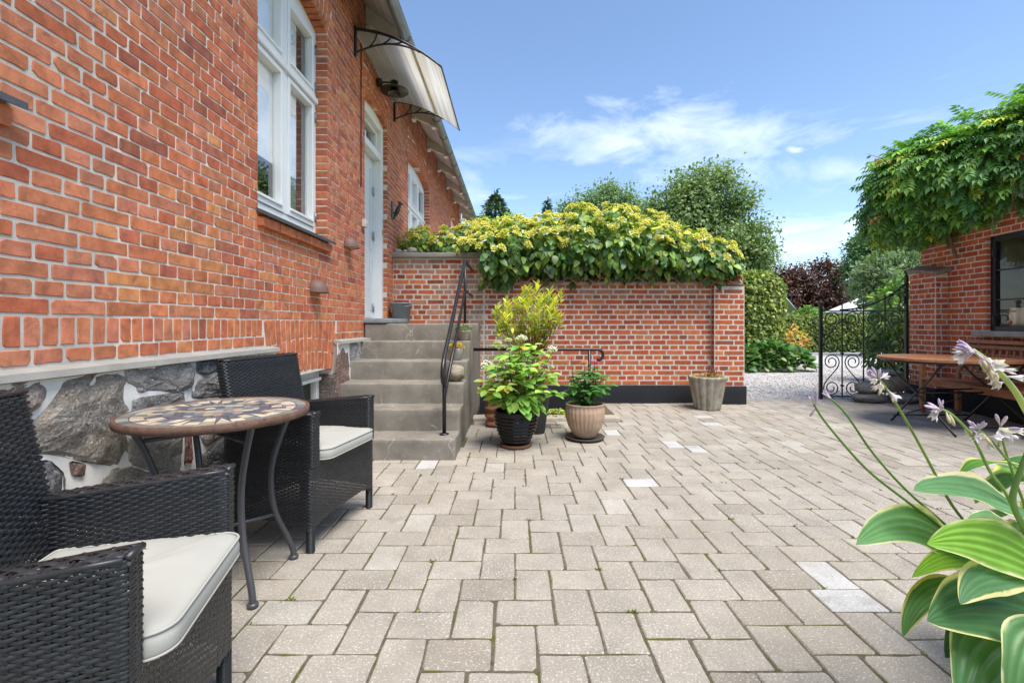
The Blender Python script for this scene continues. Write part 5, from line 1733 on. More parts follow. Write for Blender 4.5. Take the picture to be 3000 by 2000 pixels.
# ------------------------------------------------------------------ boulders by the gate, small stones, bucket
def boulder(loc, rad, c, label, seed, rot=0.0, grp='rounded boulders piled beside the iron gate', name='boulder', power=.85):
    m = MB(); m.blob(loc, rad, .16, 1.6, (22, 14), c, rot, seed, power); m.build(name, M_STONE, None, label, 'stone', grp)
boulder((5.18, 6.78, .06), (.24, .17, .075), (.20, .19, .175), 'flat dark grey boulder at the foot of the pile beside the gate', 1, .2)
boulder((5.60, 6.70, .065), (.19, .15, .07), (.33, .32, .30), 'flat pale grey boulder lowest under the bench end', 2)
boulder((5.48, 6.80, .265), (.245, .17, .135), (.28, .235, .17), 'large yellowish boulder in the middle of the pile', 3, .1)
boulder((5.16, 6.80, .205), (.15, .13, .085), (.23, .22, .19), 'small greenish boulder leaning on the large yellowish one', 4)
boulder((5.45, 6.82, .425), (.21, .15, .04), (.34, .34, .33), 'thin flat pale boulder topmost on the pile', 5)
boulder((-.60, 4.70, STEP_Z[2] + .082), (.098, .095, .086), (.33, .28, .20), 'round yellowish stone resting on the third step', 6, grp='stones on the steps', name='round_stone', power=1.0)
for i, (px_, py_, r_, lb) in enumerate(((1166, 735, .05, 'small pale stone leftmost on the wall coping by the door'), (1180, 728, .035, 'small dark stone on the wall coping behind two others'), (1188, 735, .042, 'small grey stone in the middle of the row on the coping'), (1207, 732, .065, 'largest beige stone on the wall coping by the door'))):
    p = P(px_, py_, YG + .06 + .03 * (i == 1))
    boulder((p.x, p.y, 2.15 + r_ * .72), (r_ * 1.15, r_, r_ * .8), ((.36, .31, .27), (.2, .2, .2), (.33, .31, .3), (.38, .32, .26))[i], lb, 10 + i, grp='small stones on the wall coping', name='small_stone', power=1.0)
bk = MB(); BKX, BKY = -1.575, 6.45
bk.lathe([(.10, .0), (.104, .004), (.138, .265), (.152, .27), (.153, .285), (.147, .287), (.132, .262), (.098, .012), (.01, .01)], 48, (BKX, BKY, 1.142), (.20, .205, .21), fl=lambda a, z, r: r * (1 + (.012 * math.cos(a * 24) if .01 < z < .26 else 0)))
bko = bk.build('bucket', M_PLASTIC, None, 'grey ribbed plastic bucket on the landing beside the door', 'bucket')
m = MB(); m.tube([(BKX + .155 * math.cos(a), BKY - .16 * abs(math.sin(a)) * .75, 1.142 + .275 - .05 * math.sin(a)) for a in np.linspace(0, PI, 17)], .008, 8, (.17, .175, .18)); m.build('handle', M_PLASTIC, bko)

# ------------------------------------------------------------------ pots
def soil(pot, c, r, z):
    m = MB(); m.lathe([(.005, -.02), (r, -.01), (r * .8, .008), (r * .3, .018), (.005, .02)], 20, (c[0], c[1], z), (.035, .025, .018)); m.build('soil', M_BARK, pot)
PB = (.012, 4.33)
m = MB()
pr = [(.005, .03), (.118, .03), (.128, .05)]
for i in range(40):
    t = i / 39
    r = .132 + .072 * math.sin(min(1, t * 1.15) * PI / 2) - (.0 if t < .9 else .0)
    pr.append((r + .0055 * math.sin(t * 2 * PI * 8.5), .05 + .27 * t))
pr += [(.213, .326), (.214, .336), (.205, .340), (.192, .332), (.186, .27), (.005, .262)]
m.lathe(pr, 48, (*PB, 0), (.0022, .0022, .0025), fl=lambda a, z, r: r * (1 + .006 * math.sin(a * 2 + z * 24)))
pb = m.build('glazed_pot', M_GLAZE, None, 'glossy black ribbed pot holding the white hydrangea', 'plant pot')
m = MB(); m.lathe([(.13, 0), (.145, .004), (.152, .026), (.14, .030), (.005, .028)], 36, (*PB, 0), (.13, .065, .035)); m.build('saucer', M_TERRA, pb)
soil(pb, PB, .186, .285)
PT = (.225, 4.86)
m = MB(); m.lathe([(.005, .0), (.085, .0), (.09, .01), (.115, .2), (.148, .42), (.158, .43), (.158, .45), (.145, .45), (.13, .41), (.005, .40)], 40, (*PT, 0), (.035, .034, .036))
pt_ = m.build('tall_pot', M_MATTEPOT, None, 'tall tapered charcoal pot standing behind the glossy black one', 'plant pot'); soil(pt_, PT, .132, .41)
PF = (.695, 4.60)
m = MB()
pr = [(.005, .028), (.10, .028), (.118, .05), (.165, .13), (.192, .22), (.196, .28), (.188, .33), (.192, .345), (.196, .352), (.180, .356), (.174, .34), (.176, .29), (.005, .28)]
pr2 = []
for a, b in zip(pr, pr[1:]):
    k_ = 4 if .05 < b[1] < .34 and b[0] > .1 else 1
    pr2 += [(lerp(a[0], b[0], i / k_), lerp(a[1], b[1], i / k_)) for i in range(k_)]
pr2.append(pr[-1])
m.lathe(pr2, 112, (*PF, 0), (.42, .285, .195), fl=lambda a, z, r: r * (1 - (.045 * (abs(math.sin(a * 14)) ** .5 * -1 + 1) if .04 < z < .335 and r > .1 else 0)))
pf = m.build('fluted_pot', M_TERRA, None, 'pale terracotta fluted pot with dahlias on a dark saucer', 'plant pot'); soil(pf, PF, .172, .305)
m = MB(); m.lathe([(.005, .0), (.15, .0), (.19, .022), (.196, .032), (.188, .032), (.15, .014), (.005, .014)], 40, (*PF, 0), (.07, .055, .045)); m.build('saucer', M_MATTEPOT, pf)
PC = (2.58, 6.22)
m = MB()
pr = [(.005, .0), (.165, .0), (.17, .02)] + [(lerp(.17, .238, t), lerp(.02, .40, t)) for t in np.linspace(.1, 1, 8)] + [(.246, .415), (.246, .44), (.225, .445), (.215, .41), (.005, .40)]
m.lathe(pr, 84, (*PC, 0), (.33, .29, .225), fl=lambda a, z, r: r * (1 - (.10 * (1 - abs(math.cos(a * 7)) ** .5) if r > .15 else 0)) + .003 * noise.noise(Vector((math.cos(a) * 5, math.sin(a) * 5, z * 14))))
pc = m.build('concrete_planter', M_OLDCONC, None, 'weathered fluted concrete planter at the end of the garden wall', 'planter'); soil(pc, PC, .212, .415)
PRX = (-.19, 5.20)
m = MB(); pr = [(.005, 0), (.10, 0)]
for i in range(40):
    t = i / 39
    pr.append((.115 + .015 * math.sin(t * PI) + .022 * (.5 + .5 * math.sin(t * 2 * PI * 5.5)) , .01 + .47 * t))
pr += [(.11, .49), (.005, .47)]
m.lathe(pr, 32, (*PRX, .0), (.30, .125, .07)); m.build('ringed_pot', M_TERRA, None, 'terracotta pot with thick rings half hidden behind the hydrangea', 'plant pot')
def small_pot(c, z, r, h_, colr, name, label, fl=None):
    m = MB(); m.lathe([(.005, 0), (r * .62, 0), (r * .66, .006), (r * .92, h_ * .5), (r, h_ * .85), (r, h_), (r * .9, h_), (r * .85, h_ * .85), (.005, h_ * .8)], 40, (c[0], c[1], z), colr, fl=fl)
    o = m.build(name, M_CONC, None, label, 'plant pot', 'small stone pots on the steps'); soil(o, c, r * .84, z + h_ * .86); return o
S5 = (-.575, 5.26); S4 = (-.63, 4.96)
small_pot(S5, STEP_Z[4] + .003, .078, .115, (.33, .29, .22), 'small_pot', 'small fluted stone pot of grey green houseleeks on the fifth step', fl=lambda a, z, r: r * (1 - .05 * abs(math.sin(a * 7))))
small_pot(S4, STEP_Z[3] + .003, .088, .125, (.34, .31, .26), 'small_pot', 'small knobbly stone pot of yellow stonecrop on the fourth step', fl=lambda a, z, r: r * (1 + (.03 * math.sin(a * 20) * math.sin(z * 260) if z > .02 else 0)))

# ------------------------------------------------------------------ leaves
def leaf_tmpl(ws, fold=.25, droop=.18, xs=None):
    n = len(ws)
    xs = xs or [i / (n - 1) for i in range(n)]
    V, T = [], []
    for x, w in zip(xs, ws):
        z = -droop * x * x
        V += [(x, -w, z + fold * w), (x, 0, z), (x, w, z + fold * w)]
    for i in range(n - 1):
        a = i * 3
        T += [(a, a + 1, a + 4), (a, a + 4, a + 3), (a + 1, a + 2, a + 5), (a + 1, a + 5, a + 4)]
    V = np.array(V, dtype=np.float32)
    T = np.array([t for t in T if np.linalg.norm(np.cross(V[t[1]] - V[t[0]], V[t[2]] - V[t[0]])) > 1e-6])
    return V, T
OVATE = leaf_tmpl([.0, .26, .31, .2, .0], .22, .2, [0, .25, .5, .8, 1])
HEART = leaf_tmpl([.10, .36, .36, .2, .0], .2, .22, [-.06, .15, .45, .78, 1])
LANCE = leaf_tmpl([.0, .13, .15, .0], .3, .2, [0, .35, .65, 1])
CARD = leaf_tmpl([.0, .28, .0], .3, .15, [0, .5, 1])
def pinnate(k=5, ln=.40):
    V, T = [], []
    def put(o, d, s):
        v, t = leaf_tmpl([.0, .23, .0], .3, .25, [0, .42, 1])
        d = Vector(d).normalized(); n = Vector((0, 0, 1)); n = (n - d * n.dot(d)).normalized(); b = n.cross(d)
        R = np.array([d, b, n])
        base = sum(len(q) for q in V)
        V.append((v * s) @ R + np.array(o)); T.append(t + base)
    for i in range(k):
        x = .12 + .80 * i / (k - 1)
        z = -.28 * x * x
        for s in (-1, 1): put((x, 0, z), (.55, s * .9, -.35), ln * (1 - .35 * abs(x - .5)))
    put((.95, 0, -.26), (1, 0, -.5), ln * 1.05)
    v = np.array([(0, -.006, 0), (0, .006, 0), (.5, -.006, -.07), (.5, .006, -.07), (.95, -.004, -.25), (.95, .004, -.25)]); base = sum(len(q) for q in V)
    V.append(v); T.append(np.array([(0, 1, 3), (0, 3, 2), (2, 3, 5), (2, 5, 4)]) + base)
    return np.concatenate(V).astype(np.float32), np.concatenate(T)
PINN = pinnate()
def norm(a): return a / (np.linalg.norm(a, axis=1, keepdims=True) + 1e-9)
def scatter(parent, mat, Pn, D, N, S, C, tmpl, nobj=0, name='leaf', rest='foliage', shape_jit=.15):
    """leaves at points Pn along D with upper side N; the nobj that show largest are objects, the rest one part"""
    V, T = tmpl
    Pn, D, N, S, C = [np.asarray(q, dtype=np.float64) for q in (Pn, D, N, S, C)]
    d = norm(D); nn = norm(N - (N * d).sum(1, keepdims=True) * d); b = np.cross(nn, d)
    n = len(Pn)
    idx = np.arange(n)
    big = []
    if nobj:
        vis = S ** 2 / np.maximum(Pn[:, 1], .3) ** 2
        front = Pn[:, 1] - np.median(Pn[:, 1])
        px_ = VX + Pn[:, 0] * F / Pn[:, 1]; py_ = VY - (Pn[:, 2] - H) * F / Pn[:, 1]
        vis = vis * ((px_ > 0) & (px_ < 3000) & (py_ > 0) & (py_ < 2000)) * np.exp(-front * 3.0)
        order = np.argsort(-vis)
        big = order[:nobj]; idx = order[nobj:]
        ncl = min(7, len(big))
        pal = C[big][np.argsort(C[big].sum(1))][np.linspace(0, len(big) - 1, ncl).astype(int)]
        meshes = [np_mesh(name, V, T, np.repeat(c[None], len(V), 0), mat, True) for c in pal]
        for i in big:
            k = int(np.argmin(((pal - C[i]) ** 2).sum(1)))
            o = link(name, meshes[k], parent)
            M_ = Matrix(((d[i][0], b[i][0], nn[i][0], 0), (d[i][1], b[i][1], nn[i][1], 0), (d[i][2], b[i][2], nn[i][2], 0), (0, 0, 0, 1)))
            o.matrix_basis = Matrix.Translation(Vector(Pn[i])) @ M_ @ Matrix.Scale(float(S[i]), 4)
    if len(idx):
        m = len(idx)
        sj = 1 + npr.uniform(-shape_jit, shape_jit, (m, 1, 1))
        W = Pn[idx][:, None] + S[idx][:, None, None] * (V[None, :, 0:1] * d[idx][:, None] + V[None, :, 1:2] * sj * b[idx][:, None] + V[None, :, 2:3] * nn[idx][:, None])
        TT = (T[None] + (np.arange(m) * len(V))[:, None, None]).reshape(-1, 3)
        me = np_mesh(rest, W.reshape(-1, 3), TT, np.repeat(C[idx], len(V), 0), mat, True)
        o = link(rest, me, parent); o['kind'] = 'stuff'
        return o
def rdir(n):
    v = npr.normal(size=(n, 3)); return norm(v)
def cloud(ells, n, inner=.5, low=-1.0, bumps=.2, hollow=.62):
    """points through a set of ellipsoids, thicker near their surface; returns points, outward directions, 0..1 depth"""
    w = np.array([a[3] * a[4] + a[4] * a[5] + a[3] * a[5] for a in ells]); w = w / w.sum()
    Ps, Ns, Ds = [], [], []
    E = np.array(ells)
    while sum(len(p) for p in Ps) < n:
        k = npr.choice(len(ells), n, p=w)
        d = rdir(n)
        f = inner + (1 - inner) * npr.random(n) ** .45
        bump = np.array([noise.noise(Vector((q[0] * 2.3 + kk, q[1] * 2.3, q[2] * 2.3))) for q, kk in zip(d, k)])
        r = f * (1 + bumps * bump)
        p = E[k, :3] + d * E[k, 3:6] * r[:, None]
        ok = d[:, 2] > low
        for j in range(len(ells)):
            q = ((p - E[j, :3]) / E[j, 3:6]); l = np.linalg.norm(q, axis=1)
            ok &= (l > hollow) | (k == j)
        Ps.append(p[ok]); Ns.append(norm(d / E[k, 3:6])[ok]); Ds.append(f[ok])
    return np.concatenate(Ps)[:n], np.concatenate(Ns)[:n], np.concatenate(Ds)[:n]
def lcol(n, cols, wts, jit=.16):
    c = np.array(cols)[npr.choice(len(cols), n, p=np.array(wts) / sum(wts))]
    c = c * np.array([1.55, 1.45, 1.25])
    return c * (1 + npr.uniform(-jit, jit, (n, 1))) * (1 + npr.uniform(-jit * .3, jit * .3, (n, 3)))
def clumps(ells, nc, per, sig, inner=.4, low=-.9):
    c, nrm, f = cloud(ells, nc, inner, low, .25, .5)
    p = np.repeat(c, per, 0) + npr.normal(size=(nc * per, 3)) * sig
    return p, np.repeat(nrm, per, 0)
def limbs(base, ells, r, top=None, n_sub=3, col=(.09, .075, .06)):
    m = MB()
    base = Vector(base)
    cs = [Vector(e[:3]) for e in ells]
    mean = sum(cs, Vector()) / len(cs)
    fork = Vector((base.x * .75 + mean.x * .25, base.y * .75 + mean.y * .25, lerp(base.z, min(c.z for c in cs), .7)))
    m.tube([base, base.lerp(fork, .5) + Vector((r * .4, 0, 0)), fork], [r * 1.25, r, r * .8], 10, col)
    for e in ells:
        c = Vector(e[:3])
        a = fork.lerp(c, .5) + Vector((rnd.uniform(-1, 1) * r, rnd.uniform(-1, 1) * r, e[5] * .2))
        m.tube([fork, a, c, c + Vector((0, 0, e[5] * .6))], [r * .6, r * .42, r * .25, r * .06], 7, col)
        for _ in range(n_sub):
            d = Vector(rdir(1)[0]); d.z = abs(d.z) * .8
            t = c + Vector((d.x * e[3], d.y * e[4], d.z * e[5])) * .85
            m.tube([a.lerp(c, rnd.random()), a.lerp(t, .6) + Vector((0, 0, .05 * e[5])), t], [r * .25, r * .15, r * .03], 5, col)
    return m
def tree(name, label, base, r, ells, nc, per, sig, size, cols, wts, tmpl=CARD, droop=.3, low=-.85, inner=.35, group='trees beyond the courtyard', cat='tree', bark=(.09, .075, .06)):
    t = empty(name, base, label, cat, group)
    limbs(base, ells, r, col=bark).build('trunk', M_BARK, t)
    p, nr = clumps(ells, nc, per, sig, inner, low)
    n = len(p)
    D = norm(nr * .6 + rdir(n) * .8 + np.array([0, 0, -droop])); N = norm(nr * .7 + rdir(n) * .5 + np.array([0, 0, .6]))
    S = size * npr.uniform(.65, 1.3, n)
    scatter(t, M_LEAF, p, D, N, S, lcol(n, cols, wts), tmpl, 0, rest='crown')
    for o in t.children:
        if o.name.startswith('crown'): del o['kind']
    return t

# ------------------------------------------------------------------ climbing hydrangea on the garden wall
ch = empty('climbing_hydrangea', (1.3, 6.95, 1.7), 'climbing hydrangea with yellow flower heads massed over the garden wall', 'shrub')
E = []
for x, zt in ((-.42, 2.52), (-.02, 2.66), (.47, 2.72), (.97, 2.84), (1.46, 2.85), (1.97, 2.68), (2.47, 2.55), (2.82, 2.38)):
    zb = 1.70
    E.append((x, 6.86 + .06 * math.sin(x * 3), (zt + zb) / 2 - .03, .42, .60, (zt - zb) / 2 + .02))
E += [(3.02, 6.85, 1.98, .20, .42, .28), (-.18, 6.72, 1.95, .22, .34, .33), (-.95, 7.15, 2.26, .45, .38, .30), (-1.45, 7.15, 2.28, .35, .35, .30), (-.6, 7.2, 2.35, .35, .4, .36)]
n = 7200
p, nr, f = cloud(E, n, .45, -.95, .22, .6)
ok = ~((p[:, 1] > 6.62) & (p[:, 1] < 7.02) & (p[:, 2] < 1.80) & (p[:, 0] > TX)) & ~((p[:, 1] < 6.95) & (p[:, 0] < TX - .02) & (p[:, 2] < 2.2)) & ~((p[:, 2] < 1.62))
p, nr, f = p[ok], nr[ok], f[ok]; n = len(p)
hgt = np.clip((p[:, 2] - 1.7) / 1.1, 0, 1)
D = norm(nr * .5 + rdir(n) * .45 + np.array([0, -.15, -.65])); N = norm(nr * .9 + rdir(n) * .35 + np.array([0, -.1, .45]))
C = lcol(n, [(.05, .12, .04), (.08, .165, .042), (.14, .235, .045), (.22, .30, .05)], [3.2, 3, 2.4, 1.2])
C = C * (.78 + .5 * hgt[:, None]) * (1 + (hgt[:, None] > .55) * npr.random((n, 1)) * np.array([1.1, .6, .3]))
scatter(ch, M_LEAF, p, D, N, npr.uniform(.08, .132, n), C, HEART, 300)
m = MB()
for x in np.arange(-.3, 3.2, .35):
    q = [Vector((x + rnd.uniform(-.1, .1), 7.02, .0)), Vector((x, 7.04, 1.6)), Vector((x + .1, 6.95, 1.98)), Vector((x + rnd.uniform(-.3, .3), 6.8, 2.35))]
    m.tube(q, [.025, .02, .016, .005], 6, (.12, .075, .045))
m.build('stems', M_BARK, ch)
def corymb(rad, nfl, cols, sterile=5, dome=.3):
    """flat flower head: many tiny florets and a few white bracts"""
    V, T, C = [], [], []
    for k in range(nfl):
        a = k * 2.39996; r = rad * math.sqrt((k + .5) / nfl)
        x, y = r * math.cos(a), r * math.sin(a); z = dome * rad * (1 - (r / rad) ** 2) + rnd.uniform(-.2, .2) * rad
        s = rad * .135
        b = len(V)
        c = jc(rnd.choice(cols), .2)
        for q in range(4): V.append((x + s * math.cos(q * PI / 2 + a), y + s * math.sin(q * PI / 2 + a), z))
        V.append((x, y, z + s * .8)); V.append((x * .5, y * .5, z - rad * .5))
        C += [c] * 5 + [(.2, .25, .04)]
        T += [(b, b + 1, b + 4), (b + 1, b + 2, b + 4), (b + 2, b + 3, b + 4), (b + 3, b, b + 4), (b, b + 2, b + 5)]
    for k in range(sterile):
        a = rnd.uniform(0, 6.28); x, y = rad * 1.08 * math.cos(a), rad * 1.08 * math.sin(a); s = rad * .2; b = len(V); z = -.05 * rad
        V += [(x - s, y - s, z), (x + s, y - s, z), (x + s, y + s, z), (x - s, y + s, z), (x, y, z - s * .3)]; C += [(.75, .73, .55)] * 5
        T += [(b, b + 1, b + 4), (b + 1, b + 2, b + 4), (b + 2, b + 3, b + 4), (b + 3, b, b + 4)]
    return np.array(V, dtype=np.float32), np.array(T), np.array(C)
YEL = [(.72, .63, .10), (.62, .58, .08), (.82, .73, .22), (.48, .50, .07)]
heads = []
for k in range(4):
    V_, T_, C_ = corymb(1.0 , 46 + 6 * k, YEL, 4, .18 + .12 * k)
    heads.append(np_mesh('flower_head', V_, T_, C_, M_FLOWER))
pp, nn, ff = cloud(E[:8] + E[8:9] + E[10:], 900, 1.0, -.05, .2, .97)
# keep heads well apart and mostly on the upper front
kept = []
for q, v in zip(pp, nn):
    if v[1] > .45 or (v[2] < .15 and rnd.random() < .8): continue
    if any((q[0] - k[0][0]) ** 2 + (q[1] - k[0][1]) ** 2 + (q[2] - k[0][2]) ** 2 < .095 ** 2 for k in kept): continue
    kept.append((q, v))
    if len(kept) >= 185: break
for i, (q, v) in enumerate(kept):
    o = link('flower_head', heads[i % 4], ch)
    z = Vector((v[0] * .8 + rnd.uniform(-.3, .3), v[1] * .8 - .12 + rnd.uniform(-.3, .3), v[2] * .5 + .6)).normalized()
    o.matrix_basis = Matrix.Translation(Vector(q) + Vector(v) * .045) @ z.to_track_quat('Z', 'Y').to_matrix().to_4x4() @ Matrix.Rotation(rnd.uniform(0, 6), 4, 'Z') @ Matrix.Scale(rnd.uniform(.045, .088), 4)

# ------------------------------------------------------------------ wisteria over the outbuilding
wi = empty('wisteria', Vector(om(.3, 0, .1)), 'dense green wisteria hanging over the outbuilding roof and wall', 'climber')
EW = [(5.80, 6.35, 3.05, .70, .75, .60), (5.50, 6.5, 2.72, .45, .5, .36), (6.1, 6.0, 3.12, .8, .8, .66), (6.45, 5.5, 3.28, .75, .8, .72), (6.6, 5.0, 3.5, .7, .8, .74), (6.05, 5.45, 2.78, .38, .7, .36), (5.55, 6.3, 3.10, .5, .6, .45), (5.95, 6.5, 2.68, .45, .4, .28), (6.35, 5.6, 2.75, .35, .6, .3), (6.3, 4.7, 3.0, .4, .6, .42), (6.9, 4.9, 3.75, .6, .7, .6)]
n = 5000
p, nr, f = cloud(EW, n, .55, -.9, .25, .66)
ok = ~((p[:, 0] > (OB.x - .1)) & (p[:, 2] < 2.45))
p, nr = p[ok], nr[ok]; n = len(p)
D = norm(nr * .7 + rdir(n) * .4 + np.array([-.45, -.25, -.55])); N = norm(nr * .8 + rdir(n) * .3 + np.array([-.1, -.2, .6]))
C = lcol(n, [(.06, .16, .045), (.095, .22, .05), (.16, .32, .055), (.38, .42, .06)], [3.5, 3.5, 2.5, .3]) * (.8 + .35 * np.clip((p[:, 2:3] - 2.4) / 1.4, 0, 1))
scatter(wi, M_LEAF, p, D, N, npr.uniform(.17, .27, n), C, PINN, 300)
for (a, b) in (((2620, 490), (2540, 450)), ((2600, 640), (2545, 645))):
    A, B_ = P(*a, 6.1), P(*b, 6.0)
    m = MB(); m.tube([A, A.lerp(B_, .5) + Vector((0, 0, .03)), B_], [.006, .004, .0015], 5, (.14, .06, .035)); m.build('tendril', M_BARK, wi)
    q = np.array([A.lerp(B_, t) for t in npr.uniform(.2, 1, 7)]); k = len(q)
    scatter(wi, M_LEAF, q, norm(rdir(k) + np.array([-.4, 0, -.5])), rdir(k) + np.array([0, 0, .7]), npr.uniform(.05, .08, k), lcol(k, [(.22, .09, .03), (.2, .14, .03)], [1, 1]), OVATE, 0, rest='young_leaves')
m = MB()
B0 = Vector(om(1.0, 2.1, .05)); 
m.tube([Vector(om(.72, 2.0, .06)), Vector(om(.66, 2.3, .09)), Vector(om(.55, 2.7, .12)), Vector(om(.6, 3.0, .0))], [.018, .02, .022, .02], 8, (.17, .12, .08))
for k in range(6):
    m.tube([Vector(om(.3 + k * .35, 2.35 + rnd.uniform(-.1, .1), .06)), Vector(om(.55 + k * .35, 2.5, .12)), Vector(om(.8 + k * .3, 2.75, .2))], [.012, .012, .006], 6, (.17, .12, .08))
m.build('stem', M_BARK, wi)

# ------------------------------------------------------------------ potted plants
def stems_leaves(root, base, tips, r0, col, bend=.25):
    m = MB()
    out = []
    for t in tips:
        t = Vector(t); b = Vector(base) + Vector((rnd.uniform(-.05, .05), rnd.uniform(-.05, .05), 0))
        mid = b.lerp(t, .55); mid.z += (t - b).length * bend * .5
        pts = [b, b.lerp(mid, .5) + Vector((0, 0, .02)), mid, mid.lerp(t, .6) + Vector((0, 0, .008)), t]
        m.tube(pts, [r0, r0 * .9, r0 * .7, r0 * .5, r0 * .3], 6, col)
        out.append(pts)
    m.build('stems', M_BARK, root)
    return out
hy = empty('hydrangea_plant', (PB[0], PB[1], .29), 'leafy hydrangea with white flower heads in the glossy black pot', 'potted plant')
tips = []
for k in range(36):
    a = k * 2.4; r = .385 * math.sqrt((k + .5) / 36)
    tips.append((PB[0] + .03 + r * math.cos(a), PB[1] - .02 + r * .85 * math.sin(a), .33 + .60 * max(0, 1 - (r / .39) ** 2) ** .6 + rnd.uniform(-.06, .10)))
paths = stems_leaves(hy, (PB[0], PB[1], .28), tips, .006, (.11, .10, .03))
LP, LD, LN, LS, LC = [], [], [], [], []
for pts in paths:
    t = pts[-1]; ax = (pts[-1] - pts[-2]).normalized()
    for (q, s, kk) in ((t, .085, 4), (pts[3], .11, 3), (pts[2], .12, 2), (pts[1], .11, 2)):
        a0 = rnd.uniform(0, 6)
        for j in range(kk):
            a = a0 + 2 * PI * j / kk + rnd.uniform(-.4, .4)
            d = Vector((math.cos(a), math.sin(a), rnd.uniform(-.35, .3)))
            LP.append(q + d * .012); LD.append(d); LN.append((d.x * -.2, -.25, 1)); LS.append(s * rnd.uniform(.75, 1.25))
            t_ = rnd.random()
            LC.append(jc((.24, .42, .07) if t_ < .45 else (.38, .54, .09) if t_ < .8 else (.14, .28, .05) if t_ < .95 else (.48, .38, .06), .15))
for k in range(40):                                # drooping skirt over the pot rim
    a = rnd.uniform(0, 6.28); d = Vector((math.cos(a), math.sin(a), -.35))
    LP.append(Vector((PB[0] + .19 * math.cos(a), PB[1] + .19 * math.sin(a), rnd.uniform(.36, .50)))); LD.append(d); LN.append((d.x * .5, d.y * .5, 1)); LS.append(rnd.uniform(.09, .14)); LC.append(jc((.22, .40, .07), .2))
scatter(hy, M_LEAF, LP, LD, LN, LS, LC, OVATE, 300)
WHT = [(.80, .78, .66), (.74, .72, .52), (.82, .80, .72)]
wh = [np_mesh('flower_head', *corymb(1.0, 46, WHT, 0, .6), M_FLOWER), np_mesh('flower_head', *corymb(1.0, 40, [(.6, .62, .3), (.7, .68, .4)], 0, .6), M_FLOWER)]
for (cx, cy, r_, kd) in ((150, 758, .070, 0), (235, 565, .042, 1), (330, 535, .036, 1), (450, 520, .052, 0), (720, 615, .044, 0), (450, 705, .046, 1), (715, 775, .03, 1), (690, 640, .03, 1)):
    q = P(1380 + cx * .3316, 820 + cy * .3316, 4.22 + rnd.uniform(-.08, .15))
    o = link('flower_head', wh[kd], hy); o.matrix_basis = Matrix.Translation(q) @ Matrix.Rotation(rnd.uniform(-.2, .4), 4, 'X') @ Matrix.Rotation(rnd.uniform(0, 6), 4, 'Z') @ Matrix.Scale(r_, 4)
    m = MB(); e = Vector((PB[0] + (q.x - PB[0]) * .4, PB[1], .5)); m.tube([q - Vector((0, 0, .012)), q.lerp(e, .4) - Vector((0, 0, .04)), e], [.003, .004, .005], 5, (.12, .14, .03)); m.build('flower_stalk', M_BARK, hy)

az = empty('azalea_shrub', (PT[0], PT[1], .42), 'tall yellow green azalea shrub in the tall charcoal pot', 'potted shrub')
m = MB()
fork = Vector((PT[0] - .03, PT[1], .76))
m.tube([(PT[0], PT[1], .40), (PT[0] - .03, PT[1], .6), fork], [.02, .018, .016], 8, (.16, .11, .06))
LP, LD, LN, LS, LC = [], [], [], [], []
shoots = [(590, 55), (470, 85), (700, 110), (790, 125), (310, 190), (390, 185), (235, 250), (560, 110), (440, 160), (520, 170), (610, 190), (650, 150), (340, 260), (280, 300), (420, 240), (500, 250), (570, 260), (750, 320), (690, 400), (720, 180), (215, 300), (380, 330), (460, 320), (600, 310), (780, 330), (660, 440), (540, 350), (300, 370), (430, 400), (700, 260), (250, 400), (510, 90), (740, 200), (330, 220), (250, 440), (350, 450), (560, 420), (620, 380), (470, 450), (400, 480), (600, 470), (310, 330), (480, 200), (650, 230)]
for (cx, cy) in shoots:
    q = P(1380 + cx * .3316, 820 + cy * .3316, 4.86 + rnd.uniform(-.22, .22))
    mid = fork.lerp(q, .5) + Vector(((q.x - fork.x) * .18, 0, -.03))
    m.tube([fork, mid, q], [.006, .0045, .002], 6, (.22, .13, .05))
    ln_ = rnd.uniform(.08, .16); nl = 10
    for j in range(nl + 5):
        t_ = j / nl
        c0 = q + Vector((0, 0, -ln_ * (1 - t_))) if t_ <= 1 else (mid.lerp(q, rnd.uniform(.1, .8)) if rnd.random() < .7 else fork.lerp(mid, rnd.uniform(.5, 1)))
        a = j * 2.4 + rnd.uniform(-.3, .3); up = lerp(.25, 1.9, min(1, t_)) + rnd.uniform(-.2, .3)
        d = Vector((math.cos(a), math.sin(a), up))
        LP.append(c0); LD.append(d); LN.append((-d.x * .4, -d.y * .4 - .1, 1)); LS.append(rnd.uniform(.068, .105))
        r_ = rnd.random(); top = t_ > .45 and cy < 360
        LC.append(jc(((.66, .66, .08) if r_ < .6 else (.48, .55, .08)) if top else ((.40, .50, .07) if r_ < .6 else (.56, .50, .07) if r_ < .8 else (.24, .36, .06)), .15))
m.build('stems', M_BARK, az)
scatter(az, M_LEAF, LP, LD, LN, LS, LC, leaf_tmpl([.0, .16, .21, .0], .25, .15, [0, .3, .6, 1]), 300)

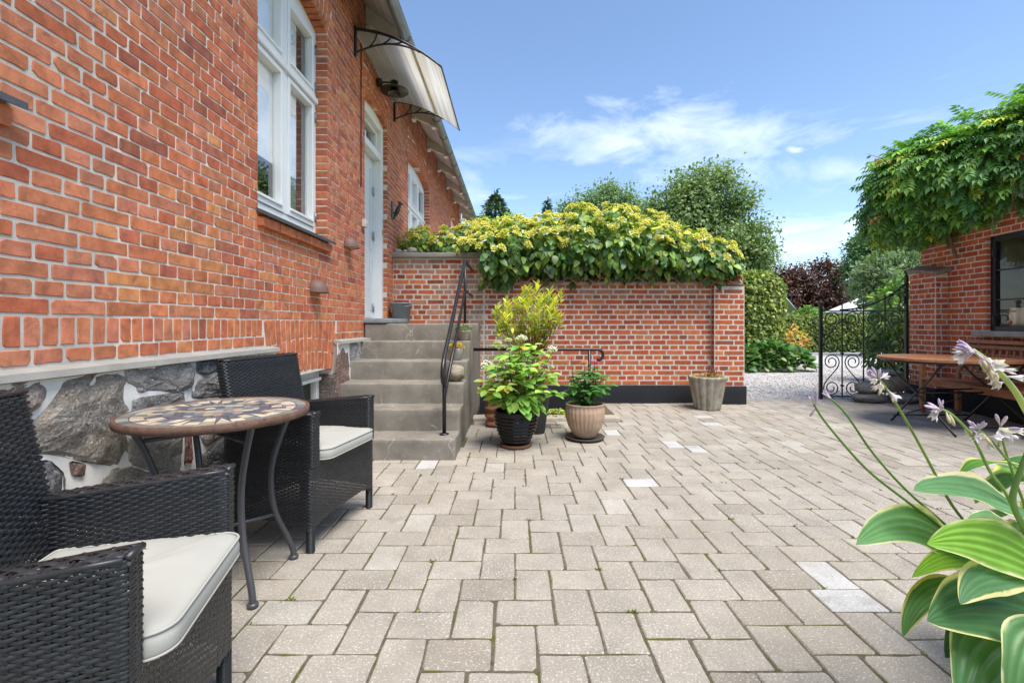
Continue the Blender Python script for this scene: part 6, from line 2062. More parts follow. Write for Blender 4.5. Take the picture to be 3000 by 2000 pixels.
da = empty('dahlia_plant', (PF[0], PF[1], .30), 'bushy dahlia with pink flowers in the pale fluted pot', 'potted plant')
tips = [(PF[0] + .05 + .23 * math.sqrt((k + .5) / 18) * math.cos(k * 2.4), PF[1] + .19 * math.sqrt((k + .5) / 18) * math.sin(k * 2.4), .40 + .26 * (1 - (k + .5) / 18) ** .6 + rnd.uniform(-.03, .05)) for k in range(18)]
paths = stems_leaves(da, (PF[0], PF[1], .29), tips, .005, (.07, .11, .025))
LP, LD, LN, LS, LC = [], [], [], [], []
for pts in paths:
    for (q, s, kk) in ((pts[-1], .085, 5), (pts[3], .10, 4), (pts[2], .11, 3), (pts[1], .10, 2)):
        a0 = rnd.uniform(0, 6)
        for j in range(kk):
            a = a0 + 2 * PI * j / kk + rnd.uniform(-.4, .4); d = Vector((math.cos(a), math.sin(a), rnd.uniform(-.3, .4)))
            LP.append(q + d * .01); LD.append(d); LN.append((-d.x * .3, -.2, 1)); LS.append(s * rnd.uniform(.75, 1.25)); LC.append(jc((.08, .22, .045) if rnd.random() < .7 else (.14, .31, .06), .18))
scatter(da, M_LEAF, LP, LD, LN, LS, LC, leaf_tmpl([.0, .2, .24, .12, .0], .22, .2, [0, .3, .5, .8, 1]), 220)
def dahlia_flower(r, col, col2):
    V, T, C = [], [], []
    for ring, (k, tilt, ln) in enumerate(((12, .05, 1.0), (10, .45, .8), (8, .9, .55), (5, 1.3, .35))):
        for j in range(k):
            a = 2 * PI * (j + .5 * (ring % 2)) / k
            d = Vector((math.cos(a) * math.cos(tilt), math.sin(a) * math.cos(tilt), math.sin(tilt))); b = Vector((-math.sin(a), math.cos(a), 0))
            i0 = len(V); w = .22 * ln
            z0 = Vector((0, 0, .06 * ring))
            for q in (z0, z0 + d * ln * .6 - b * w, z0 + d * ln, z0 + d * ln * .6 + b * w): V.append(tuple(q * r))
            T += [(i0, i0 + 1, i0 + 2), (i0, i0 + 2, i0 + 3)]; C += [jc(mixc(col, col2, ring / 3), .12)] * 4
    return np_mesh('flower', np.array(V, dtype=np.float32), np.array(T), np.array(C), M_FLOWER)
fl_a = dahlia_flower(1.0, (.68, .26, .17), (.75, .34, .14)); fl_b = dahlia_flower(1.0, (.52, .07, .17), (.62, .18, .2))
for (cx, cy, r_, me_, til) in ((997, 735, .052, fl_a, -.25), (1112, 735, .034, fl_b, .3), (1090, 722, .022, fl_b, .6), (888, 685, .018, fl_b, .1)):
    q = P(1380 + cx * .3316, 820 + cy * .3316, 4.56)
    o = link('flower', me_, da); o.matrix_basis = Matrix.Translation(q) @ Matrix.Rotation(til, 4, 'X') @ Matrix.Scale(r_, 4)
    m = MB(); m.tube([q, q + Vector((.005, .0, -.1)), (q.x + (PF[0] - q.x) * .3, PF[1], .45)], [.003, .0035, .005], 6, (.09, .11, .04)); m.build('flower_stalk', M_BARK, da)

def tuft(name, label, c, z, r, n, cols, size, tm=OVATE, up=.6, cat='succulents', grp='small plants in stone pots', h_=.03):
    t = empty(name, (c[0], c[1], z), label, cat, grp)
    a = npr.uniform(0, 6.28, n); rr = r * np.sqrt(npr.random(n))
    p = np.stack([c[0] + rr * np.cos(a), c[1] + rr * np.sin(a), z + h_ * (1 - (rr / r) ** 2) + npr.uniform(-.005, .012, n)], 1)
    D = norm(np.stack([np.cos(a), np.sin(a), np.full(n, up)], 1) + rdir(n) * .5)
    scatter(t, M_LEAF, p, D, rdir(n) * .4 + np.array([0, -.2, 1]), npr.uniform(.6, 1.3, n) * size, lcol(n, cols, [1] * len(cols), .2), tm, 0, rest='leaves')
    return t
tuft('houseleeks', 'grey green houseleek rosettes in the pot on the fifth step', S5, STEP_Z[4] + .115, .10, 260, [(.14, .19, .12), (.11, .17, .09), (.2, .24, .15)], .026, up=.9, h_=.045)
tuft('stonecrop', 'yellow and rust stonecrop in the pot on the fourth step', S4, STEP_Z[3] + .125, .085, 240, [(.34, .33, .03), (.28, .3, .03), (.34, .13, .04)], .022, up=.9, h_=.04)
tuft('planter_sedum', 'low green sedum with red stems in the concrete planter', PC, .425, .20, 300, [(.28, .31, .04), (.2, .25, .04), (.28, .10, .05)], .028, up=.7, h_=.03)
tw = tuft('red_twigs', 'bare reddish stems rising from the concrete planter', (PC[0] + .03, PC[1]), .44, .1, 40, [(.2, .07, .05), (.25, .12, .06)], .05, LANCE, 1.6, cat='plant stems', h_=.0)
m = MB()
for k in range(12):
    x, y = PC[0] + rnd.uniform(-.05, .13), PC[1] + rnd.uniform(-.06, .06); m.tube([(x, y, .42), (x + rnd.uniform(-.04, .04), y, .52), (x + rnd.uniform(-.09, .09), y + rnd.uniform(-.04, .04), rnd.uniform(.52, .64))], [.004, .003, .0015], 5, (.2, .09, .06))
m.build('stems', M_BARK, tw)
tuft('kerb_fern', 'small yellow green plant at the kerb behind the fluted pot', (.46, 5.12), .12, .10, 130, [(.22, .25, .04), (.14, .18, .03)], .04, up=.5, cat='plant', grp=None, h_=.06)

# ------------------------------------------------------------------ hosta in the foreground
ho = empty('hosta_plant', (1.55, 1.26, .28), 'large hosta with cream edged leaves and lilac flowers at the right corner', 'hosta')
CRM, HG, HL = (.72, .66, .36), (.15, .32, .13), (.24, .46, .05)
def hosta_leaf(base, ctrl, tip, W, nh, col=HG, cup=.25, edge=.86, yel=0.0):
    B0, C0, T0 = [Vector(q) for q in (base, ctrl, tip)]
    nu, nv = 22, 33
    V, Cc = [], []
    sd = rnd.uniform(0, 50)
    nh = Vector(nh).normalized()
    for i in range(nu + 1):
        t = i / nu
        c = B0 * (1 - t) ** 2 + C0 * 2 * t * (1 - t) + T0 * t * t
        tg = ((C0 - B0) * (1 - t) + (T0 - C0) * t).normalized()
        nn = (nh - tg * nh.dot(tg)).normalized()
        sd_ = nn.cross(tg)
        w = W * (math.sin(PI * min(1, t ** .82)) ** .72) * (1 - .12 * t) + .0008
        for j in range(nv + 1):
            v = -1 + 2 * j / nv
            wav = .16 * math.sin(t * 11 + sd + (3 if v > 0 else 0)) * v * v
            h_ = (cup * v * v + wav) * w + .055 * w * math.cos(v * 5.5 * PI) * (1 - v * v)
            V.append(c + sd_ * (v * w * (1 - .10 * v * v * cup)) + nn * h_)
            e = edge + .10 * noise.noise(Vector((t * 9 + sd, v * 2, sd))) + .05 * noise.noise(Vector((t * 40, v * 3, sd)))
            k = max(0, min(1, (abs(v) - e) / .05))
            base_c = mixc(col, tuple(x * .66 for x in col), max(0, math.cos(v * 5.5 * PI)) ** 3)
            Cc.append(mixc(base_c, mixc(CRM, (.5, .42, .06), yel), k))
    m = MB(); m.add(V, [(i * (nv + 1) + j, (i + 1) * (nv + 1) + j, (i + 1) * (nv + 1) + j + 1, i * (nv + 1) + j + 1) for i in range(nu) for j in range(nv)], Cc, True)
    lo = m.build('leaf', M_HOSTA, ho)
    s = MB(); r0 = Vector((1.55, 1.26, .30)); s.tube([r0 + Vector((rnd.uniform(-.05, .02), rnd.uniform(-.05, .05), 0)), r0.lerp(B0, .6) + Vector((0, 0, .03)), B0 + (C0 - B0) * .08], [.007, .006, .004], 6, (.14, .26, .06)); s.build('leaf_stalk', M_HOSTA, lo)
hosta_leaf(P(2830, 1650, 1.24), P(2680, 1470, 1.20), P(2508, 1595, 1.10), .062, (-.15, -.72, .7), HG)
hosta_leaf(P(3080, 1560, 1.22), P(2860, 1400, 1.15), P(2676, 1437, 1.08), .062, (.1, -.5, .9), HG)
hosta_leaf(P(3080, 1690, 1.10), P(2900, 1540, 1.06), P(2716, 1592, 1.00), .058, (0, -.95, .32), HL, cup=.12, edge=.88)
hosta_leaf(P(2850, 1650, 1.2), P(2780, 1600, 1.16), P(2672, 1690, 1.10), .028, (-.1, -.8, .55), HL, edge=.84, yel=.4)
hosta_leaf(P(2850, 1720, 1.2), P(2690, 1690, 1.14), P(2645, 1865, 1.08), .032, (-.5, -.6, .6), (.09, .21, .06), edge=.78, yel=.7)
hosta_leaf(P(3020, 1690, 1.08), P(2850, 1660, 1.04), P(2814, 1768, .99), .042, (-.2, -.75, .6), (.10, .23, .09), edge=.7, yel=.3)
hosta_leaf(P(3090, 1830, 1.16), P(2890, 1730, 1.08), P(2716, 1818, 1.0), .088, (-.05, -.8, .6), (.065, .17, .06), cup=.15, edge=.86, yel=.3)
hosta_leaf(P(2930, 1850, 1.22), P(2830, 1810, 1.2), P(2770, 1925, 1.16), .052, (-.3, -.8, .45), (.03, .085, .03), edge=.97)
hosta_leaf(P(2990, 1870, 1.1), P(2860, 1880, 1.02), P(2830, 2090, .98), .080, (-.25, -.85, .4), (.085, .20, .08), cup=.1, edge=.88, yel=.2)
hosta_leaf(P(3080, 1860, 1.0), P(2990, 1880, .96), P(2990, 2120, .93), .066, (-.1, -.9, .35), (.12, .26, .09), cup=.1, edge=.86)
hosta_leaf(P(2960, 1540, 1.3), P(2900, 1500, 1.3), P(2836, 1518, 1.3), .022, (0, -.5, .9), HG)
hosta_leaf(P(2980, 1600, 1.3), P(2930, 1540, 1.28), P(2880, 1560, 1.25), .03, (0, -.7, .7), (.1, .2, .05), yel=.5)
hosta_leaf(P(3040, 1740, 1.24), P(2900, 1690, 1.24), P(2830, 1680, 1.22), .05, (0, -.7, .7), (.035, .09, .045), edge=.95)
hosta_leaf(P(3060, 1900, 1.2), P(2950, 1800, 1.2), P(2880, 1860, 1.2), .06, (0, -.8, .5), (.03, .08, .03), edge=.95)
hosta_leaf(P(3010, 1800, 1.18), P(2860, 1720, 1.12), P(2752, 1765, 1.06), .045, (-.1, -.75, .65), (.12, .27, .09))
hosta_leaf(P(3060, 1620, 1.2), P(2920, 1540, 1.17), P(2800, 1545, 1.12), .04, (0, -.6, .8), (.16, .33, .1))
for k in range(16):
    a = rnd.uniform(-1.3, 1.9); r_ = rnd.uniform(.3, .42); z = rnd.uniform(.42, .72)
    b = Vector((1.58 + .1 * math.cos(a), 1.27 + .1 * math.sin(a), z)); t_ = Vector((1.58 + r_ * math.cos(a), 1.27 + r_ * math.sin(a), z - rnd.uniform(.05, .2)))
    hosta_leaf(b, b.lerp(t_, .5) + Vector((0, 0, .1)), t_, rnd.uniform(.06, .08), (math.cos(a) * .3, math.sin(a) * .3, 1), jc(HG, .3))
def bell_mesh(open_, c0, c1):
    V, T, C = [], [], []
    n = 12
    prof = [(0, .03), (.3, .045), (.52, .09), (.75, .14 + .06 * open_), (.95, .17 + .26 * open_)]
    for i, (x, r_) in enumerate(prof):
        for k in range(n):
            a = 2 * PI * k / n; r = r_
            lobe = (.10 if k % 2 == 0 else -.16) if i == 4 else (.0 if i < 3 else .0 if k % 2 == 0 else -.06)
            r = r if k % 2 == 0 or i < 3 else r * (.72 if i == 4 else .9)
            V.append((x + lobe, r * math.cos(a), r * math.sin(a))); C.append(mixc(c0, c1, i / 4))
    for i in range(4):
        for k in range(n):
            a, b = i * n + k, i * n + (k + 1) % n
            T += [(a, b, b + n), (a, b + n, a + n)]
    return np_mesh('flower', np.array(V, dtype=np.float32), np.array(T), np.array(C), M_FLOWER, True)
LIL, WHI = (.52, .40, .64), (.76, .70, .82)
bells = [bell_mesh(.75, LIL, WHI), bell_mesh(.3, (.58, .5, .68), (.78, .72, .84))]
def bud_mesh(c0, c1):
    V, T, C = [], [], []
    n = 6; prof = [(0, .02), (.25, .06), (.6, .11), (.85, .09), (1, .01)]
    for i, (x, r) in enumerate(prof):
        for k in range(n): V.append((x, r * math.cos(2 * PI * k / n), r * math.sin(2 * PI * k / n))); C.append(mixc(c0, c1, i / 4))
    T = [(i * n + k, i * n + (k + 1) % n, (i + 1) * n + (k + 1) % n) for i in range(4) for k in range(n)] + [(i * n + k, (i + 1) * n + (k + 1) % n, (i + 1) * n + k) for i in range(4) for k in range(n)]
    return np_mesh('bud', np.array(V, dtype=np.float32), np.array(T), np.array(C), M_FLOWER, True)
buds = [bud_mesh((.66, .6, .62), (.42, .30, .56)), bud_mesh((.74, .68, .72), (.56, .44, .70)), bud_mesh((.75, .7, .55), (.45, .33, .2))]
def put_fl(me_, q, d, s, nm):
    o = link(nm, me_, ho); d = Vector(d).normalized()
    o.matrix_basis = Matrix.Translation(q) @ d.to_track_quat('X', 'Z').to_matrix().to_4x4() @ Matrix.Rotation(rnd.uniform(0, 6), 4, 'X') @ Matrix.Scale(s, 4)
def scape(pts, r, nb, nf, sc, col=(.16, .27, .06), wither=0):
    pts = [P(*q) for q in pts]
    dense = []
    for i in range(len(pts) - 1):
        for k in range(5):
            t = k / 5; p0, p1, p2, p3 = pts[max(i - 1, 0)], pts[i], pts[i + 1], pts[min(i + 2, len(pts) - 1)]
            dense.append(.5 * (2 * p1 + (p2 - p0) * t + (2 * p0 - 5 * p1 + 4 * p2 - p3) * t * t + (-p0 + 3 * p1 - 3 * p2 + p3) * t ** 3))
    dense.append(pts[-1])
    m = MB(); n = len(dense); m.tube(dense, [r * lerp(.55, 1, i / n) for i in range(n)], 8, col); m.build('flower_stem', M_HOSTA, ho)
    ax = (dense[0] - dense[2]).normalized()
    for k in range(nb):
        f_ = k / max(1, nb - 1)
        d = (ax * (1.3 - .9 * f_) + Vector(rdir(1)[0]) * (.25 + .5 * f_)).normalized()
        put_fl(buds[k % 2], dense[0] + (dense[1] - dense[0]) * f_ * 1.4, d, sc * rnd.uniform(.7, 1.1), 'bud')
    for k in range(nf):
        i = 1 + int(k * .9) % max(1, n // 2)
        side = Vector((rnd.uniform(-1, 1), rnd.uniform(-1, .4), rnd.uniform(-.9, .1)))
        put_fl(bells[k % 2], dense[min(i, n - 1)], side + ax * .2, sc * rnd.uniform(.85, 1.15), 'flower')
    for k in range(wither):
        i = 3 + k % max(1, n // 2); put_fl(buds[2], dense[min(i, n - 1)], Vector((rnd.uniform(-.6, .6), rnd.uniform(-.6, .2), -1)), sc * rnd.uniform(.9, 1.2), 'bud')
scape([(2385, 1185, 1.12), (2425, 1245, 1.13), (2540, 1375, 1.16), (2660, 1470, 1.2), (2765, 1552, 1.24), (2900, 1690, 1.28)], .0042, 5, 0, .030)
scape([(2430, 1165, 1.16), (2480, 1215, 1.17), (2560, 1330, 1.2), (2660, 1440, 1.22), (2785, 1550, 1.26), (2920, 1690, 1.3)], .0040, 5, 0, .030)
scape([(2570, 1105, 1.1), (2605, 1150, 1.1), (2665, 1250, 1.12), (2720, 1350, 1.14), (2790, 1480, 1.18), (2880, 1590, 1.22), (2960, 1700, 1.26)], .0042, 10, 5, .030, (.26, .33, .09), 1)
scape([(2750, 1195, 1.08), (2790, 1215, 1.08), (2850, 1280, 1.1), (2900, 1380, 1.14), (2950, 1450, 1.18), (3010, 1580, 1.22)], .0042, 14, 3, .030, (.30, .38, .12), 2)
scape([(2860, 1255, 1.1), (2900, 1285, 1.12), (2950, 1345, 1.15), (3000, 1400, 1.2), (3050, 1560, 1.24)], .0036, 9, 6, .030, (.26, .34, .1), 2)
scape([(2930, 1245, 1.12), (2940, 1300, 1.14), (2965, 1380, 1.18), (3010, 1500, 1.24)], .0036, 3, 4, .036, (.26, .34, .1), 1)
scape([(2850, 1025, .78), (2890, 1055, .78), (2950, 1115, .79), (3000, 1190, .82), (3060, 1330, .9), (3080, 1560, 1.1)], .0062, 18, 11, .027, (.42, .47, .22), 6)
scape([(3020, 1300, 1.0), (2975, 1420, 1.02), (2970, 1480, 1.04), (3010, 1560, 1.1), (3060, 1640, 1.2)], .0085, 0, 1, .03, (.22, .33, .12))
hp = MB(); hp.lathe([(.005, 0), (.13, 0), (.14, .02), (.17, .27), (.185, .275), (.185, .30), (.165, .30), (.155, .26), (.005, .25)], 32, (1.58, 1.27, 0), (.30, .13, .08))
hpo = hp.build('hosta_pot', M_TERRA, None, 'terracotta pot under the big hosta at the right corner', 'plant pot'); soil(hpo, (1.58, 1.27), .155, .27)

# ------------------------------------------------------------------ garden beyond the wall and the gate
def leafy_box(name, label, cat, x0, x1, y0, y1, z1, n, size, cols, wts, core=(.03, .045, .015), tmpl=OVATE, round_=.12, grp=None):
    t = empty(name, ((x0 + x1) / 2, (y0 + y1) / 2, -.05), label, cat, grp)
    m = MB(); m.rbox(((x0 + x1) / 2, (y0 + y1) / 2, z1 / 2 - .05), (x1 - x0 - .2, y1 - y0 - .2, z1 - .1), round_ * .95, (8, 4, 5), .05, 2.5, core); m.build('blocking_core', M_BARK, t)  # dark inner box, added to block light between the leaves
    A = [((x1 - x0) * z1, 0), ((x1 - x0) * (y1 - y0), 1), ((y1 - y0) * z1, 2), ((y1 - y0) * z1, 3)]
    w = np.array([a for a, _ in A]); k = npr.choice(4, n, p=w / w.sum())
    u, v = npr.random(n), npr.random(n)
    X = np.where(k < 2, lerp(x0, x1, u), np.where(k == 2, x0, x1)); Yy = np.where(k == 0, y0, np.where(k == 1, lerp(y0, y1, v), lerp(y0, y1, u))); Z = np.where(k == 1, z1, z1 * v)
    p = np.stack([X, Yy, Z], 1)
    lo_, hi_ = np.array([x0 + round_, y0 + round_, -9.0]), np.array([x1 - round_, y1 - round_, z1 - round_])
    cc = np.clip(p, lo_, hi_); dd = p - cc; ll = np.linalg.norm(dd, axis=1, keepdims=True)
    p = np.where(ll > round_, cc + dd / (ll + 1e-9) * round_, p)
    p += npr.normal(size=(n, 3)) * .045
    bump = np.array([noise.noise(Vector(q) * 1.4) for q in p]); 
    nr = np.where((k == 0)[:, None], (0, -1, 0), np.where((k == 1)[:, None], (0, 0, 1), np.where((k == 2)[:, None], (-1, 0, 0), (1, 0, 0)))).astype(float)
    p += nr * (bump * .10)[:, None] - nr * .03
    D = norm(nr * .5 + rdir(n) * .7 + np.array([0, 0, -.35])); N = norm(nr * .8 + rdir(n) * .4 + np.array([0, 0, .4]))
    scatter(t, M_LEAF, p, D, N, size * npr.uniform(.7, 1.3, n), lcol(n, cols, wts), tmpl, 0, rest='leaves')
    return t
leafy_box('clipped_hedge', 'long clipped green hedge along the far side of the gravel', 'hedge', 8.5, 21, 19, 20.2, 1.43, 16000, .10, [(.12, .18, .045), (.18, .24, .055), (.07, .12, .03)], [3, 2, 2])
iv = leafy_box('ivy_pillar', 'tall rounded pillar wholly covered in pale green ivy', 'ivy', 5.95, 7.25, 12.2, 13.3, 2.50, 12000, .085, [(.18, .26, .06), (.12, .20, .045), (.32, .37, .09), (.075, .13, .035)], [3, 3, 1.3, 1.5], round_=.52, tmpl=HEART)
hb = empty('hosta_bed', (6.3, 11.6, -.03), 'low bed of dark green broad leaves at the foot of the ivy pillar', 'plant bed')
EB = [(5.75, 11.55, .1, .55, .45, .45), (6.35, 11.55, .12, .6, .45, .55), (6.9, 11.6, .1, .5, .45, .40)]
p, nr, f = cloud(EB, 900, .7, -.05, .25, .7); n = len(p)
scatter(hb, M_LEAF, p, norm(nr + rdir(n) * .5 + np.array([0, 0, -.2])), norm(nr * .8 + rdir(n) * .3 + np.array([0, 0, .7])), npr.uniform(.13, .2, n), lcol(n, [(.05, .115, .035), (.08, .16, .05), (.16, .22, .10)], [4, 2, 1]), HEART, 150)
def bush(name, label, ells, n, size, cols, wts, tmpl=OVATE, droop=.3, inner=.5, cat='shrub', grp=None, nobj=0):
    e0 = ells[0]
    t = empty(name, (e0[0], e0[1], -.05), label, cat, grp)
    limbs((e0[0], e0[1], -.05), ells, .035, n_sub=4).build('stems', M_BARK, t)
    p, nr, f = cloud(ells, n, inner, -.95, .25, .6); k = len(p)
    scatter(t, M_LEAF, p, norm(nr * .6 + rdir(k) * .6 + np.array([0, 0, -droop])), norm(nr * .7 + rdir(k) * .4 + np.array([0, -.1, .6])), size * npr.uniform(.7, 1.3, k), lcol(k, cols, wts) * (.8 + .4 * np.clip((p[:, 2:3] - e0[2]) / (e0[5] + .01), -.5, 1)), tmpl, nobj, rest='leaves')
bush('orange_shrub', 'small shrub with orange and yellow leaves beside the ivy pillar', [(7.42, 12.3, .65, .36, .3, .38), (7.2, 12.1, .5, .25, .25, .25)], 450, .10, [(.42, .17, .05), (.40, .34, .05), (.16, .2, .04)], [2, 2, 2])
bush('gate_shrub', 'large dark leaved shrub rising behind the iron gate', [(7.6, 9.1, 1.2, .5, .6, .85), (7.95, 9.0, 1.7, .45, .5, .5), (7.45, 9.2, .6, .4, .45, .55), (8.1, 9.1, .8, .5, .5, .8)], 3800, .14, [(.06, .13, .035), (.11, .20, .04), (.26, .32, .045)], [4, 3, .9], tmpl=leaf_tmpl([.0, .17, .19, .0], .2, .3, [0, .35, .6, 1]), droop=.5, nobj=200)
bush('round_bush', 'bright green rounded bush just above the far hedge', [(13.6, 21.4, 1.1, .95, .8, .8)], 2600, .13, [(.10, .22, .04), (.07, .16, .035)], [1, 1])
tree('copper_beech', 'dark purple copper beech beyond the hedge', (18.9, 30, -.05), .28, [(17.6, 30, 2.9, 1.6, 1.6, 1.6), (19.4, 30, 3.4, 1.9, 1.8, 1.8), (20.6, 30, 2.6, 1.3, 1.5, 1.3), (16.9, 30, 3.6, .9, .9, 1.3), (18.6, 29.6, 1.6, 2.2, 1.4, 1.3)], 420, 60, .24, .19, [(.040, .016, .018), (.065, .026, .024), (.10, .04, .03)], [3, 3, 1.2])
tree('ash_tree', 'big feathery green ash tree above the right part of the garden wall', (10.4, 25, -.05), .3, [(9.0, 25, 7.1, 1.7, 1.5, 1.5), (10.6, 25, 8.0, 1.5, 1.5, 1.6), (11.8, 25, 6.3, 1.6, 1.5, 1.7), (9.6, 25, 5.2, 1.9, 1.6, 1.4), (12.6, 25, 4.8, 1.4, 1.3, 1.4), (8.1, 25, 6.2, 1.0, 1.0, 1.1), (11.2, 24.6, 3.9, 2.0, 1.4, 1.3)], 250, 130, .34, .22, [(.135, .23, .09), (.18, .28, .115), (.09, .16, .06)], [3, 2.5, 1.3], tmpl=CARD, droop=.4, inner=.25)
tree('leafy_tree', 'grey green leafy tree left of the ash above the wall', (5.5, 28, -.05), .28, [(4.3, 28, 7.6, 1.5, 1.4, 1.2), (5.7, 28, 8.2, 1.5, 1.4, 1.25), (7.0, 28, 7.4, 1.3, 1.4, 1.2), (5.6, 28, 6.4, 2.4, 1.5, 1.4)], 200, 100, .28, .18, [(.11, .19, .08), (.145, .23, .095), (.075, .135, .055)], [3, 2, 2])
tree('lime_shrub', 'bright lime green tree crown at the far end of the house', (-.4, 16.6, -.05), .1, [(-.95, 16.6, 4.25, .6, .6, .5), (-.3, 16.7, 4.45, .8, .7, .55), (.45, 16.7, 4.2, .7, .6, .5), (-.3, 16.6, 3.5, 1.2, .7, .7)], 170, 50, .13, .13, [(.20, .33, .05), (.28, .40, .06), (.11, .2, .04)], [3, 2, 1.5])
def conifer(name, label, x, y, ztop, rad, n, cols, z0=.3, group='trees beyond the courtyard'):
    t = empty(name, (x, y, -.05), label, 'tree', group)
    m = MB(); m.tube([(x, y, -.05), (x, y, ztop * .6), (x, y, ztop)], [.16, .09, .02], 8, (.08, .06, .045)); m.build('trunk', M_BARK, t)
    f = npr.random(n) ** .75; z = ztop - f * (ztop - z0)
    a = npr.uniform(0, 6.28, n); lay = 1 + .22 * np.sin(z * 7.0 + a * 2)
    r = rad * f ** .8 * lay * npr.uniform(.35, 1.08, n) + .03
    p = np.stack([x + r * np.cos(a), y + r * np.sin(a), z + npr.normal(size=n) * .08], 1)
    D = norm(np.stack([np.cos(a), np.sin(a), npr.uniform(-.2, .7, n)], 1) + rdir(n) * .45)
    scatter(t, M_LEAF, p, D, rdir(n) * .5 + np.array([0, 0, 1]), npr.uniform(.18, .36, n), lcol(n, cols, [1] * len(cols)), LANCE, 0, rest='crown')
    for o in t.children:
        if 'kind' in o: del o['kind']
conifer('spruce', 'dark pointed spruce behind the far end of the house', -1.15, 28, 8.95, 3.4, 13000, [(.035, .075, .04), (.05, .095, .05), (.028, .06, .035)])
conifer('slim_spruce', 'slim conifer tip showing above the climbing hydrangea', 2.05, 29, 8.8, 1.0, 5000, [(.04, .08, .04), (.055, .1, .045)])
tree('pine_tree', 'pale grey green pine behind the gate shrub', (13.5, 16.5, -.05), .16, [(13.0, 16.5, 2.5, .75, .9, 1.0), (13.9, 16.5, 2.8, .9, .9, 1.1), (13.7, 16.4, 1.6, .9, .9, .9)], 260, 70, .13, .17, [(.13, .18, .10), (.10, .15, .08), (.075, .12, .06)], [2, 2, 1], tmpl=LANCE, droop=-.5)
tree('tall_green_tree', 'tall green leafy tree between the purple beech and the wisteria', (18.4, 24, -.05), .24, [(18.3, 24, 4.7, .9, 1.1, 1.3), (19.2, 24, 5.4, 1.1, 1.2, 1.4), (20.4, 24, 5.0, 1.5, 1.3, 1.6), (19.6, 24, 3.4, 1.7, 1.3, 1.5), (17.9, 24, 3.4, .6, .9, .8)], 420, 55, .2, .17, [(.06, .14, .05), (.09, .18, .06), (.045, .10, .035)], [3, 2, 2])
tree('green_maple', 'bushy green tree glimpsed between the gate post and the outbuilding', (18.0, 21.5, -.05), .2, [(17.6, 21.5, 2.4, 1.0, 1.0, 1.2), (18.8, 21.5, 2.7, 1.2, 1.0, 1.3)], 240, 50, .17, .15, [(.07, .16, .04), (.11, .2, .045), (.05, .11, .03)], [3, 2, 2])
# greenhouse and parasol
gh = empty('greenhouse', (12.75, 22.6, -.05), 'small greenhouse with white roof frame beyond the ivy pillar', 'greenhouse')
GXa, GXb, GYa, GYb, GZe, GZr = 11.9, 13.5, 22, 24, 1.62, 2.55
FR = (.70, .72, .72)
def gbx(a, b, r=.025, c=FR, nm='frame_bar'):
    m = MB(); m.tube([a, b], r, 6, c); m.build(nm, M_WHITE, gh)
xm = (GXa + GXb) / 2
for y in (GYa, GYb):
    for x in (GXa, GXb): gbx((x, y, -.05), (x, y, GZe), .03, (.10, .14, .14), 'post')
    gbx((GXa, y, GZe), (xm, y, GZr)); gbx((GXb, y, GZe), (xm, y, GZr)); gbx((GXa, y, GZe), (GXb, y, GZe), .03, (.10, .14, .14))
for x, z in ((GXa, GZe), (GXb, GZe), (xm, GZr)): gbx((x, GYa, z), (x, GYb, z))
for q in (((GXa, GYa, 0), (GXb, GYa, 0), (GXb, GYa, GZe), (GXa, GYa, GZe)), ((GXb, GYa, 0), (GXb, GYb, 0), (GXb, GYb, GZe), (GXb, GYa, GZe)), ((GXa, GYa, 0), (GXa, GYb, 0), (GXa, GYb, GZe), (GXa, GYa, GZe))):
    m = MB(); m.add(list(q), [(0, 1, 2, 3)], (.1, .1, .1)); m.build('pane', M_DARKGLASS, gh)
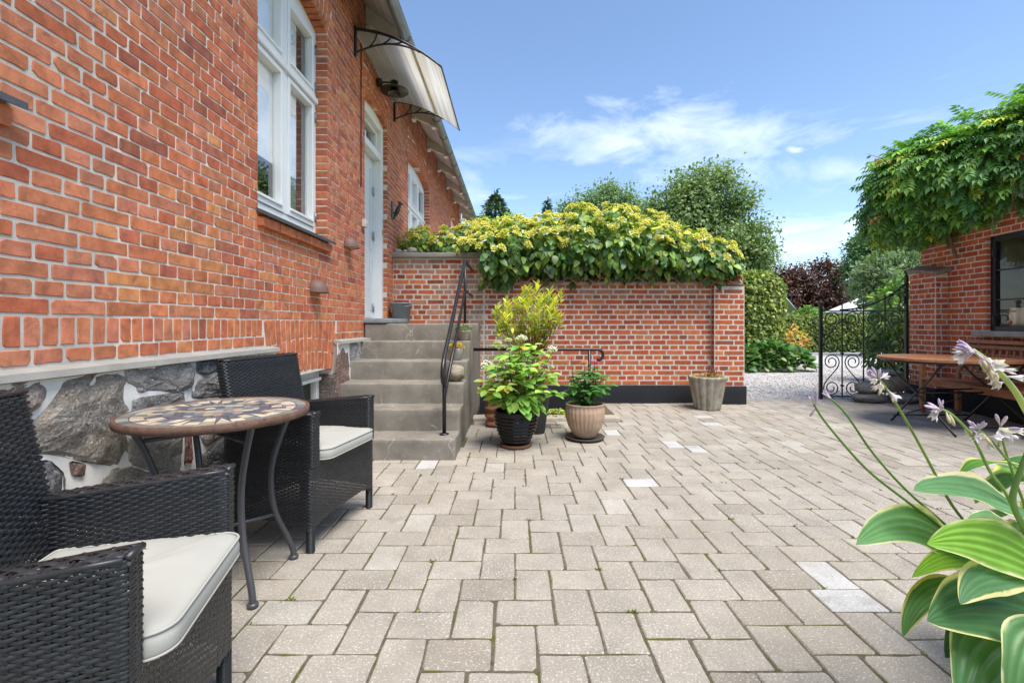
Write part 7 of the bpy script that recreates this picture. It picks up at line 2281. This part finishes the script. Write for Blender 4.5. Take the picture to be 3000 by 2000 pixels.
for q in (((GXa, GYa, GZe), (xm, GYa, GZr), (xm, GYb, GZr), (GXa, GYb, GZe)), ((GXb, GYa, GZe), (xm, GYa, GZr), (xm, GYb, GZr), (GXb, GYb, GZe))):
    m = MB(); m.add(list(q), [(0, 1, 2, 3)], (.72, .74, .75)); m.build('roof_pane', M_WHITE, gh)
pa = empty('parasol', (15.5, 21, -.05), 'white garden parasol opened behind the hedge', 'parasol')
m = MB(); m.tube([(15.5, 21, -.05), (15.5, 21, 2.3)], .025, 8, (.3, .2, .12)); m.build('pole', M_WOOD, pa)
m = MB()
rim = [(15.5 + 1.25 * math.cos(PI / 4 * k + .3), 21 + 1.25 * math.sin(PI / 4 * k + .3), 1.68) for k in range(8)]
mids = [(15.5 + .6 * math.cos(PI / 4 * k + .3), 21 + .6 * math.sin(PI / 4 * k + .3), 1.99) for k in range(8)]
m.add([(15.5, 21, 2.28)] + mids + rim + [(x, y, z - .1) for x, y, z in rim], [(0, 1 + k, 1 + (k + 1) % 8) for k in range(8)] + [(1 + k, 9 + k, 9 + (k + 1) % 8, 1 + (k + 1) % 8) for k in range(8)] + [(9 + k, 17 + k, 17 + (k + 1) % 8, 9 + (k + 1) % 8) for k in range(8)], (.76, .76, .76)); m.build('canopy', M_CURTAIN, pa)

# ------------------------------------------------------------------ weeds and moss in the paving joints
q = [r_ for r_ in pv if .9 < (r_[2] + r_[3]) / 2 < 5.2 and -1.2 < (r_[0] + r_[1]) / 2 < 3.5]
WPn = []
for r_ in rnd.sample(q, 90):
    x, y = rnd.choice((r_[0], r_[1])), rnd.choice((r_[2], r_[3]))
    if rnd.random() < .5: x = rnd.uniform(r_[0], r_[1])
    for _ in range(rnd.randint(5, 16)): WPn.append((x + rnd.gauss(0, .008), y + rnd.gauss(0, .006), -.003))
WPn = np.array(WPn); k = len(WPn)
me_w = scatter(None, M_LEAF, WPn, norm(rdir(k) + np.array([0, 0, .9])), rdir(k) + np.array([0, 0, .4]), npr.uniform(.006, .016, k), lcol(k, [(.10, .15, .02), (.14, .17, .03), (.07, .10, .02)], [2, 1, 1]), OVATE, 0, rest='joint_weeds')
tag(me_w, 'tiny green weeds and moss sprouting from the paving joints', 'weeds', kind='stuff')
